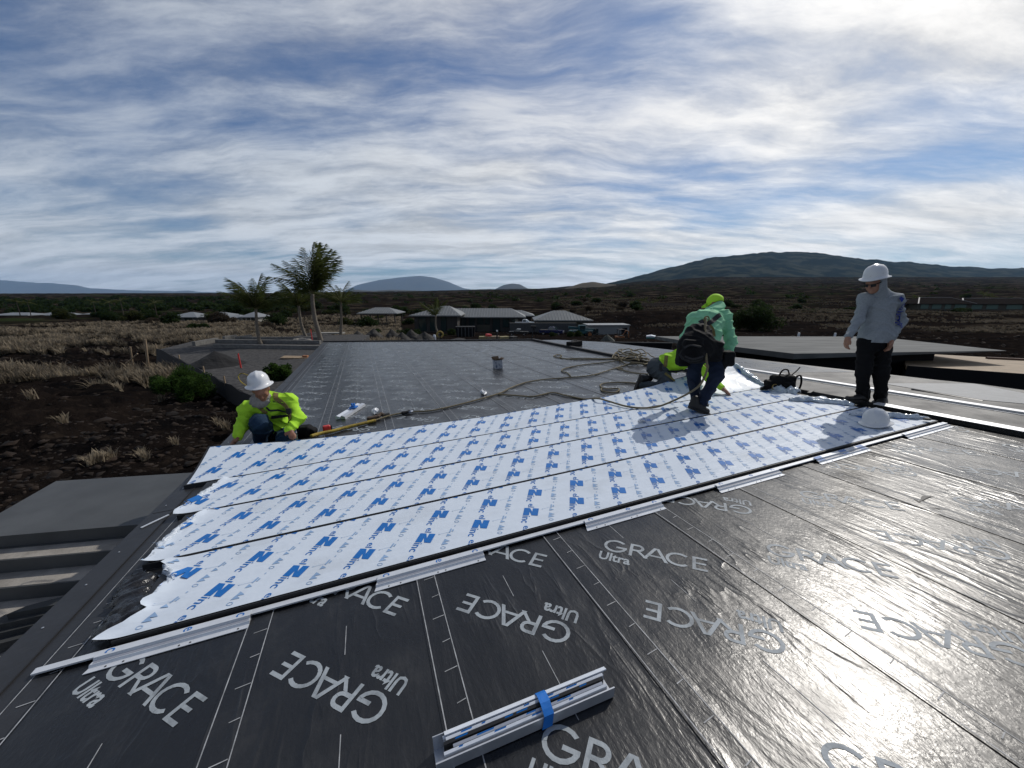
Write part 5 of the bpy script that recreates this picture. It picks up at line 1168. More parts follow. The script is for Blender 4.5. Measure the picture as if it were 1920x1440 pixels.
# scrub on the plain: a few shapes, copied
VAR = []
for i in range(5):
    V, F = leaf_cloud(shrub_lobes(40 + i, 2.0, [1.0, .8, 1.3, .6, 1.1][i], 11), 2300, .13, 50 + i)
    mb = MB(); branches(mb, 2.0, [1.0, .8, 1.3, .6, 1.1][i], i, 5)
    VAR.append((np_mesh('foliage', V, F, M_kiawe), mb.mesh('stem', M_bark)))
def scrub(x, y, s, m, label, group, vi, name='scrub_shrub', sink=.05):
    t = empty(name, (x, y, gz(x, y) - sink), random.uniform(0, 6.28), label, 'shrub', group); t.scale = (s, s, s * random.uniform(.8, 1.05))
    f, st = VAR[vi]; o = link('foliage', f, t); o.material_slots[0].link = 'OBJECT'; o.material_slots[0].material = m; link('stem', st, t)
mats_ = [M_kiawe, M_kiawe, M_olivel, M_kiawe, M_dry]
def where(x, y):
    px = 960 + 740 * x / y
    for lim, txt in ((90, 'at the left picture edge'), (180, 'in the far left plain'), (260, 'left of the far bungalows'), (330, 'just left of the bungalow group'), (420, 'by the bungalows'), (500, 'near the leftmost palm'), (570, 'behind the leaning palms'), (660, 'right of the tall palm'), (760, 'by the open pavilion'), (850, 'by the left wing of the long house'), (950, 'by the long house'), (1060, 'by the olive garage'), (1160, 'above the site shed'), (1260, 'left of the bent worker'), (1360, 'behind the bent worker'), (1460, 'near the kiawe tree'), (1560, 'above the canopy roof'), (1640, 'left of the standing man'), (1760, 'right of the standing man')):
        if px < lim: return txt
    return 'by the brown roofed houses'
def scatter(n, az0, az1, r0, r1, s0, s1, label, group, seed, mm=mats_):
    r_ = random.Random(seed)
    for i in range(n):
        a = rad(r_.uniform(az0, az1)); d = r0 * (r1 / r0) ** r_.random(); x, y = d * math.tan(a), d; s = r_.uniform(s0, s1) * (d / r1) ** .3; m_ = mm[r_.randrange(len(mm))]
        size = ['small', 'middling', 'large'][min(2, int(3 * (s - s0 * .8) / (s1 - s0 * .8)))]; colr = {M_kiawe.name: 'dark green', M_olivel.name: 'olive', M_dry.name: 'dry brown', M_bushg.name: 'fresh green'}[m_.name]; far = 'nearer' if d < (r0 * r1) ** .5 else 'farther'
        scrub(x, y, s, m_, '%s %s %s %s, %s' % (size, colr, label, where(x, y), far), group, r_.randrange(5))
scatter(16, -52, -30, 75, 150, 2.2, 4.6, 'scrub bush in dry grass', 'scrub bushes on the left plain', 1)
scatter(34, -50, -22, 120, 260, 3.0, 6.5, 'scrub tree', 'scrub trees around the left houses', 2, [M_kiawe, M_kiawe, M_kiawe, M_olivel])
scatter(26, -24, -2, 88, 190, 2.0, 4.4, 'scrub bush on lava', 'scrub bushes behind the long house', 3, [M_kiawe, M_kiawe, M_olivel])
scatter(30, 6, 56, 120, 330, 2.0, 5.0, 'slope bush', 'scrub bushes on the right slope', 4, [M_kiawe, M_kiawe, M_dry])
scatter(12, -20, -2, 50, 66, .7, 1.3, 'garden shrub', 'garden shrubs by the long house', 5, [M_kiawe, M_bushg, M_kiawe])
scatter(6, 6, 11, 50, 60, .6, 1.0, 'site plant', 'plants beside the telehandler', 6, [M_bushg, M_kiawe])
# the far wood at left reads as one mass
def grove():
    Vs = []; Fs = []; k = 0; r_ = random.Random(9)
    for i in range(420):
        a = rad(r_.uniform(-54, -29)); y = r_.uniform(190, 520); x = y * math.tan(a)
        if r_.random() < (a - rad(-40)) / rad(14): continue
        V, F = leaf_cloud([(0, 0, 2.2, 2.6, 2.6, 1.5), (1.8, .4, 1.9, 2, 2, 1.2), (-1.7, -.5, 2.0, 2, 2, 1.3)], 60, 1.9, i); s = r_.uniform(.7, 1.25) * (y / 330) ** .35
        V = V * s + np.array([x, y, gz(x, y) - .5]); Vs.append(V); Fs.append(F + k); k += len(V)
    tag(link('distant_wood', np_mesh('distant_wood', np.concatenate(Vs), np.concatenate(Fs), M_kiawe)), 'far dark green belt of trees along the left horizon', 'wood', kind='stuff')
    Vs = []; Fs = []; k = 0
    for i in range(300):
        a = rad(r_.uniform(-30, 58)); y = r_.uniform(250, 1100); x = y * math.tan(a)
        V, F = leaf_cloud([(0, 0, 1.6, 2.4, 2.4, 1.3), (1.8, .4, 1.3, 2, 2, 1.0)], 36, 1.9, i); s = r_.uniform(.6, 1.3)
        V = V * s + np.array([x, y, gz(x, y) - .5]); Vs.append(V); Fs.append(F + k); k += len(V)
    tag(link('distant_scrub', np_mesh('distant_scrub', np.concatenate(Vs), np.concatenate(Fs), M_kiawe)), 'far specks of scrub on the lava fields', 'scrub', kind='stuff')
grove()

# ---- palms
M_frond = leaf_mat('palm_leaf', (0.060, 0.072, 0.022), (0.026, 0.036, 0.011), 1.2)
M_trunk = mat('palm_trunk', (0.20, 0.17, 0.135), .9, var=.45, vscale=9, stretch=(1, 1, 2.5), bump=.4, bscale=25)
M_rach = mat('palm_rachis', (0.13, 0.12, 0.05), .7)
def frond_mesh(L_, droop, side, seed, width=.5, twist=0.0):
    """a feather frond growing along +X from the origin, leaflets hang"""
    r_ = random.Random(seed); n = 34; pts = []
    for i in range(n + 1):
        s = i / n; pts.append(Vector((L_ * (s - .12 * droop * s * s), side * s * s * L_, L_ * (-.55 * droop * s ** 2.2))))
    mb = MB(); mb.tube(pts, .028, 5, .005)
    nr = len(mb.f)
    for i in range(3, n + 1):
        s = i / n; t = (pts[i] - pts[i - 1]).normalized(); sd = t.cross(Vector((0, 0, 1))).normalized(); up = sd.cross(t)
        ll = width * L_ * .50 * (math.sin(math.pi * min(1, .12 + s * .86)) ** .7) + .06
        for sg in (-1, 1):
            d = (sd * sg * .75 + t * .62 + up * (.25 - .5 * r_.random()) + Vector((0, 0, -.55))).normalized(); p = pts[i]; w = t * .040 * (L_ / 2.4)
            l2 = ll * r_.uniform(.75, 1.1); m_ = p + d * l2 * .5; e = p + d * l2 + Vector((0, 0, -l2 * .42))
            mb.raw([p - w * .5, p + w * .5, m_ + w * .55, m_ - w * .55, e], [(0, 1, 2, 3), (3, 2, 4)])
    mb.m = [0] * nr + [1] * (len(mb.f) - nr)
    return mb.mesh('frond', [M_rach, M_frond])
def palm(trunk, D, fronds, r, label, seed, L_=2.4, group='young coconut palms'):
    pts = [J(x, y, D) for x, y in trunk]; base = pts[0]
    t = empty('palm_tree', base, 0, label, 'palm tree', group); sp_ = spline([p - base for p in pts], 6); sp_[0] = sp_[0] + Vector((0, 0, -.5)) * 0
    mb = MB(); n = len(sp_); mb.tube([sp_[0] + Vector((0, 0, -.6))] + sp_, lambda s: r * (1.35 - .6 * min(1, s * 3) if s < .15 else 1.08 - .42 * s) * (1 + .05 * math.sin(s * 90)), 9); o = mb.build('trunk', M_trunk, t, smooth=True)
    top = sp_[-1]; r_ = random.Random(seed)
    for i, (az, el, ln, dr) in enumerate(fronds):
        me = frond_mesh(ln * L_, dr, r_.uniform(-.10, .10), seed * 31 + i, r_.uniform(.42, .55)); o = link('frond', me, t)
        o.matrix_basis = Matrix.Translation(top + Vector((0, 0, -.05))) @ Matrix.Rotation(rad(az), 4, 'Z') @ Matrix.Rotation(-rad(el), 4, 'Y') @ Matrix.Rotation(rad(r_.uniform(-25, 25)), 4, 'X')
    return t
def ringf(n, seed, el=(20, 75), ln=(.8, 1.1), dr=(.5, 1.1), azs=(0, 360)):
    r_ = random.Random(seed); return [(azs[0] + (azs[1] - azs[0]) * (i + r_.uniform(-.3, .3)) / n, r_.uniform(*el), r_.uniform(*ln), r_.uniform(*dr)) for i in range(n)]
palm([(496, 652), (487, 640), (483, 620), (481, 600), (480, 580)], 25.0, ringf(20, 1, (38, 86), (.9, 1.2), (.35, .95)), .115, 'bushy young palm with a curved pale trunk, leftmost of the palms', 1, 2.1)
palm([(604, 648), (597, 622), (590, 596), (586, 566), (586, 552)], 27.0, [(165, 66, 1.15, .55), (150, 58, 1.15, .75), (185, 50, 1.15, .9), (200, 62, 1.1, .6), (178, 34, .95, 1.0), (30, 84, 1.3, .2), (10, 78, 1.3, .3), (-20, 80, 1.28, .25), (5, 72, 1.25, .4), (45, 76, 1.25, .35), (-40, 72, 1.22, .4), (0, 66, 1.15, .55), (20, 70, 1.2, .5), (-90, 76, 1.2, .4), (90, 74, 1.2, .4), (-10, 60, 1.05, .7), (60, 82, 1.3, .2), (-60, 82, 1.28, .25), (140, 72, 1.1, .5)], .165, 'tallest palm with windswept fronds and a spear leaf, leaning left', 2, 2.75)
palm([(574, 634), (566, 612), (562, 590), (560, 574)], 31.0, ringf(14, 3, (45, 86), (.85, 1.1), (.3, .8)), .125, 'smaller leaning palm just left of the tallest palm', 3, 2.3)
palm([(639, 627), (640, 600), (639, 566)], 31.0, ringf(18, 4, (15, 84), (.8, 1.05), (.35, .8)), .115, 'round headed palm with a straight trunk right of the tallest palm', 4, 2.0)
palm([(823, 630), (817, 612), (817, 592)], 42.0, ringf(9, 5, (45, 85), (.8, 1.1), (.2, .7)), .10, 'slim young palm in front of the left wing of the long house', 5, 2.1)
# small far palms
FPW = ['over the long house at the far left edge', 'right beside the edge house palm', 'at the right of the far left houses', 'left of the bungalow group', 'beyond the far left houses', 'farthest behind the left houses', 'middle of three before the bungalows', 'right of three before the bungalows', 'left of three before the bungalows', 'beside the standing man shoulder', 'left of two over the right brown roof', 'right of two over the right brown roof', 'over the low slope house, middle', 'over the low slope house, left', 'over the low slope house, right']
FP = [frond_mesh(2.6, 1.0, .05, 77, .5), frond_mesh(2.6, .7, -.05, 78, .5)]
TRK = MB().tube([(0, 0, -.5), (.1, 0, 2), (.05, 0, 5.0)], .16, 6, .10).mesh('trunk', M_bark)
for i, (px, py, hpx, D) in enumerate([(38, 592, 32, 150), (58, 592, 30, 150), (232, 592, 34, 140), (296, 598, 36, 125), (210, 590, 28, 170), (180, 588, 26, 190), (395, 604, 18, 118), (410, 604, 17, 118), (385, 604, 16, 118), (1716, 578, 24, 165), (1840, 577, 30, 170), (1850, 577, 26, 172), (1205, 585, 26, 180), (1188, 584, 22, 185), (1225, 584, 22, 185)]):
    p = J(px, py, D); s = hpx * D / 735 / 6.2
    lab = '%s dark far palm %s' % (['lower', 'taller'][hpx > 25], FPW[i])
    t = empty('palm_tree', p, i, lab, 'palm tree', 'far palms ' + ('left' if px < 600 else 'right' if px > 1600 else 'middle')); t.scale = (s, s, s); link('trunk', TRK, t)
    for j in range(11):
        o = link('frond', FP[j % 2], t); o.matrix_basis = Matrix.Translation((.05, 0, 4.95)) @ Matrix.Rotation(j * 2.4, 4, 'Z') @ Matrix.Rotation(-rad(10 + 60 * ((j * 37) % 11) / 11), 4, 'Y')
# ------------------------------------------------------------------ smooth solid modelling for bodies, clothes and bags
def _prim(p, X, Y, Z):
    k = p[0]
    if k == 'c':
        a, b, ra, rb = np.array(p[1], float), np.array(p[2], float), p[3], p[4]; d = b - a; L2 = max(1e-9, d @ d)
        h = np.clip(((X - a[0]) * d[0] + (Y - a[1]) * d[1] + (Z - a[2]) * d[2]) / L2, 0, 1)
        return np.sqrt((X - a[0] - h * d[0]) ** 2 + (Y - a[1] - h * d[1]) ** 2 + (Z - a[2] - h * d[2]) ** 2) - (ra + (rb - ra) * h)
    if k == 'e':
        c, r = p[1], p[2]; x, y, z = X - c[0], Y - c[1], Z - c[2]
        if len(p) > 3 and p[3] is not None:
            R = np.array(p[3]); x, y, z = (R[0, 0] * x + R[1, 0] * y + R[2, 0] * z, R[0, 1] * x + R[1, 1] * y + R[2, 1] * z, R[0, 2] * x + R[1, 2] * y + R[2, 2] * z)
        k0 = np.sqrt((x / r[0]) ** 2 + (y / r[1]) ** 2 + (z / r[2]) ** 2); k1 = np.sqrt((x / r[0] ** 2) ** 2 + (y / r[1] ** 2) ** 2 + (z / r[2] ** 2) ** 2)
        return k0 * (k0 - 1) / np.maximum(k1, 1e-6)
    if k == 'b':
        c, h, rr = p[1], p[2], p[3]
        qx, qy, qz = np.abs(X - c[0]) - h[0] + rr, np.abs(Y - c[1]) - h[1] + rr, np.abs(Z - c[2]) - h[2] + rr
        return np.sqrt(np.maximum(qx, 0) ** 2 + np.maximum(qy, 0) ** 2 + np.maximum(qz, 0) ** 2) + np.minimum(np.maximum(qx, np.maximum(qy, qz)), 0) - rr
def _bbox(p):
    if p[0] == 'c':
        a, b = np.array(p[1], float), np.array(p[2], float); r = max(p[3], p[4]); return np.minimum(a, b) - r, np.maximum(a, b) + r
    if p[0] == 'e': c = np.array(p[1], float); r = max(p[2]) if len(p) > 3 else np.array(p[2]); return c - r, c + r
    c = np.array(p[1], float); h = np.array(p[2], float); return c - h, c + h
def _smin(a, b, k):
    h = np.maximum(k - np.abs(a - b), 0) / k; return np.minimum(a, b) - h * h * k * .25
def _wrinkle(X, Y, Z, f=1.0):
    """cloth folds: soft ridges in two crossing directions that come and go"""
    wx = X + .035 * np.sin(11 * Y + 9 * Z) + .012 * np.sin(31 * Z + 7); wz = Z + .035 * np.sin(12 * X + 8 * Y) + .012 * np.sin(29 * Y + 3)
    a = 1 - np.abs(np.sin(13 * f * wx + 19 * f * wz + 6 * f * Y)); b = 1 - np.abs(np.sin(21 * f * wz - 13 * f * wx + 15 * f * Y + 2)); m = .5 + .5 * np.sin(9 * X + 8 * Z - 6 * Y)
    return -((a ** 2.2) * m + (b ** 2.2) * (1 - m) - .35) * 1.5
def sdf_at(prims, pts, k=.03):
    pts = np.asarray(pts, float); X, Y, Z = pts[..., 0], pts[..., 1], pts[..., 2]; F = np.full(X.shape, 9.0)
    for p in prims: F = _smin(F, _prim(p, X, Y, Z), k)
    return F
def sdf_mesh(prims, vox, k=.03, wr=0.0, cuts=(), wf=1.0):
    bb = [_bbox(p) for p in prims]; lo = np.min([b[0] for b in bb], 0) - 3 * vox - wr; hi = np.max([b[1] for b in bb], 0) + 3 * vox + wr
    n = np.ceil((hi - lo) / vox).astype(int) + 1; ax = [lo[i] + vox * np.arange(n[i]) for i in range(3)]
    F = np.full(n, .3)
    for p, (a, b) in zip(prims, bb):
        i0 = np.maximum(0, np.floor((a - lo - k - 3 * vox) / vox).astype(int)); i1 = np.minimum(n, np.ceil((b - lo + k + 3 * vox) / vox).astype(int) + 1)
        X, Y, Z = np.meshgrid(ax[0][i0[0]:i1[0]], ax[1][i0[1]:i1[1]], ax[2][i0[2]:i1[2]], indexing='ij')
        s = (slice(i0[0], i1[0]), slice(i0[1], i1[1]), slice(i0[2], i1[2])); F[s] = _smin(F[s], _prim(p, X, Y, Z), k)
    if wr or cuts:
        X, Y, Z = np.meshgrid(*ax, indexing='ij')
        if wr: F = F + wr * _wrinkle(X, Y, Z, wf)
        for c, nn in cuts: F = np.maximum(F, (X - c[0]) * nn[0] + (Y - c[1]) * nn[1] + (Z - c[2]) * nn[2])
    S = F < 0; nx, ny, nz = F.shape
    cor = [(i, j, l) for i in (0, 1) for j in (0, 1) for l in (0, 1)]
    sl = lambda A, c: A[c[0]:nx - 1 + c[0], c[1]:ny - 1 + c[1], c[2]:nz - 1 + c[2]]
    cnt = sum(sl(S, c).astype(np.int8) for c in cor); act = (cnt > 0) & (cnt < 8); idx = -np.ones(act.shape, np.int64); ijk = np.argwhere(act); idx[act] = np.arange(len(ijk))
    acc = np.zeros((len(ijk), 3)); num = np.zeros(len(ijk)); I, Jn, Kn = ijk.T
    for a in cor:
        for d in range(3):
            if a[d] == 1: continue
            b = list(a); b[d] = 1
            fa = F[I + a[0], Jn + a[1], Kn + a[2]]; fb = F[I + b[0], Jn + b[1], Kn + b[2]]; m = (fa < 0) != (fb < 0); t = np.where(m, fa / np.where(m, fa - fb, 1), 0)
            p = np.repeat(np.array(a, float)[None], len(ijk), 0); p[:, d] += t; acc += p * m[:, None]; num += m
    V = lo + vox * (ijk + acc / np.maximum(num, 1)[:, None]); Q = []
    for d in range(3):
        e = [slice(None)] * 3; e2 = [slice(None)] * 3; e[d] = slice(0, -1); e2[d] = slice(1, None); A, B = S[tuple(e)], S[tuple(e2)]; ch = np.argwhere(A != B)
        o1, o2 = (d + 1) % 3, (d + 2) % 3; ok = (ch[:, o1] > 0) & (ch[:, o2] > 0) & (ch[:, o1] < n[o1] - 1) & (ch[:, o2] < n[o2] - 1); ch = ch[ok]
        sgn = A[tuple(ch.T)]
        def cell(a, b): c = ch.copy(); c[:, o1] -= a; c[:, o2] -= b; return idx[tuple(c.T)]
        q = np.stack([cell(1, 1), cell(0, 1), cell(0, 0), cell(1, 0)], 1); q[~sgn] = q[~sgn][:, ::-1]; Q.append(q)
    return V, np.concatenate(Q)
# ------------------------------------------------------------------ things lying on the roof
def on_roof(o, u, v, w=0.0, rz=0.0): bpy_set_world(o, ROOF @ Matrix.Translation((u, v, w)) @ Matrix.Rotation(rz, 4, 'Z')); return o
TOPW = 0.0065
# --- bundle of metal strips taped together, nearest the camera
M_tape = mat('blue_tape', (0.010, 0.16, 0.56), 0.5, var=.1, vscale=30, bump=.1)
M_alu = mat('silver_strip', (0.60, 0.62, 0.65), 0.32, 0.55, var=.1, vscale=15)
M_filmw = mat('white_film_strip', (0.66, 0.70, 0.76), 0.3, 0.0, var=.12, vscale=25)
def bundle():
    a = Vector(UV(820, 1408, .05)); b = Vector(UV(1143, 1268, .06)); L_ = (b - a).length; ang = math.atan2(b.y - a.y, b.x - a.x)
    t = empty('strip_bundle', (0, 0, 0), 0, 'bundle of silver metal strips held by blue tape at the bottom of the picture', 'bundle'); on_roof(t, a.x, a.y, TOPW, ang)
    W = 0.074
    def prof(name, pr, x0, x1, m, smooth=False, sk=0.0):
        mb = MB(); mb.loft([[(x0 + sk * (z), y, z) for y, z in pr], [(x1 + sk * z, y, z) for y, z in pr]]); o = mb.build(name, m, t); fix_normals(o.data); return o
    # long open channel that cradles the rest
    prof('channel', [(-W / 2, 0), (W / 2, 0), (W / 2 + .002, .058), (W / 2 - .001, .058), (W / 2 - .003, .003), (-W / 2 + .003, .003), (-W / 2 + .001, .047), (-W / 2 - .004, .047)], -.01, L_ - .004, M_alu)
    prof('channel_lip', [(W / 2 + .0025, .046), (W / 2 + .0035, .058), (W / 2 - .014, .064), (W / 2 - .015, .060)], .03, L_, M_filmw)
    r_ = random.Random(4); y = -W / 2 + .009; i = 0
    while y < W / 2 - .016:
        z0 = .006 + .050 + r_.uniform(-.006, .010) - .008 * abs(y) / .04; dx = r_.uniform(-.005, .035)
        pr = [(y, .006), (y + .0015, .006), (y + .0030, z0), (y + .0092, z0 + .004), (y + .0092, z0 + .0055), (y + .0015, z0 + .0015)]
        prof('strip', pr, .02 + dx, L_ - .02 - r_.uniform(0, .025), [M_filmw, M_alu, M_darkzinc, M_filmw, M_filmw, M_darkzinc][i % 6])
        mb = MB()
        for k in range(5):
            x = .05 + (L_ - .12) * (k + r_.random()) / 5.5; w_ = r_.uniform(.012, .045)
            mb.raw([(x, y + .0040, z0 + .0026), (x + w_, y + .0040, z0 + .0026), (x + w_ + .006, y + .0088, z0 + .0058), (x + .006, y + .0088, z0 + .0058)], [(0, 1, 2, 3)])
        o = mb.build('strip_print', M_blue, t); o['kind'] = 'stuff'
        y += .0108 + r_.uniform(0, .002); i += 1
    # tape wraps over the top and down the near side
    x0 = L_ * .54; mb = MB(); tp = [(-W / 2 - .0065, .001), (-W / 2 - .0065, .054), (-W / 2 + .01, .0655), (-.01, .074), (W / 2 - .012, .072), (W / 2 + .005, .060), (W / 2 + .0055, .02)]
    inn = [(y_ * .985, z_ - .0012) for y_, z_ in reversed(tp)]
    mb.loft([[(x0 + (.010 if z_ > .04 else 0), y_, z_) for y_, z_ in tp + inn], [(x0 + .040 + (.008 if z_ > .04 else 0), y_, z_) for y_, z_ in tp + inn]]); o = mb.build('tape', M_tape, t); fix_normals(o.data)
bundle()
# --- short channel piece with a blue clamp
a = Vector(UV(637, 787)); b = Vector(UV(676, 762)); L_ = (b - a).length
t = empty('channel_piece', (0, 0, 0), 0, 'short silver channel piece with a blue clip beyond the panels', 'channel piece'); on_roof(t, a.x, a.y, TOPW, math.atan2(b.y - a.y, b.x - a.x))
for k, (y0, y1) in enumerate(((-.085, -.02), (-.012, .055))):
    mb = MB(); pr = [(y0, .0), (y1, .0), (y1, .045), (y1 - .012, .05), (y0 + .008, .035)]; mb.loft([[(0, y, z) for y, z in pr], [(L_, y, z) for y, z in pr]]); o = mb.build('channel', M_filmw if k else M_alu, t); fix_normals(o.data)
mb = MB(); mb.box(L_ * .5, L_ * .66, -.075, .02, .051, .075, .006); mb.build('clip_base', M_tape, t)
for y in (-.055, -.02): MB().box(L_ * .54, L_ * .60, y, y + .018, .0755, .125, .004).build('clip_jaw', M_tape, t)
# --- foil scraps
def scrap(px, py, s, seed, label, w=TOPW):
    u, v = UV(px, py, w); g = random.Random(seed); mb = MB(); rings = []
    for i in range(7):
        f = math.sin(math.pi * (i + .6) / 7.2); rings.append([(s * ((i - 3) / 3 + g.uniform(-.12, .12)), s * .45 * f * math.cos(q) * g.uniform(.55, 1.4), s * .34 * (1 + math.sin(q)) * f * g.uniform(.5, 1.3)) for q in [2 * math.pi * k / 9 for k in range(9)]])
    mb.loft(rings); o = mb.build('foil_scrap', M_foilb); on_roof(o, u, v, w, g.uniform(0, 3)); tag(o, label, 'foil scrap', 'crumpled foil scraps')
M_foilb = mat('bright_foil', (.72, .74, .76), .3, .3, var=.4, vscale=40)
scrap(704, 774, .10, 1, 'crumpled silver foil right of the short channel piece')
scrap(906, 738, .11, 2, 'crumpled silver foil lying left of the rope fork')
scrap(1203, 791, .045, 3, 'small crumpled ball of film on the panels left of the boot', .052)
# --- cardboard box
M_card = mat('cardboard', (.17, .115, .07), .85, var=.3, vscale=9); M_cardw = mat('printed_carton', (.40, .42, .46), .7, var=.4, vscale=18, base2=(.10, .13, .2), edges=(.5, .62))
u, v = UV(936, 692); t = empty('cardboard_box', (0, 0, 0), 0, 'small open cardboard carton standing on the far membrane', 'box'); on_roof(t, u, v + .1, TOPW, rad(8)); s = .085
MB().box(-s, s, -s, s, 0, .20).build('carton', M_cardw, t); MB().box(-s * .9, s * .9, -s * .9, s * .9, .2005, .201).build('inside_shade', M_nearblack, t)  # near-black sheet on top paints the shaded interior of the carton
for (p0, p1, q1, q0) in (((-s, -s, .2), (s, -s, .2), (s * .95, -s - .035, .235), (-s * .95, -s - .035, .235)), ((-s, s, .2), (s, s, .2), (s, s + .02, .27), (-s, s + .02, .27)), ((-s, -s, .2), (-s, s, .2), (-s - .03, s, .265), (-s - .03, -s, .265)), ((s, -s, .2), (s, s, .2), (s + .06, s, .235), (s + .06, -s, .235))):
    th = Vector((0, 0, .004)); mb = MB(); mb.loft([[p0, p1, q1, q0], [tuple(Vector(p) + th) for p in (p0, p1, q1, q0)]]); o = mb.build('flap', M_card, t); fix_normals(o.data)
# --- black box on the far back slope
u, v = UV(1077, 650); t = empty('battery_box', (0, 0, 0), 0, 'small black case on the far slope beyond the ridge line', 'case'); on_roof(t, u, v, .01, rad(20)); MB().box(-.28, .28, -.12, .12, 0, .17, .02).build('case_body', M_nearblack, t); MB().tube([(-.12, 0, .17), (-.12, 0, .21), (.12, 0, .21), (.12, 0, .17)], .012, 6).build('handle', M_tyre, t)
# --- hard hat (also used by the people)
def helmet_mesh(name='shell'):
    """full brim helmet, crown radius about 0.14, brim 0.19; origin at brim centre, front = +X"""
    n = 40; rings = []
    prof = [(.150, -.012), (.176, -.004), (.180, .002), (.176, .006), (.148, .014), (.139, .030), (.137, .06), (.130, .098), (.112, .134), (.082, .160), (.042, .175), (.006, .180)]
    for r, z in prof:
        ring = []; r *= .81; z *= .86
        for k in range(n):
            a = 2 * math.pi * k / n; x = r * 1.10 * math.cos(a); y = r * .97 * math.sin(a)
            front = max(0, math.cos(a)); zz = z
            if r > .118 and z < .018: x *= 1 + .05 * front; zz -= .012 * abs(math.cos(a)) ** 3
            if z > .04: zz += .010 * math.exp(-(y / .017) ** 2) * (1 if abs(x) < .12 else .4) + .006 * math.exp(-((abs(y) - .045) / .012) ** 2)
            ring.append((x, y, zz))
        rings.append(ring)
    return MB().loft(rings)
M_hat = mat('white_helmet', (0.66, 0.67, 0.68), 0.30, var=.0, base2=(.40, .38, .36), vscale=16, detail=8, edges=(.62, .80), coat=.3)
M_hatband = mat('helmet_inner', (.02, .02, .022), .8)
HELMET = helmet_mesh().mesh('shell', M_hat, True)
u, v = UV(1637, 796, .05); t = empty('hard_hat', (0, 0, 0), 0, 'scuffed white full brim hard hat lying on the nearest panel', 'hard hat'); bpy_set_world(t, ROOF @ Matrix.Translation((u, v - .02, .075)) @ Matrix.Rotation(rad(200), 4, 'Z') @ Matrix.Rotation(rad(7), 4, 'X'))
link('shell', HELMET, t); o = MB().lathe([(.095, -.024), (.098, 0), (.095, .008)], 24).build('headband', M_hatband, t); MB().box(-.125, -.085, -.025, .025, -.024, -.008, .005).build('ratchet_knob', M_hatband, t)
# --- ropes
M_rope = mat('tan_rope', (0.235, 0.195, 0.115), .9, base2=(.12, .10, .06), vscale=60, bump=.5, bscale=120)
def rope(pts_px, label, r=.0125, extra=None, name='rope', m=None, cat='rope', group='lifeline ropes', n=10):
    pts = []
    for q in pts_px:
        if len(q) == 2: u, v = UV(q[0], q[1], r); pts.append(P(u, v, TOPW + r))
        elif len(q) == 3: u, v = UV(q[0], q[1], q[2]); pts.append(P(u, v, q[2]))
        else: pts.append(J(q[0], q[1], q[3]))
    o = MB().tube(spline(pts, n), r, 8).build(name, m or M_rope, smooth=True); return tag(o, label, cat, group)
rope([(700, 790), (735, 779), (770, 773.5), (812, 770), (870, 757), (934, 739), (955, 729), (985, 718), (1020, 712), (1060, 709), (1110, 704), (1150, 692), (1178, 684), (1215, 679)], 'long tan rope from the yellow lanyard across the membrane to the rope pile')
rope([(934, 740), (965, 742), (1000, 744), (1035, 737), (1060, 742), (1095, 749), (1120, 747, .11), (1140, 752, .09), (1175, 762, .07), (1205, 765, .065), (1235, 762, .08), (1270, 748, .16), (1295, 735, .30), (1312, 722, 0, 4.45), (1322, 704, 0, 4.45), (1327, 688, 0, 4.45), (1325, 678, 0, 4.47), (1322, 640, 0, 4.50), (1322, 615, 0, 4.60), (1324, 596, 0, 4.70)], 'tan rope running over the panels up to the harness of the bent worker', .013)
rope([(1070, 706), (1064, 700), (1053, 696), (1060, 691), (1090, 685), (1125, 681), (1160, 676), (1180, 668)], 'tan rope loop bending back left of the rope pile')
rope([(1160, 673), (1110, 674), (1070, 674), (1048, 671), (1038, 668), (1046, 665.5), (1053, 667), (1050, 670), (1062, 673), (1090, 672), (1130, 673), (1165, 672)], 'long doubled tan rope loop lying toward the far ridge')
rope([(1200, 720), (1175, 718), (1140, 718.5), (1126, 722), (1128, 727), (1138, 730), (1158, 729), (1160, 733), (1150, 737), (1130, 734), (1127, 729)], 'small tan rope loop beside the kneeling worker boot')
rope([(1215, 702), (1190, 700), (1165, 694), (1156, 690), (1168, 692)], 'short tan rope end trailing below the rope pile')
def coil():
    g = random.Random(5); u0, v0 = UV(1190, 677); 
    t = empty('rope_pile', P(u0, v0, 0), 0, 'tangled pile of tan rope left of the kneeling worker', 'rope', 'lifeline ropes')
    for k in range(7):
        pts = []; cu, cv = u0 + g.uniform(-.35, .3), v0 + g.uniform(-.35, .35); ra, rb = g.uniform(.16, .36), g.uniform(.35, .9); ph = g.uniform(0, 6.28); h = .02 + .03 * k
        for i in range(15):
            a = ph + 2 * math.pi * 1.15 * i / 14; ca, sa = math.cos(a), math.sin(a); pts.append(P(cu + ra * ca * g.uniform(.85, 1.15) + .25 * sa, cv + rb * sa * g.uniform(.85, 1.15), max(.02, h + g.uniform(-.03, .04))))
        o = MB().tube(spline(pts, 6), .013, 7).build('rope_loop', M_rope, smooth=True); o.parent = t; bpy_set_world(o, Matrix.Identity(4))
coil()
M_yel = mat('yellow_webbing', (0.40, 0.29, 0.03), .8, base2=(.20, .14, .03), vscale=22, bump=.3, bscale=60)
o = rope([(583, 818, .05), (600, 813, .04), (625, 808, .03), (650, 802), (680, 795), (704, 789)], 'yellow shock lanyard lying right of the crouching worker', .022, m=M_yel, cat='lanyard', name='lanyard', group=None)
M_leather = mat('brown_leather', (.075, .045, .025), .6, var=.4, vscale=14)
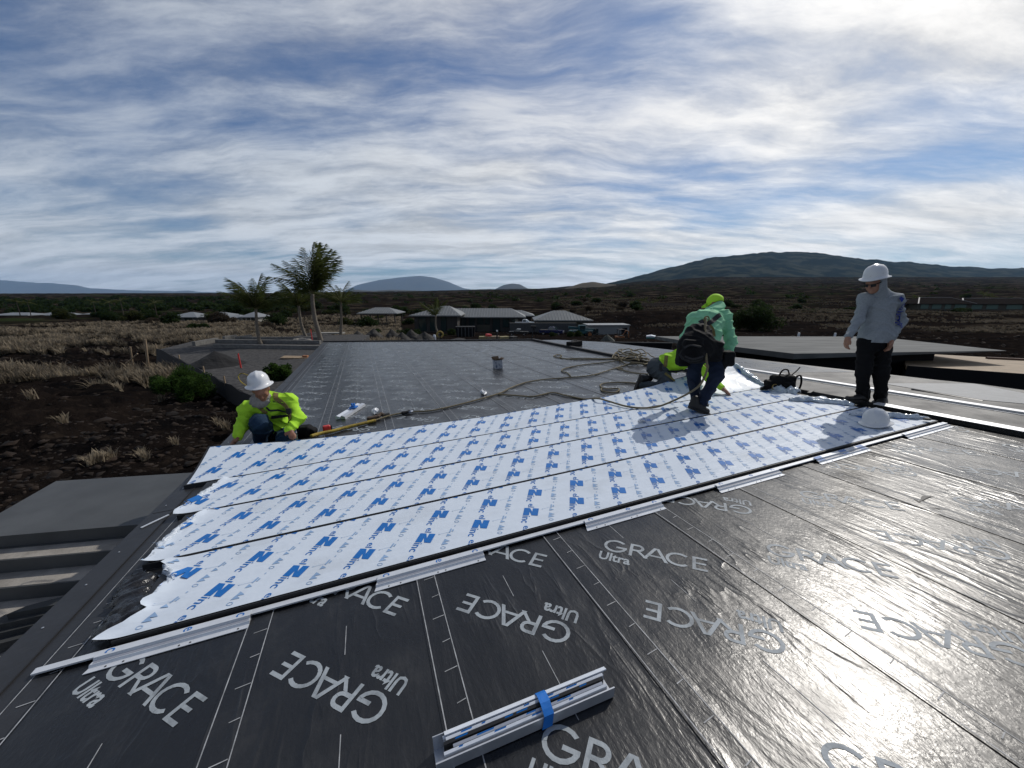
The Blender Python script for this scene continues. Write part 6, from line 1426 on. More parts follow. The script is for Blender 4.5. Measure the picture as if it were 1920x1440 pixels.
u, v = UV(705, 787); t = empty('rope_grab', (0, 0, 0), 0, 'brown and black rope grab at the end of the yellow lanyard', 'rope grab'); on_roof(t, u, v, TOPW, rad(20)); MB().box(-.12, .05, -.035, .03, .005, .055, .012).build('grab_body', M_leather, t); MB().tube([(.03, 0, .03), (.09, .03, .05), (.12, .0, .03)], .03, 8).build('grab_knob', M_leather, t); MB().tube([(.1, 0, .03), (.2, .01, .025)], .022, 7).build('swivel', M_tyre, t)
u, v = UV(762, 777); t = empty('rope_snap', (0, 0, 0), 0, 'black snap hook joining the lanyard to the tan rope', 'hook'); on_roof(t, u, v, TOPW, rad(20)); MB().box(-.07, .06, -.025, .025, .004, .045, .01).build('hook_body', M_tyre, t); MB().tube([(.06 + .035 * math.cos(a), .035 * math.sin(a), .025) for a in [2 * math.pi * i / 12 for i in range(13)]], .009, 6).build('hook_eye', M_chrome, t)
u, v = UV(614, 812); t = empty('tape_measure', (0, 0, 0), 0, 'red tape measure on the membrane beside the crouching worker', 'tape measure'); on_roof(t, u, v, .03, rad(15)); MB().box(-.045, .045, -.03, .03, 0, .07, .012).build('case', M_red, t); MB().box(.0455, .06, -.025, .025, .005, .06, .005).build('grip', M_tyre, t)
# --- black tool bag by the ridge
def bag_near_ridge():
    u, v = UV(1470, 727, .05); t = empty('tool_bag', (0, 0, 0), 0, 'black tool bag with straps standing by the ridge behind the panels', 'bag'); on_roof(t, u - .12, v - .05, .055, rad(-20)); t.scale = (.8, .8, .8)
    V, F = sdf_mesh([('b', (0, 0, .14), (.20, .12, .13), .06), ('b', (-.20, .02, .10), (.10, .09, .08), .04), ('b', (.02, -.13, .09), (.11, .04, .07), .03), ('c', (-.3, .0, .05), (-.42, -.05, .03), .045, .03)], .014, .03, 0.010); o = link('bag_body', np_mesh('bag_body', V, F, M_bagk, True), t)
    MB().tube(spline([(-.10, -.02, .25), (-.04, -.03, .36), (.06, -.02, .36), (.12, 0, .24)], 6), .014, 6).build('carry_handle', M_bagk, t)
    MB().tube(spline([(.18, -.05, .22), (.27, -.07, .25), (.29, -.08, .12), (.25, -.1, .01)], 6), .017, 6).build('strap', M_bagk, t); MB().tube(spline([(.2, .05, .25), (.3, .08, .31), (.36, .08, .38)], 5), .010, 6).build('strap', M_bagk, t)
    MB().tube([(-.2 + .05 * math.cos(a), -.095, .07 + .05 * math.sin(a)) for a in [2 * math.pi * i / 12 for i in range(10)]], .008, 6).build('gold_ring', mat('brass', (.35, .24, .08), .4, .6), t)
M_bagk = mat('black_cordura', (0.005, 0.0053, 0.0062), .8, spec=.2, var=.4, vscale=14, bump=.3, bscale=80)
# scraps of dark tape by the bag and film ends on the curb
u, v = UV(1520, 735, .05); o = MB().box(-.09, .09, -.02, .02, 0, .008).build('rubber_offcut', M_black); on_roof(o, u, v, .051, .3); tag(o, 'flat black offcut on the ridge beside the bag', 'offcut')
u, v = UV(1738, 788, .06); o = MB().lathe([(.03, 0), (.034, .012), (.02, .02)], 10).build('rubber_plug', M_black); on_roof(o, u, v, .066, 0); tag(o, 'small black plug on the ridge strip beyond the hard hat', 'plug')
bag_near_ridge()
# ------------------------------------------------------------------ people
M_skin = mat('skin', (0.26, 0.125, 0.075), .55, base2=(.20, .09, .055), vscale=20, bump=.05, spec=.35)
M_skinl = mat('lighter_skin', (0.36, 0.19, 0.125), .55, base2=(.28, .14, .09), vscale=20, spec=.35)
M_hiviz = mat('hi_vis_yellow', (0.42, 0.74, 0.045), .8, base2=(.33, .61, .03), vscale=9, bump=.15, bscale=70, spec=.2)
M_hivizg = mat('faded_hi_vis_green', (0.27, 0.62, 0.36), .8, base2=(.22, .50, .30), vscale=9, bump=.15, bscale=70, spec=.2)
M_capy = mat('hi_vis_cap', (0.46, 0.80, 0.04), .8)
M_jean = mat('blue_jeans', (0.012, 0.030, 0.062), .85, base2=(.020, .048, .085), vscale=7, bump=.3, bscale=90, spec=.2)
M_jeand = mat('dark_jeans', (0.008, 0.014, 0.030), .85, base2=(.014, .022, .042), vscale=7, bump=.3, bscale=90, spec=.2)
M_greyjean = mat('grey_work_trousers', (0.042, 0.052, 0.060), .9, base2=(.06, .07, .08), vscale=7, bump=.3, bscale=80)
M_blktr = mat('black_trousers', (0.006, 0.006, 0.007), .9, bump=.2, bscale=70, spec=.2)
M_grey = mat('heather_grey_shirt', (0.29, 0.315, 0.335), .85, base2=(.24, .265, .285), vscale=60, bump=.12, bscale=90, spec=.2)
M_boot = mat('black_boot', (.010, .009, .008), .6, var=.4, vscale=18); M_sole = mat('boot_sole', (.022, .018, .015), .8)
M_web = mat('tan_webbing', (.20, .155, .045), .8, var=.3, vscale=40); M_webk = mat('black_webbing', (.010, .010, .011), .7)
M_gaiter = mat('grey_neck_gaiter', (.25, .235, .22), .9, bump=.3, bscale=60)
def basis(fwd, up=(0, 0, 1)):
    f = Vector(fwd).normalized(); u = Vector(up); r = f.cross(u).normalized(); u = r.cross(f); return f, r, u       # forward, right, up
def hand(pr, wr, d, thumb, nrm, curl=.5, s=1.0):
    wr, d, thumb, nrm = Vector(wr), Vector(d).normalized(), Vector(thumb).normalized(), Vector(nrm).normalized()
    C = lambda a, b, ra, rb: pr.append(('c', tuple(a), tuple(b), ra * s, rb * s))
    C(wr, wr + d * .04 * s, .027, .029)
    for q in (-.024, -.008, .008, .024): C(wr + d * .03 * s + thumb * q * .8 * s, wr + d * .085 * s + thumb * q * s, .017, .013)
    for i, (q, L_) in enumerate(((.030, .066), (.010, .075), (-.010, .070), (-.030, .054))):
        a = wr + d * .086 * s + thumb * q * s; cu = curl * (1 + .12 * i)
        d1 = d * math.cos(cu * .7) + nrm * math.sin(cu * .7) + thumb * q * 2.2; b = a + d1.normalized() * L_ * .52 * s
        d2 = d * math.cos(cu * 1.9) + nrm * math.sin(cu * 1.9); C(a, b, .0105, .0095); C(b, b + d2.normalized() * L_ * .48 * s, .0095, .0080)
    a = wr + d * .028 * s + thumb * .026 * s; b = a + (d * .55 + thumb * .75 + nrm * .25).normalized() * .042 * s; C(a, b, .014, .011); C(b, b + (d * .8 + thumb * .25 + nrm * .35).normalized() * .032 * s, .011, .009)
def head(pr, c, fwd, up):
    f, r, u = basis(fwd, up); R = np.array([[r.x, f.x, u.x], [r.y, f.y, u.y], [r.z, f.z, u.z]]); c = Vector(c)
    pt = lambda x, y, z: tuple(c + r * x + f * y + u * z)
    pr += [('e', pt(0, -.01, .03), (.076, .094, .092), R), ('e', pt(0, .022, -.055), (.058, .066, .070), R), ('c', pt(0, .086, .012), pt(0, .106, -.022), .010, .015), ('c', pt(-.034, .078, .026), pt(.034, .078, .026), .013, .013),
           ('c', pt(-.020, .082, -.055), pt(.020, .082, -.055), .009, .009), ('e', pt(0, .072, -.092), (.026, .024, .020), R), ('e', pt(-.078, -.005, -.005), (.010, .018, .032), R), ('e', pt(.078, -.005, -.005), (.010, .018, .032), R),
           ('e', pt(-.040, .062, -.018), (.022, .022, .022), R), ('e', pt(.040, .062, -.018), (.022, .022, .022), R)]
    return f, r, u, pt
def arm(pr, sh, el, wr, r0=.050, r1=.040, r2=.029):
    pr += [('c', tuple(sh), tuple(el), r0, r1), ('c', tuple(el), tuple(wr), r1, r2)]
def grow(pr, d): 
    out = []
    for p in pr:
        if p[0] == 'c': out.append(('c', p[1], p[2], p[3] + d, p[4] + d))
        elif p[0] == 'e': out.append(('e', p[1], tuple(q + d for q in p[2])) + p[3:])
        else: out.append(('b', p[1], tuple(q + d for q in p[2]), p[3]))
    return out
def piece(name, pr, m, parent, vox=.011, k=.03, wr=0.0, cuts=(), wf=1.0):
    V, F = sdf_mesh(pr, vox, k, wr, cuts, wf); return link(name, np_mesh(name, V, F, m, True), parent)
def project(pr, p, off, k=.03):
    p = np.array(p, float); e = .004
    for _ in range(7):
        q = np.array([p, p + (e, 0, 0), p - (e, 0, 0), p + (0, e, 0), p - (0, e, 0), p + (0, 0, e), p - (0, 0, e)]); f = sdf_at(pr, q, k)
        g = np.array([f[1] - f[2], f[3] - f[4], f[5] - f[6]]); n = g / max(1e-9, np.linalg.norm(g)); p = p - n * (f[0] - off)
    return Vector(p), Vector(n)
def strap(name, pr, pts, width, m, parent, off=.006, n=6, th=.004):
    sp_ = spline(pts, n); ps = [project(pr, q, off) for q in sp_]; rings = []
    for i, (p, nn) in enumerate(ps):
        t = (ps[min(i + 1, len(ps) - 1)][0] - ps[max(i - 1, 0)][0]); t = t.normalized() if t.length > 1e-6 else Vector((0, 0, 1)); s = t.cross(nn).normalized() * width / 2
        rings.append([tuple(p - s), tuple(p + s), tuple(p + s + nn * th), tuple(p - s + nn * th)])
    o = MB().loft(rings).build(name, m, parent); fix_normals(o.data); return o
def boot(parent, heel, toe, up, m=M_boot, s=1.0):
    """heel/toe: sole points; up: shaft direction"""
    h, t, u = Vector(heel), Vector(toe), Vector(up).normalized(); d = (t - h); L_ = d.length; d = d / L_; u = (u - d * u.dot(d) * .6).normalized(); n = d.cross(u).normalized(); u2 = n.cross(d)
    pr = [('c', tuple(h + d * .03 + u2 * .045), tuple(h + d * .10 + u2 * .055), .042, .044), ('c', tuple(h + d * .10 + u2 * .050), tuple(t - d * .05 + u2 * .038), .046, .040), ('c', tuple(h + d * .045 + u2 * .06), tuple(h + d * .045 + u * .13), .046, .050)]
    o = piece('boot', pr, m, parent, .011, .04)
    mb = MB(); ring = []
    for x, w_ in ((-.012, .02), (.01, .038), (.09, .040), (.19 * L_ / .28, .050), (L_ - .03, .044), (L_ + .005, .018)): ring.append((x, w_))
    pl = [h + d * x + n * w_ for x, w_ in ring] + [h + d * x - n * w_ for x, w_ in reversed(ring)]
    mb.loft([[tuple(p) for p in pl], [tuple(p + u2 * .026) for p in pl]]); q = mb.build('sole', M_sole, o); fix_normals(q.data)
def wear_helmet(parent, c, fwd, up, lift=.045):
    f, r, u = basis(fwd, up); c = Vector(c) + u * lift; hh = empty('hard_hat', (0, 0, 0)); hh.parent = parent
    hh.matrix_basis = Matrix(((f.x, -r.x, u.x, c.x), (f.y, -r.y, u.y, c.y), (f.z, -r.z, u.z, c.z), (0, 0, 0, 1)))
    link('shell', HELMET, hh); o = MB().lathe([(.088, -.018), (.098, 0), (.095, .016)], 20).build('headband', M_hatband, hh); return hh

def standing_man():
    ub, vb = UV(1628, 752, .05); B = P(ub, vb, .05); q = lambda x, y, Y: J(x, y, Y) - B
    Y0 = B.y; t = empty('person', B, 0, 'standing man in grey hooded shirt, black trousers and white hard hat looking down', 'person')
    hipL, hipR = q(1625, 640, Y0 + .02), q(1655, 640, Y0 + .02); knL, knR = q(1619, 695, Y0 - .02), q(1653, 697, Y0 - .05); anL, anR = q(1617, 741, Y0 + .03), q(1651, 744, Y0 - .02)
    pel = q(1640, 636, Y0 + .02); che = q(1649, 580, Y0 + .05); nek = q(1650, 551, Y0 + .05); hd = q(1640, 529, Y0 - .02)
    shL, shR = q(1622, 561, Y0 + .06), q(1680, 562, Y0 + .04); elL, elR = q(1609, 601, Y0 + .00), q(1690, 603, Y0 + .06); wrL, wrR = q(1592, 629, Y0 - .14), q(1671, 633, Y0 - .10)
    fwd = Vector((-.84, -.34, -.46)); upv = Vector((-.36, -.12, .92))
    torso = [('e', tuple(che), (.155, .120, .21)), ('e', tuple((che + pel) / 2 + Vector((0, 0, -.02))), (.150, .130, .24)), ('e', tuple(pel + Vector((0, 0, .05))), (.140, .125, .17)), ('c', tuple(shL), tuple(shR), .060, .060)]
    torso += [('c', tuple(nek), tuple(shL), .056, .052), ('c', tuple(nek), tuple(shR), .056, .052)]
    arms = []; arm(arms, shL, elL, wrL); arm(arms, shR, elR, wrR)
    legs = [('c', tuple(hipL), tuple(knL), .078, .056), ('c', tuple(knL), tuple(anL - Vector((0, 0, .03))), .055, .042), ('c', tuple(hipR), tuple(knR), .078, .056), ('c', tuple(knR), tuple(anR - Vector((0, 0, .03))), .055, .042)]
    pr = list(torso) + arms + legs + [('c', tuple(nek + Vector((0, 0, -.04))), tuple(hd + Vector((0, .02, -.06))), .056, .054)]
    f, r, u, pt = head(pr, hd, fwd, upv)
    dl = q(1586, 646, Y0 - .16) - wrL; hand(pr, wrL + dl.normalized() * .02, dl, (-.4, -.9, 0), (.8, -.2, -.2), .55)
    dr = q(1667, 656, Y0 - .11) - wrR; hand(pr, wrR + dr.normalized() * .02, dr, (-.5, -.85, 0), (-.8, .3, -.2), .55)
    piece('body', pr, M_skinl, t, .0085, .022)
    shirt = grow(torso + arms, .014) + [('e', tuple(pel + Vector((0, 0, .03))), (.176, .150, .17))]
    hem = q(1640, 641, Y0)
    piece('shirt', shirt, M_grey, t, .0095, .045, .010, [(tuple(hem), (0, 0, -1)), (tuple(wrL + (wrL - elL).normalized() * .005), tuple((wrL - elL).normalized()))][:1], 1.3)
    hood = [('e', tuple(hd + u * .01 - f * .012), (.094, .112, .128), np.array([[r.x, f.x, u.x], [r.y, f.y, u.y], [r.z, f.z, u.z]])), ('c', tuple(hd - u * .06 - f * .03), tuple(nek + Vector((0, 0, -.05))), .088, .10), ('e', tuple(nek + Vector((.03, .06, .0))), (.11, .09, .09))]
    piece('hood', hood, M_grey, t, .0095, .05, .007, [(tuple(hd + f * .032 - u * .02), tuple((f * .92 + u * .1 - r * .0).normalized()))], .6)
    piece('trousers', grow(legs, .020) + [('e', tuple(pel + Vector((0, 0, -.02))), (.146, .130, .15))], M_blktr, t, .010, .05, .011, (), 1.1)
    boot(t, q(1624, 752, Y0 + .04), q(1584, 753, Y0 - .05), (0, 0, 1)); boot(t, q(1649, 753, Y0 + .03), q(1657, 769, Y0 - .18), (0, 0, 1))
    wear_helmet(t, hd, fwd + upv * .30, upv, .050)
    mb = MB(); mb.tube([pt(-.08, .03, .012), pt(-.05, .088, .012), pt(0, .101, .014), pt(.05, .088, .012), pt(.08, .03, .012)], .005, 6); mb.build('glasses_frame', M_tyre, t)
    for sx in (-1, 1): MB().loft([[pt(sx * .012, .101, .020), pt(sx * .058, .086, .020), pt(sx * .056, .086, -.014), pt(sx * .018, .100, -.016)], [pt(sx * .012, .105, .020), pt(sx * .058, .090, .020), pt(sx * .056, .090, -.014), pt(sx * .018, .104, -.016)]]).build('lens', M_tyre, t)
    # sleeve and chest print, helmet badge
    M_nav = mat('navy_print', (.010, .030, .24), .7)
    def sleeve(body, s, y0, path, m=M_nav, name='sleeve_print', bold=.012):
        v_, f_ = text_mesh(body, bold); w_ = max(x for x, y in v_) * s; A, Bp = Vector(path[0]), Vector(path[1]); d = (Bp - A).normalized(); sd = Vector((d.z, 0, -d.x)) * -1
        if sd.x < 0: sd = -sd
        vs = [tuple(project(shirt, A + d * (x * s) + sd * (y * s + y0) + Vector((0, -.03, 0)), .009, .045)[0]) for x, y in v_]
        o = MB().raw(vs, f_).build(name, m, t); o['kind'] = 'stuff'
    e0, e1 = q(1691, 562, Y0 - .04), q(1692, 604, Y0 - .02); e2 = q(1676, 630, Y0 - .12)
    sleeve('Columbia', .072, .005, (q(1692, 570, Y0 - .04), q(1685, 628, Y0 - .06)))
    sleeve('PFG', .062, -.058, (q(1689, 583, Y0 - .04), q(1676, 628, Y0 - .08)), bold=.015)
    sleeve('\u25C6' if False else 'o', .001, 0, (e0, e1))
    dg = [project(shirt, q(1692 + x, 561 + y, Y0 - .06), .009, .045)[0] for x, y in ((0, -7), (5, -1), (0, 6), (-5, -1))]
    MB().face([tuple(p) for p in dg]).build('sleeve_badge', M_nav, t)
    v_, f_ = text_mesh('Columbia', .0); s = .016
    MB().raw([tuple(project(shirt, q(1648, 556, Y0 - .1) + Vector((x * s, 0, y * s)), .008, .045)[0]) for x, y in v_], f_).build('chest_print', M_nav, t)['kind'] = 'stuff'
standing_man()

def crouching_worker():
    B = P(-1.08, 5.25, 0.0); q = lambda x, y, Y: J(x, y, Y) - B; Y0 = B.y
    t = empty('person', B, 0, 'crouching worker in yellow hi-vis shirt and white hard hat at the left panel end', 'person')
    pel = q(520, 812, Y0 + .12); che = q(508, 766, Y0 - .06); nek = q(493, 744, Y0 - .16); hd = q(489, 731, Y0 - .27)
    shL, shR = q(463, 768, Y0 - .16), q(542, 752, Y0 - .06); elL, elR = q(455, 797, Y0 - .30), q(560, 784, Y0 - .20); wrL, wrR = q(447, 817, Y0 - .46), q(543, 806, Y0 - .38)
    torso = [('e', tuple(che), (.165, .13, .17)), ('e', tuple((che + pel) / 2), (.16, .14, .18)), ('e', tuple(pel), (.16, .16, .14)), ('c', tuple(shL), tuple(shR), .066, .068)]
    torso += [('c', tuple(nek), tuple(shL), .056, .052), ('c', tuple(nek), tuple(shR), .056, .052)]
    arms = []; arm(arms, shL, elL, wrL, .060, .050, .033); arm(arms, shR, elR, wrR, .060, .050, .033)
    knL, knR = q(486, 792, Y0 - .32), q(535, 826, Y0 - .26); anL, anR = q(492, 850, Y0 - .06), q(556, 846, Y0 + .10)
    legs = [('c', tuple(pel + Vector((-.09, 0, .0))), tuple(knL), .098, .076), ('c', tuple(knL), tuple(anL), .074, .05), ('c', tuple(pel + Vector((.09, 0, 0))), tuple(knR), .098, .074), ('c', tuple(knR), tuple(anR), .070, .05)]
    fwd = Vector((.42, -.66, -.62)); upv = Vector((.10, -.38, .92))
    pr = list(torso) + arms + legs + [('c', tuple(nek), tuple(hd + Vector((0, .03, -.04))), .058, .056)]
    f, r, u, pt = head(pr, hd, fwd, upv)
    dl = q(436, 832, Y0 - .52) - wrL; hand(pr, wrL, dl, (.7, -.5, .2), (-.2, -.6, -.6), .9, .85); dr = q(551, 822, Y0 - .46) - wrR; hand(pr, wrR, dr, (-.9, -.2, .1), (.2, -.6, -.6), .5, .85)
    piece('body', pr, M_skin, t, .009, .022)
    shirt = grow(torso[:2] + torso[3:] + arms, .018) + [('e', tuple(pel + Vector((0, .02, .06))), (.195, .18, .12))]
    piece('shirt', shirt, M_hiviz, t, .0095, .05, .013, (), 1.25)
    piece('trousers', grow(legs, .018) + [('e', tuple(pel + Vector((0, .02, -.03))), (.19, .18, .13))], M_jean, t, .010, .05, .012, (), 1.2)
    gai = [('c', tuple(hd - u * .105 + f * .015), tuple(nek + Vector((0, -.03, -.03))), .074, .095), ('e', tuple(nek + Vector((-.02, -.05, -.04))), (.10, .085, .07))]
    piece('neck_gaiter', gai, M_gaiter, t, .009, .04, .011, (), 2.0)
    hh = wear_helmet(t, hd, fwd + upv * .62, upv, .060)
    ey = MB()
    for sx in (-1, 1): MB().lathe([(.001, -.011), (.009, -.006), (.011, 0), (.009, .006), (.001, .011)], 8, pt(sx * .034, .074, .004)).build('eye', M_tyre, t)
    MB().tube(spline([q(466, 726, Y0 - .2), q(452, 716, Y0 - .16), q(447, 706, Y0 - .14), q(453, 700, Y0 - .15), q(466, 704, Y0 - .2)], 6), .006, 6).build('helmet_cord', M_yel, t)
    strap('harness_strap', shirt, [q(517, 738, Y0 - .05), q(517, 748, Y0 - .25), q(520, 762, Y0 - .3), q(528, 776, Y0 - .3), q(540, 790, Y0 - .3)], .050, M_web, t)
    strap('harness_strap', shirt, [q(478, 762, Y0 - .3), q(484, 772, Y0 - .3), q(490, 784, Y0 - .35)], .045, M_web, t)
    strap('chest_strap', shirt, [q(486, 770, Y0 - .35), q(500, 778, Y0 - .35), q(512, 778, Y0 - .35), q(524, 768, Y0 - .3)], .022, M_webk, t)
    strap('waist_belt', shirt, [q(505, 793, Y0 - .3), q(520, 797, Y0 - .3), q(540, 793, Y0 - .25)], .045, M_webk, t)
    p, n_ = project(shirt, q(529, 768, Y0 - .3), .016, .05); MB().box(p.x - .03, p.x + .03, p.y - .014, p.y + .006, p.z - .035, p.z + .035, .006).build('buckle', M_webk, t)
    v_, f_ = text_mesh('KLX', .02); s = .040
    MB().raw([tuple(project(shirt, q(509, 759, Y0 - .3) + Vector((x * s, 0, y * s)), .010, .05)[0]) for x, y in v_], f_).build('chest_print', M_webk, t)['kind'] = 'stuff'
    V, F = sdf_mesh([('b', (0, 0, 0), (.075, .07, .10), .03), ('b', (.07, .02, -.02), (.06, .06, .085), .03)], .012, .03, .006); o = link('tool_pouch', np_mesh('tool_pouch', V, F, M_bagk, True), t); o.location = q(572, 812, Y0 + .02)
    boot(t, anL + Vector((0, .05, -.06)), anL + Vector((-.03, -.22, -.06)), (0, .1, 1)); boot(t, anR + Vector((.02, .12, -.02)), anR + Vector((0, -.12, -.06)), (0, .3, 1))
crouching_worker()

def bent_worker():
    ub, vb = UV(1312, 772, .046); B = P(ub, vb, .046); q = lambda x, y, Y: J(x, y, Y) - B; Y0 = B.y
    t = empty('person', B, 0, 'bent worker seen from behind in pale green shirt, yellow cap and black harness pack', 'person')
    hipL, hipR = q(1305, 654, Y0 + .12), q(1338, 654, Y0 + .12); knL, knR = q(1301, 708, Y0 + .14), q(1344, 704, Y0 - .06); anL, anR = q(1306, 748, Y0 + .18), q(1311, 758, Y0 + .0)
    pel = q(1321, 650, Y0 + .14); che = q(1329, 606, Y0 + .34); nek = q(1337, 584, Y0 + .48); hd = q(1341, 570, Y0 + .60)
    shL, shR = q(1302, 598, Y0 + .42), q(1358, 594, Y0 + .42); elL, elR = q(1285, 634, Y0 + .50), q(1371, 640, Y0 + .30); wrL, wrR = q(1296, 668, Y0 + .62), q(1363, 671, Y0 + .24)
    torso = [('e', tuple(che), (.170, .14, .16)), ('e', tuple((che + pel) / 2), (.165, .14, .19)), ('e', tuple(pel), (.165, .145, .14)), ('c', tuple(shL), tuple(shR), .068, .068)]
    torso += [('c', tuple(nek), tuple(shL), .056, .052), ('c', tuple(nek), tuple(shR), .056, .052)]
    arms = []; arm(arms, shL, elL, wrL, .060, .048, .032); arm(arms, shR, elR, wrR, .060, .048, .032)
    legs = [('c', tuple(hipL), tuple(knL), .088, .062), ('c', tuple(knL), tuple(anL - Vector((0, 0, .05))), .060, .048), ('c', tuple(hipR), tuple(knR), .090, .066), ('c', tuple(knR), tuple(anR - Vector((0, 0, .04))), .062, .048)]
    fwd = Vector((-.62, .62, -.48)); upv = Vector((-.15, .42, .89))
    pr = list(torso) + arms + legs + [('c', tuple(nek), tuple(hd - Vector((0, .02, .03))), .058, .056)]
    f, r, u, pt = head(pr, hd, fwd, upv)
    dr = q(1352, 688, Y0 + .18) - wrR; hand(pr, wrR, dr, (-.6, .7, 0), (-.8, -.2, -.2), .7); dl = q(1303, 690, Y0 + .66) - wrL; hand(pr, wrL, dl, (.6, .7, 0), (.8, -.2, -.2), .7)
    piece('body', pr, M_skin, t, .009, .022)
    shirt = grow(torso + arms, .018); piece('shirt', shirt, M_hivizg, t, .0095, .05, .013, [(tuple(q(1321, 664, Y0)), (0, 0, -1))], 1.3)
    piece('trousers', grow(legs, .016) + [('e', tuple(pel + Vector((0, 0, -.03))), (.185, .165, .14))], M_jeand, t, .010, .05, .012, (), 1.2)
    # cap
    R = np.array([[r.x, f.x, u.x], [r.y, f.y, u.y], [r.z, f.z, u.z]])
    cp = piece('cap', [('e', tuple(hd + u * .035 - f * .008), (.092, .108, .098), R)], M_capy, t, .010, .02, .003, [(tuple(hd + u * .0), tuple(-u))], 1)
    mb = MB(); ed = [pt(x, .085 + .085 * math.sqrt(max(0, 1 - (x / .085) ** 2)), .030 - .25 * abs(x) ** 1.5) for x in np.linspace(-.08, .08, 9)]; inn = [pt(x, .06, .034) for x in np.linspace(.08, -.08, 9)]
    mb.loft([ed + inn, [tuple(Vector(p) + u * .006) for p in ed + inn]]); o = mb.build('cap_visor', M_capy, cp); fix_normals(o.data)
    piece('neck_cloth', [('c', tuple(hd - u * .05 - f * .03), tuple(nek + Vector((0, -.02, -.02))), .078, .10)], M_hivizg, t, .011, .04, .006)
    boot(t, q(1291, 764, Y0 + .02), q(1330, 779, Y0 - .10), (.05, .0, 1)); boot(t, q(1298, 754, Y0 + .22), q(1328, 762, Y0 + .12), (0, 0, 1))
    # harness
    strap('harness_strap', shirt, [q(1307, 592, Y0 + .2), q(1318, 598, Y0 + .1), q(1326, 606, Y0 + .1)], .055, M_webk, t, .01); strap('harness_strap', shirt, [q(1354, 588, Y0 + .2), q(1340, 596, Y0 + .1), q(1326, 606, Y0 + .1)], .055, M_webk, t, .01)
    strap('back_strap', shirt, [q(1325, 604, Y0 + .1), q(1312, 614, Y0 + .1), q(1300, 624, Y0 + .15)], .045, M_web, t, .008); strap('back_strap', shirt, [q(1326, 604, Y0 + .1), q(1334, 616, Y0 + .1), q(1340, 630, Y0 + .05)], .045, M_web, t, .008)
    p, n_ = project(shirt, q(1325, 590, Y0 + .1), .030, .05); o = MB().tube([(p.x + .032 * math.cos(a), p.y, p.z + .036 * math.sin(a)) for a in [2 * math.pi * i / 14 for i in range(15)]], .007, 6).build('d_ring', M_web, t)
    piece('tool_pouch', [('b', tuple(q(1362, 672, Y0 + .02)), (.075, .08, .095), .03), ('b', tuple(q(1350, 684, Y0 + .0)), (.06, .06, .06), .025)], M_bagk, t, .012, .03, .006); piece('tool_pouch', [('b', tuple(q(1281, 670, Y0 + .12)), (.075, .08, .11), .03)], M_bagk, t, .012, .03, .006)
    strap('tool_belt', [('e', tuple(pel), (.20, .175, .16))], [q(1288, 668, Y0), q(1305, 676, Y0 - .1), q(1325, 678, Y0 - .12), q(1348, 672, Y0 - .05)], .05, M_webk, t, .01)
    # black pack on the lower back: a thing of its own
    Bb = J(1308, 664, Y0 - .02); bp = empty('backpack', Bb, 0, 'bulky black backpack worn low on the back of the bent worker', 'backpack'); w = lambda x, y, Y: J(x, y, Y) - Bb
    V, F = sdf_mesh([('e', tuple(w(1306, 650, Y0 - .02)), (.235, .15, .21)), ('e', tuple(w(1300, 662, Y0 - .12)), (.15, .09, .10)), ('e', tuple(w(1309, 626, Y0 + .06)), (.17, .11, .13)), ('b', tuple(w(1338, 658, Y0 - .0)), (.085, .10, .13), .05), ('b', tuple(w(1299, 644, Y0 - .14)), (.11, .04, .05), .02)], .011, .03, .008, (), 1.5); link('pack_body', np_mesh('pack_body', V, F, M_bagk, True), bp)
    mb = MB(); mb.tube(spline([w(1283, 652, Y0 - .22), w(1296, 647, Y0 - .25), (w(1314, 650, Y0 - .23))], 6), .012, 6); mb.build('strap', M_webk, bp); MB().tube(spline([w(1284, 668, Y0 - .2), w(1300, 673, Y0 - .25), w(1318, 668, Y0 - .22)], 6), .010, 6).build('strap', M_webk, bp)
bent_worker()

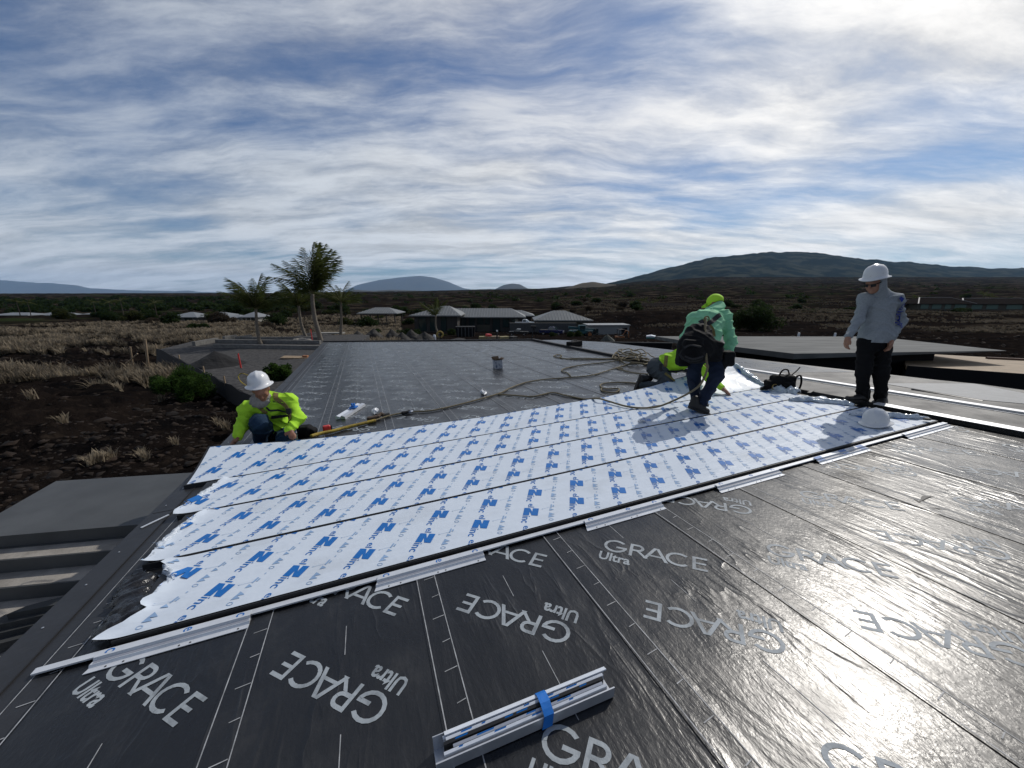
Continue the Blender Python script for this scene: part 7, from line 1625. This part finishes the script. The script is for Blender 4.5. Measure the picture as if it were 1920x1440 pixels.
def kneeling_worker():
    B = P(4.45, 5.35, 0.0); q = lambda x, y, Y: J(x, y, Y) - B; Y0 = 6.15
    t = empty('person', B, 0, 'kneeling worker in yellow hi-vis shirt and grey trousers half hidden behind the bent worker', 'person')
    pel = q(1234, 690, Y0 + .08); che = q(1284, 670, Y0 - .02); nek = q(1306, 668, Y0 - .08); hd = q(1322, 682, Y0 - .2)
    shL, shR = q(1298, 660, Y0 + .14), q(1303, 680, Y0 - .24); elR, wrR = q(1330, 708, Y0 - .50), q(1352, 726, Y0 - .68); elL, wrL = q(1318, 690, Y0 + .05), q(1330, 712, Y0 - .1)
    torso = [('e', tuple(che), (.20, .19, .15)), ('e', tuple((che + pel) / 2), (.22, .18, .15)), ('e', tuple(pel), (.16, .18, .16)), ('c', tuple(shL), tuple(shR), .078, .078)]
    torso += [('c', tuple(nek), tuple(shL), .056, .052), ('c', tuple(nek), tuple(shR), .056, .052)]
    arms = []; arm(arms, shR, elR, wrR, .060, .048, .032); arm(arms, shL, elL, wrL, .060, .048, .032)
    knL, knR = q(1262, 728, Y0 + .02), q(1258, 727, Y0 - .22); anL, anR = q(1206, 722, Y0 + .14), q(1202, 722, Y0 - .02)
    legs = [('c', tuple(pel + Vector((0, .09, -.02))), tuple(knL), .105, .075), ('c', tuple(knL), tuple(anL), .072, .05), ('c', tuple(pel + Vector((0, -.09, -.02))), tuple(knR), .108, .078), ('c', tuple(knR), tuple(anR), .074, .05)]
    fwd = Vector((.75, -.35, -.55)); upv = Vector((.5, -.2, .84)); pr = list(torso) + arms + legs + [('c', tuple(nek), tuple(hd), .056, .055)]
    head(pr, hd, fwd, upv); dr = q(1378, 748, Y0 - .84) - wrR; hand(pr, wrR, dr, (-.2, -.8, .2), (.1, .1, -1), .22, 1.1); dl = Vector((.1, -.1, -.2)); hand(pr, wrL, dl, (-.5, -.6, 0), (0, 0, -1), .5)
    piece('body', pr, M_skinl, t, .009, .022)
    shirt = grow(torso[:2] + torso[3:] + [('c', arms[0][1], arms[0][2], .060, .05), ('c', arms[1][1], tuple(wrR), .05, .036)] + arms[2:], .018)
    piece('shirt', shirt, M_hiviz, t, .0095, .05, .013, (), 1.25)
    piece('trousers', grow(legs, .018) + [('e', tuple(pel), (.185, .20, .185))], M_greyjean, t, .010, .05, .012, (), 1.2)
    piece('cap', [('e', tuple(hd + Vector((0, 0, .04))), (.10, .10, .08))], M_capy, t, .012)
    boot(t, q(1200, 703, Y0 + .0), q(1187, 737, Y0 - .02), (1, 0, .25)); boot(t, q(1206, 704, Y0 + .16), q(1194, 735, Y0 + .15), (1, 0, .25))
    strap('harness_strap', shirt, [q(1248, 660, Y0 - .1), q(1246, 675, Y0 - .2), q(1244, 692, Y0 - .2)], .055, M_web, t, .008); strap('waist_belt', grow(torso, .03), [q(1238, 680, Y0 - .2), q(1243, 697, Y0 - .2), q(1262, 702, Y0 - .2), q(1284, 700, Y0 - .2)], .045, M_webk, t, .014)
    strap('thigh_strap', grow(legs, .02), [q(1250, 694, Y0 - .3), q(1266, 704, Y0 - .3), q(1282, 714, Y0 - .3)], .04, M_web, t, .01)
kneeling_worker()
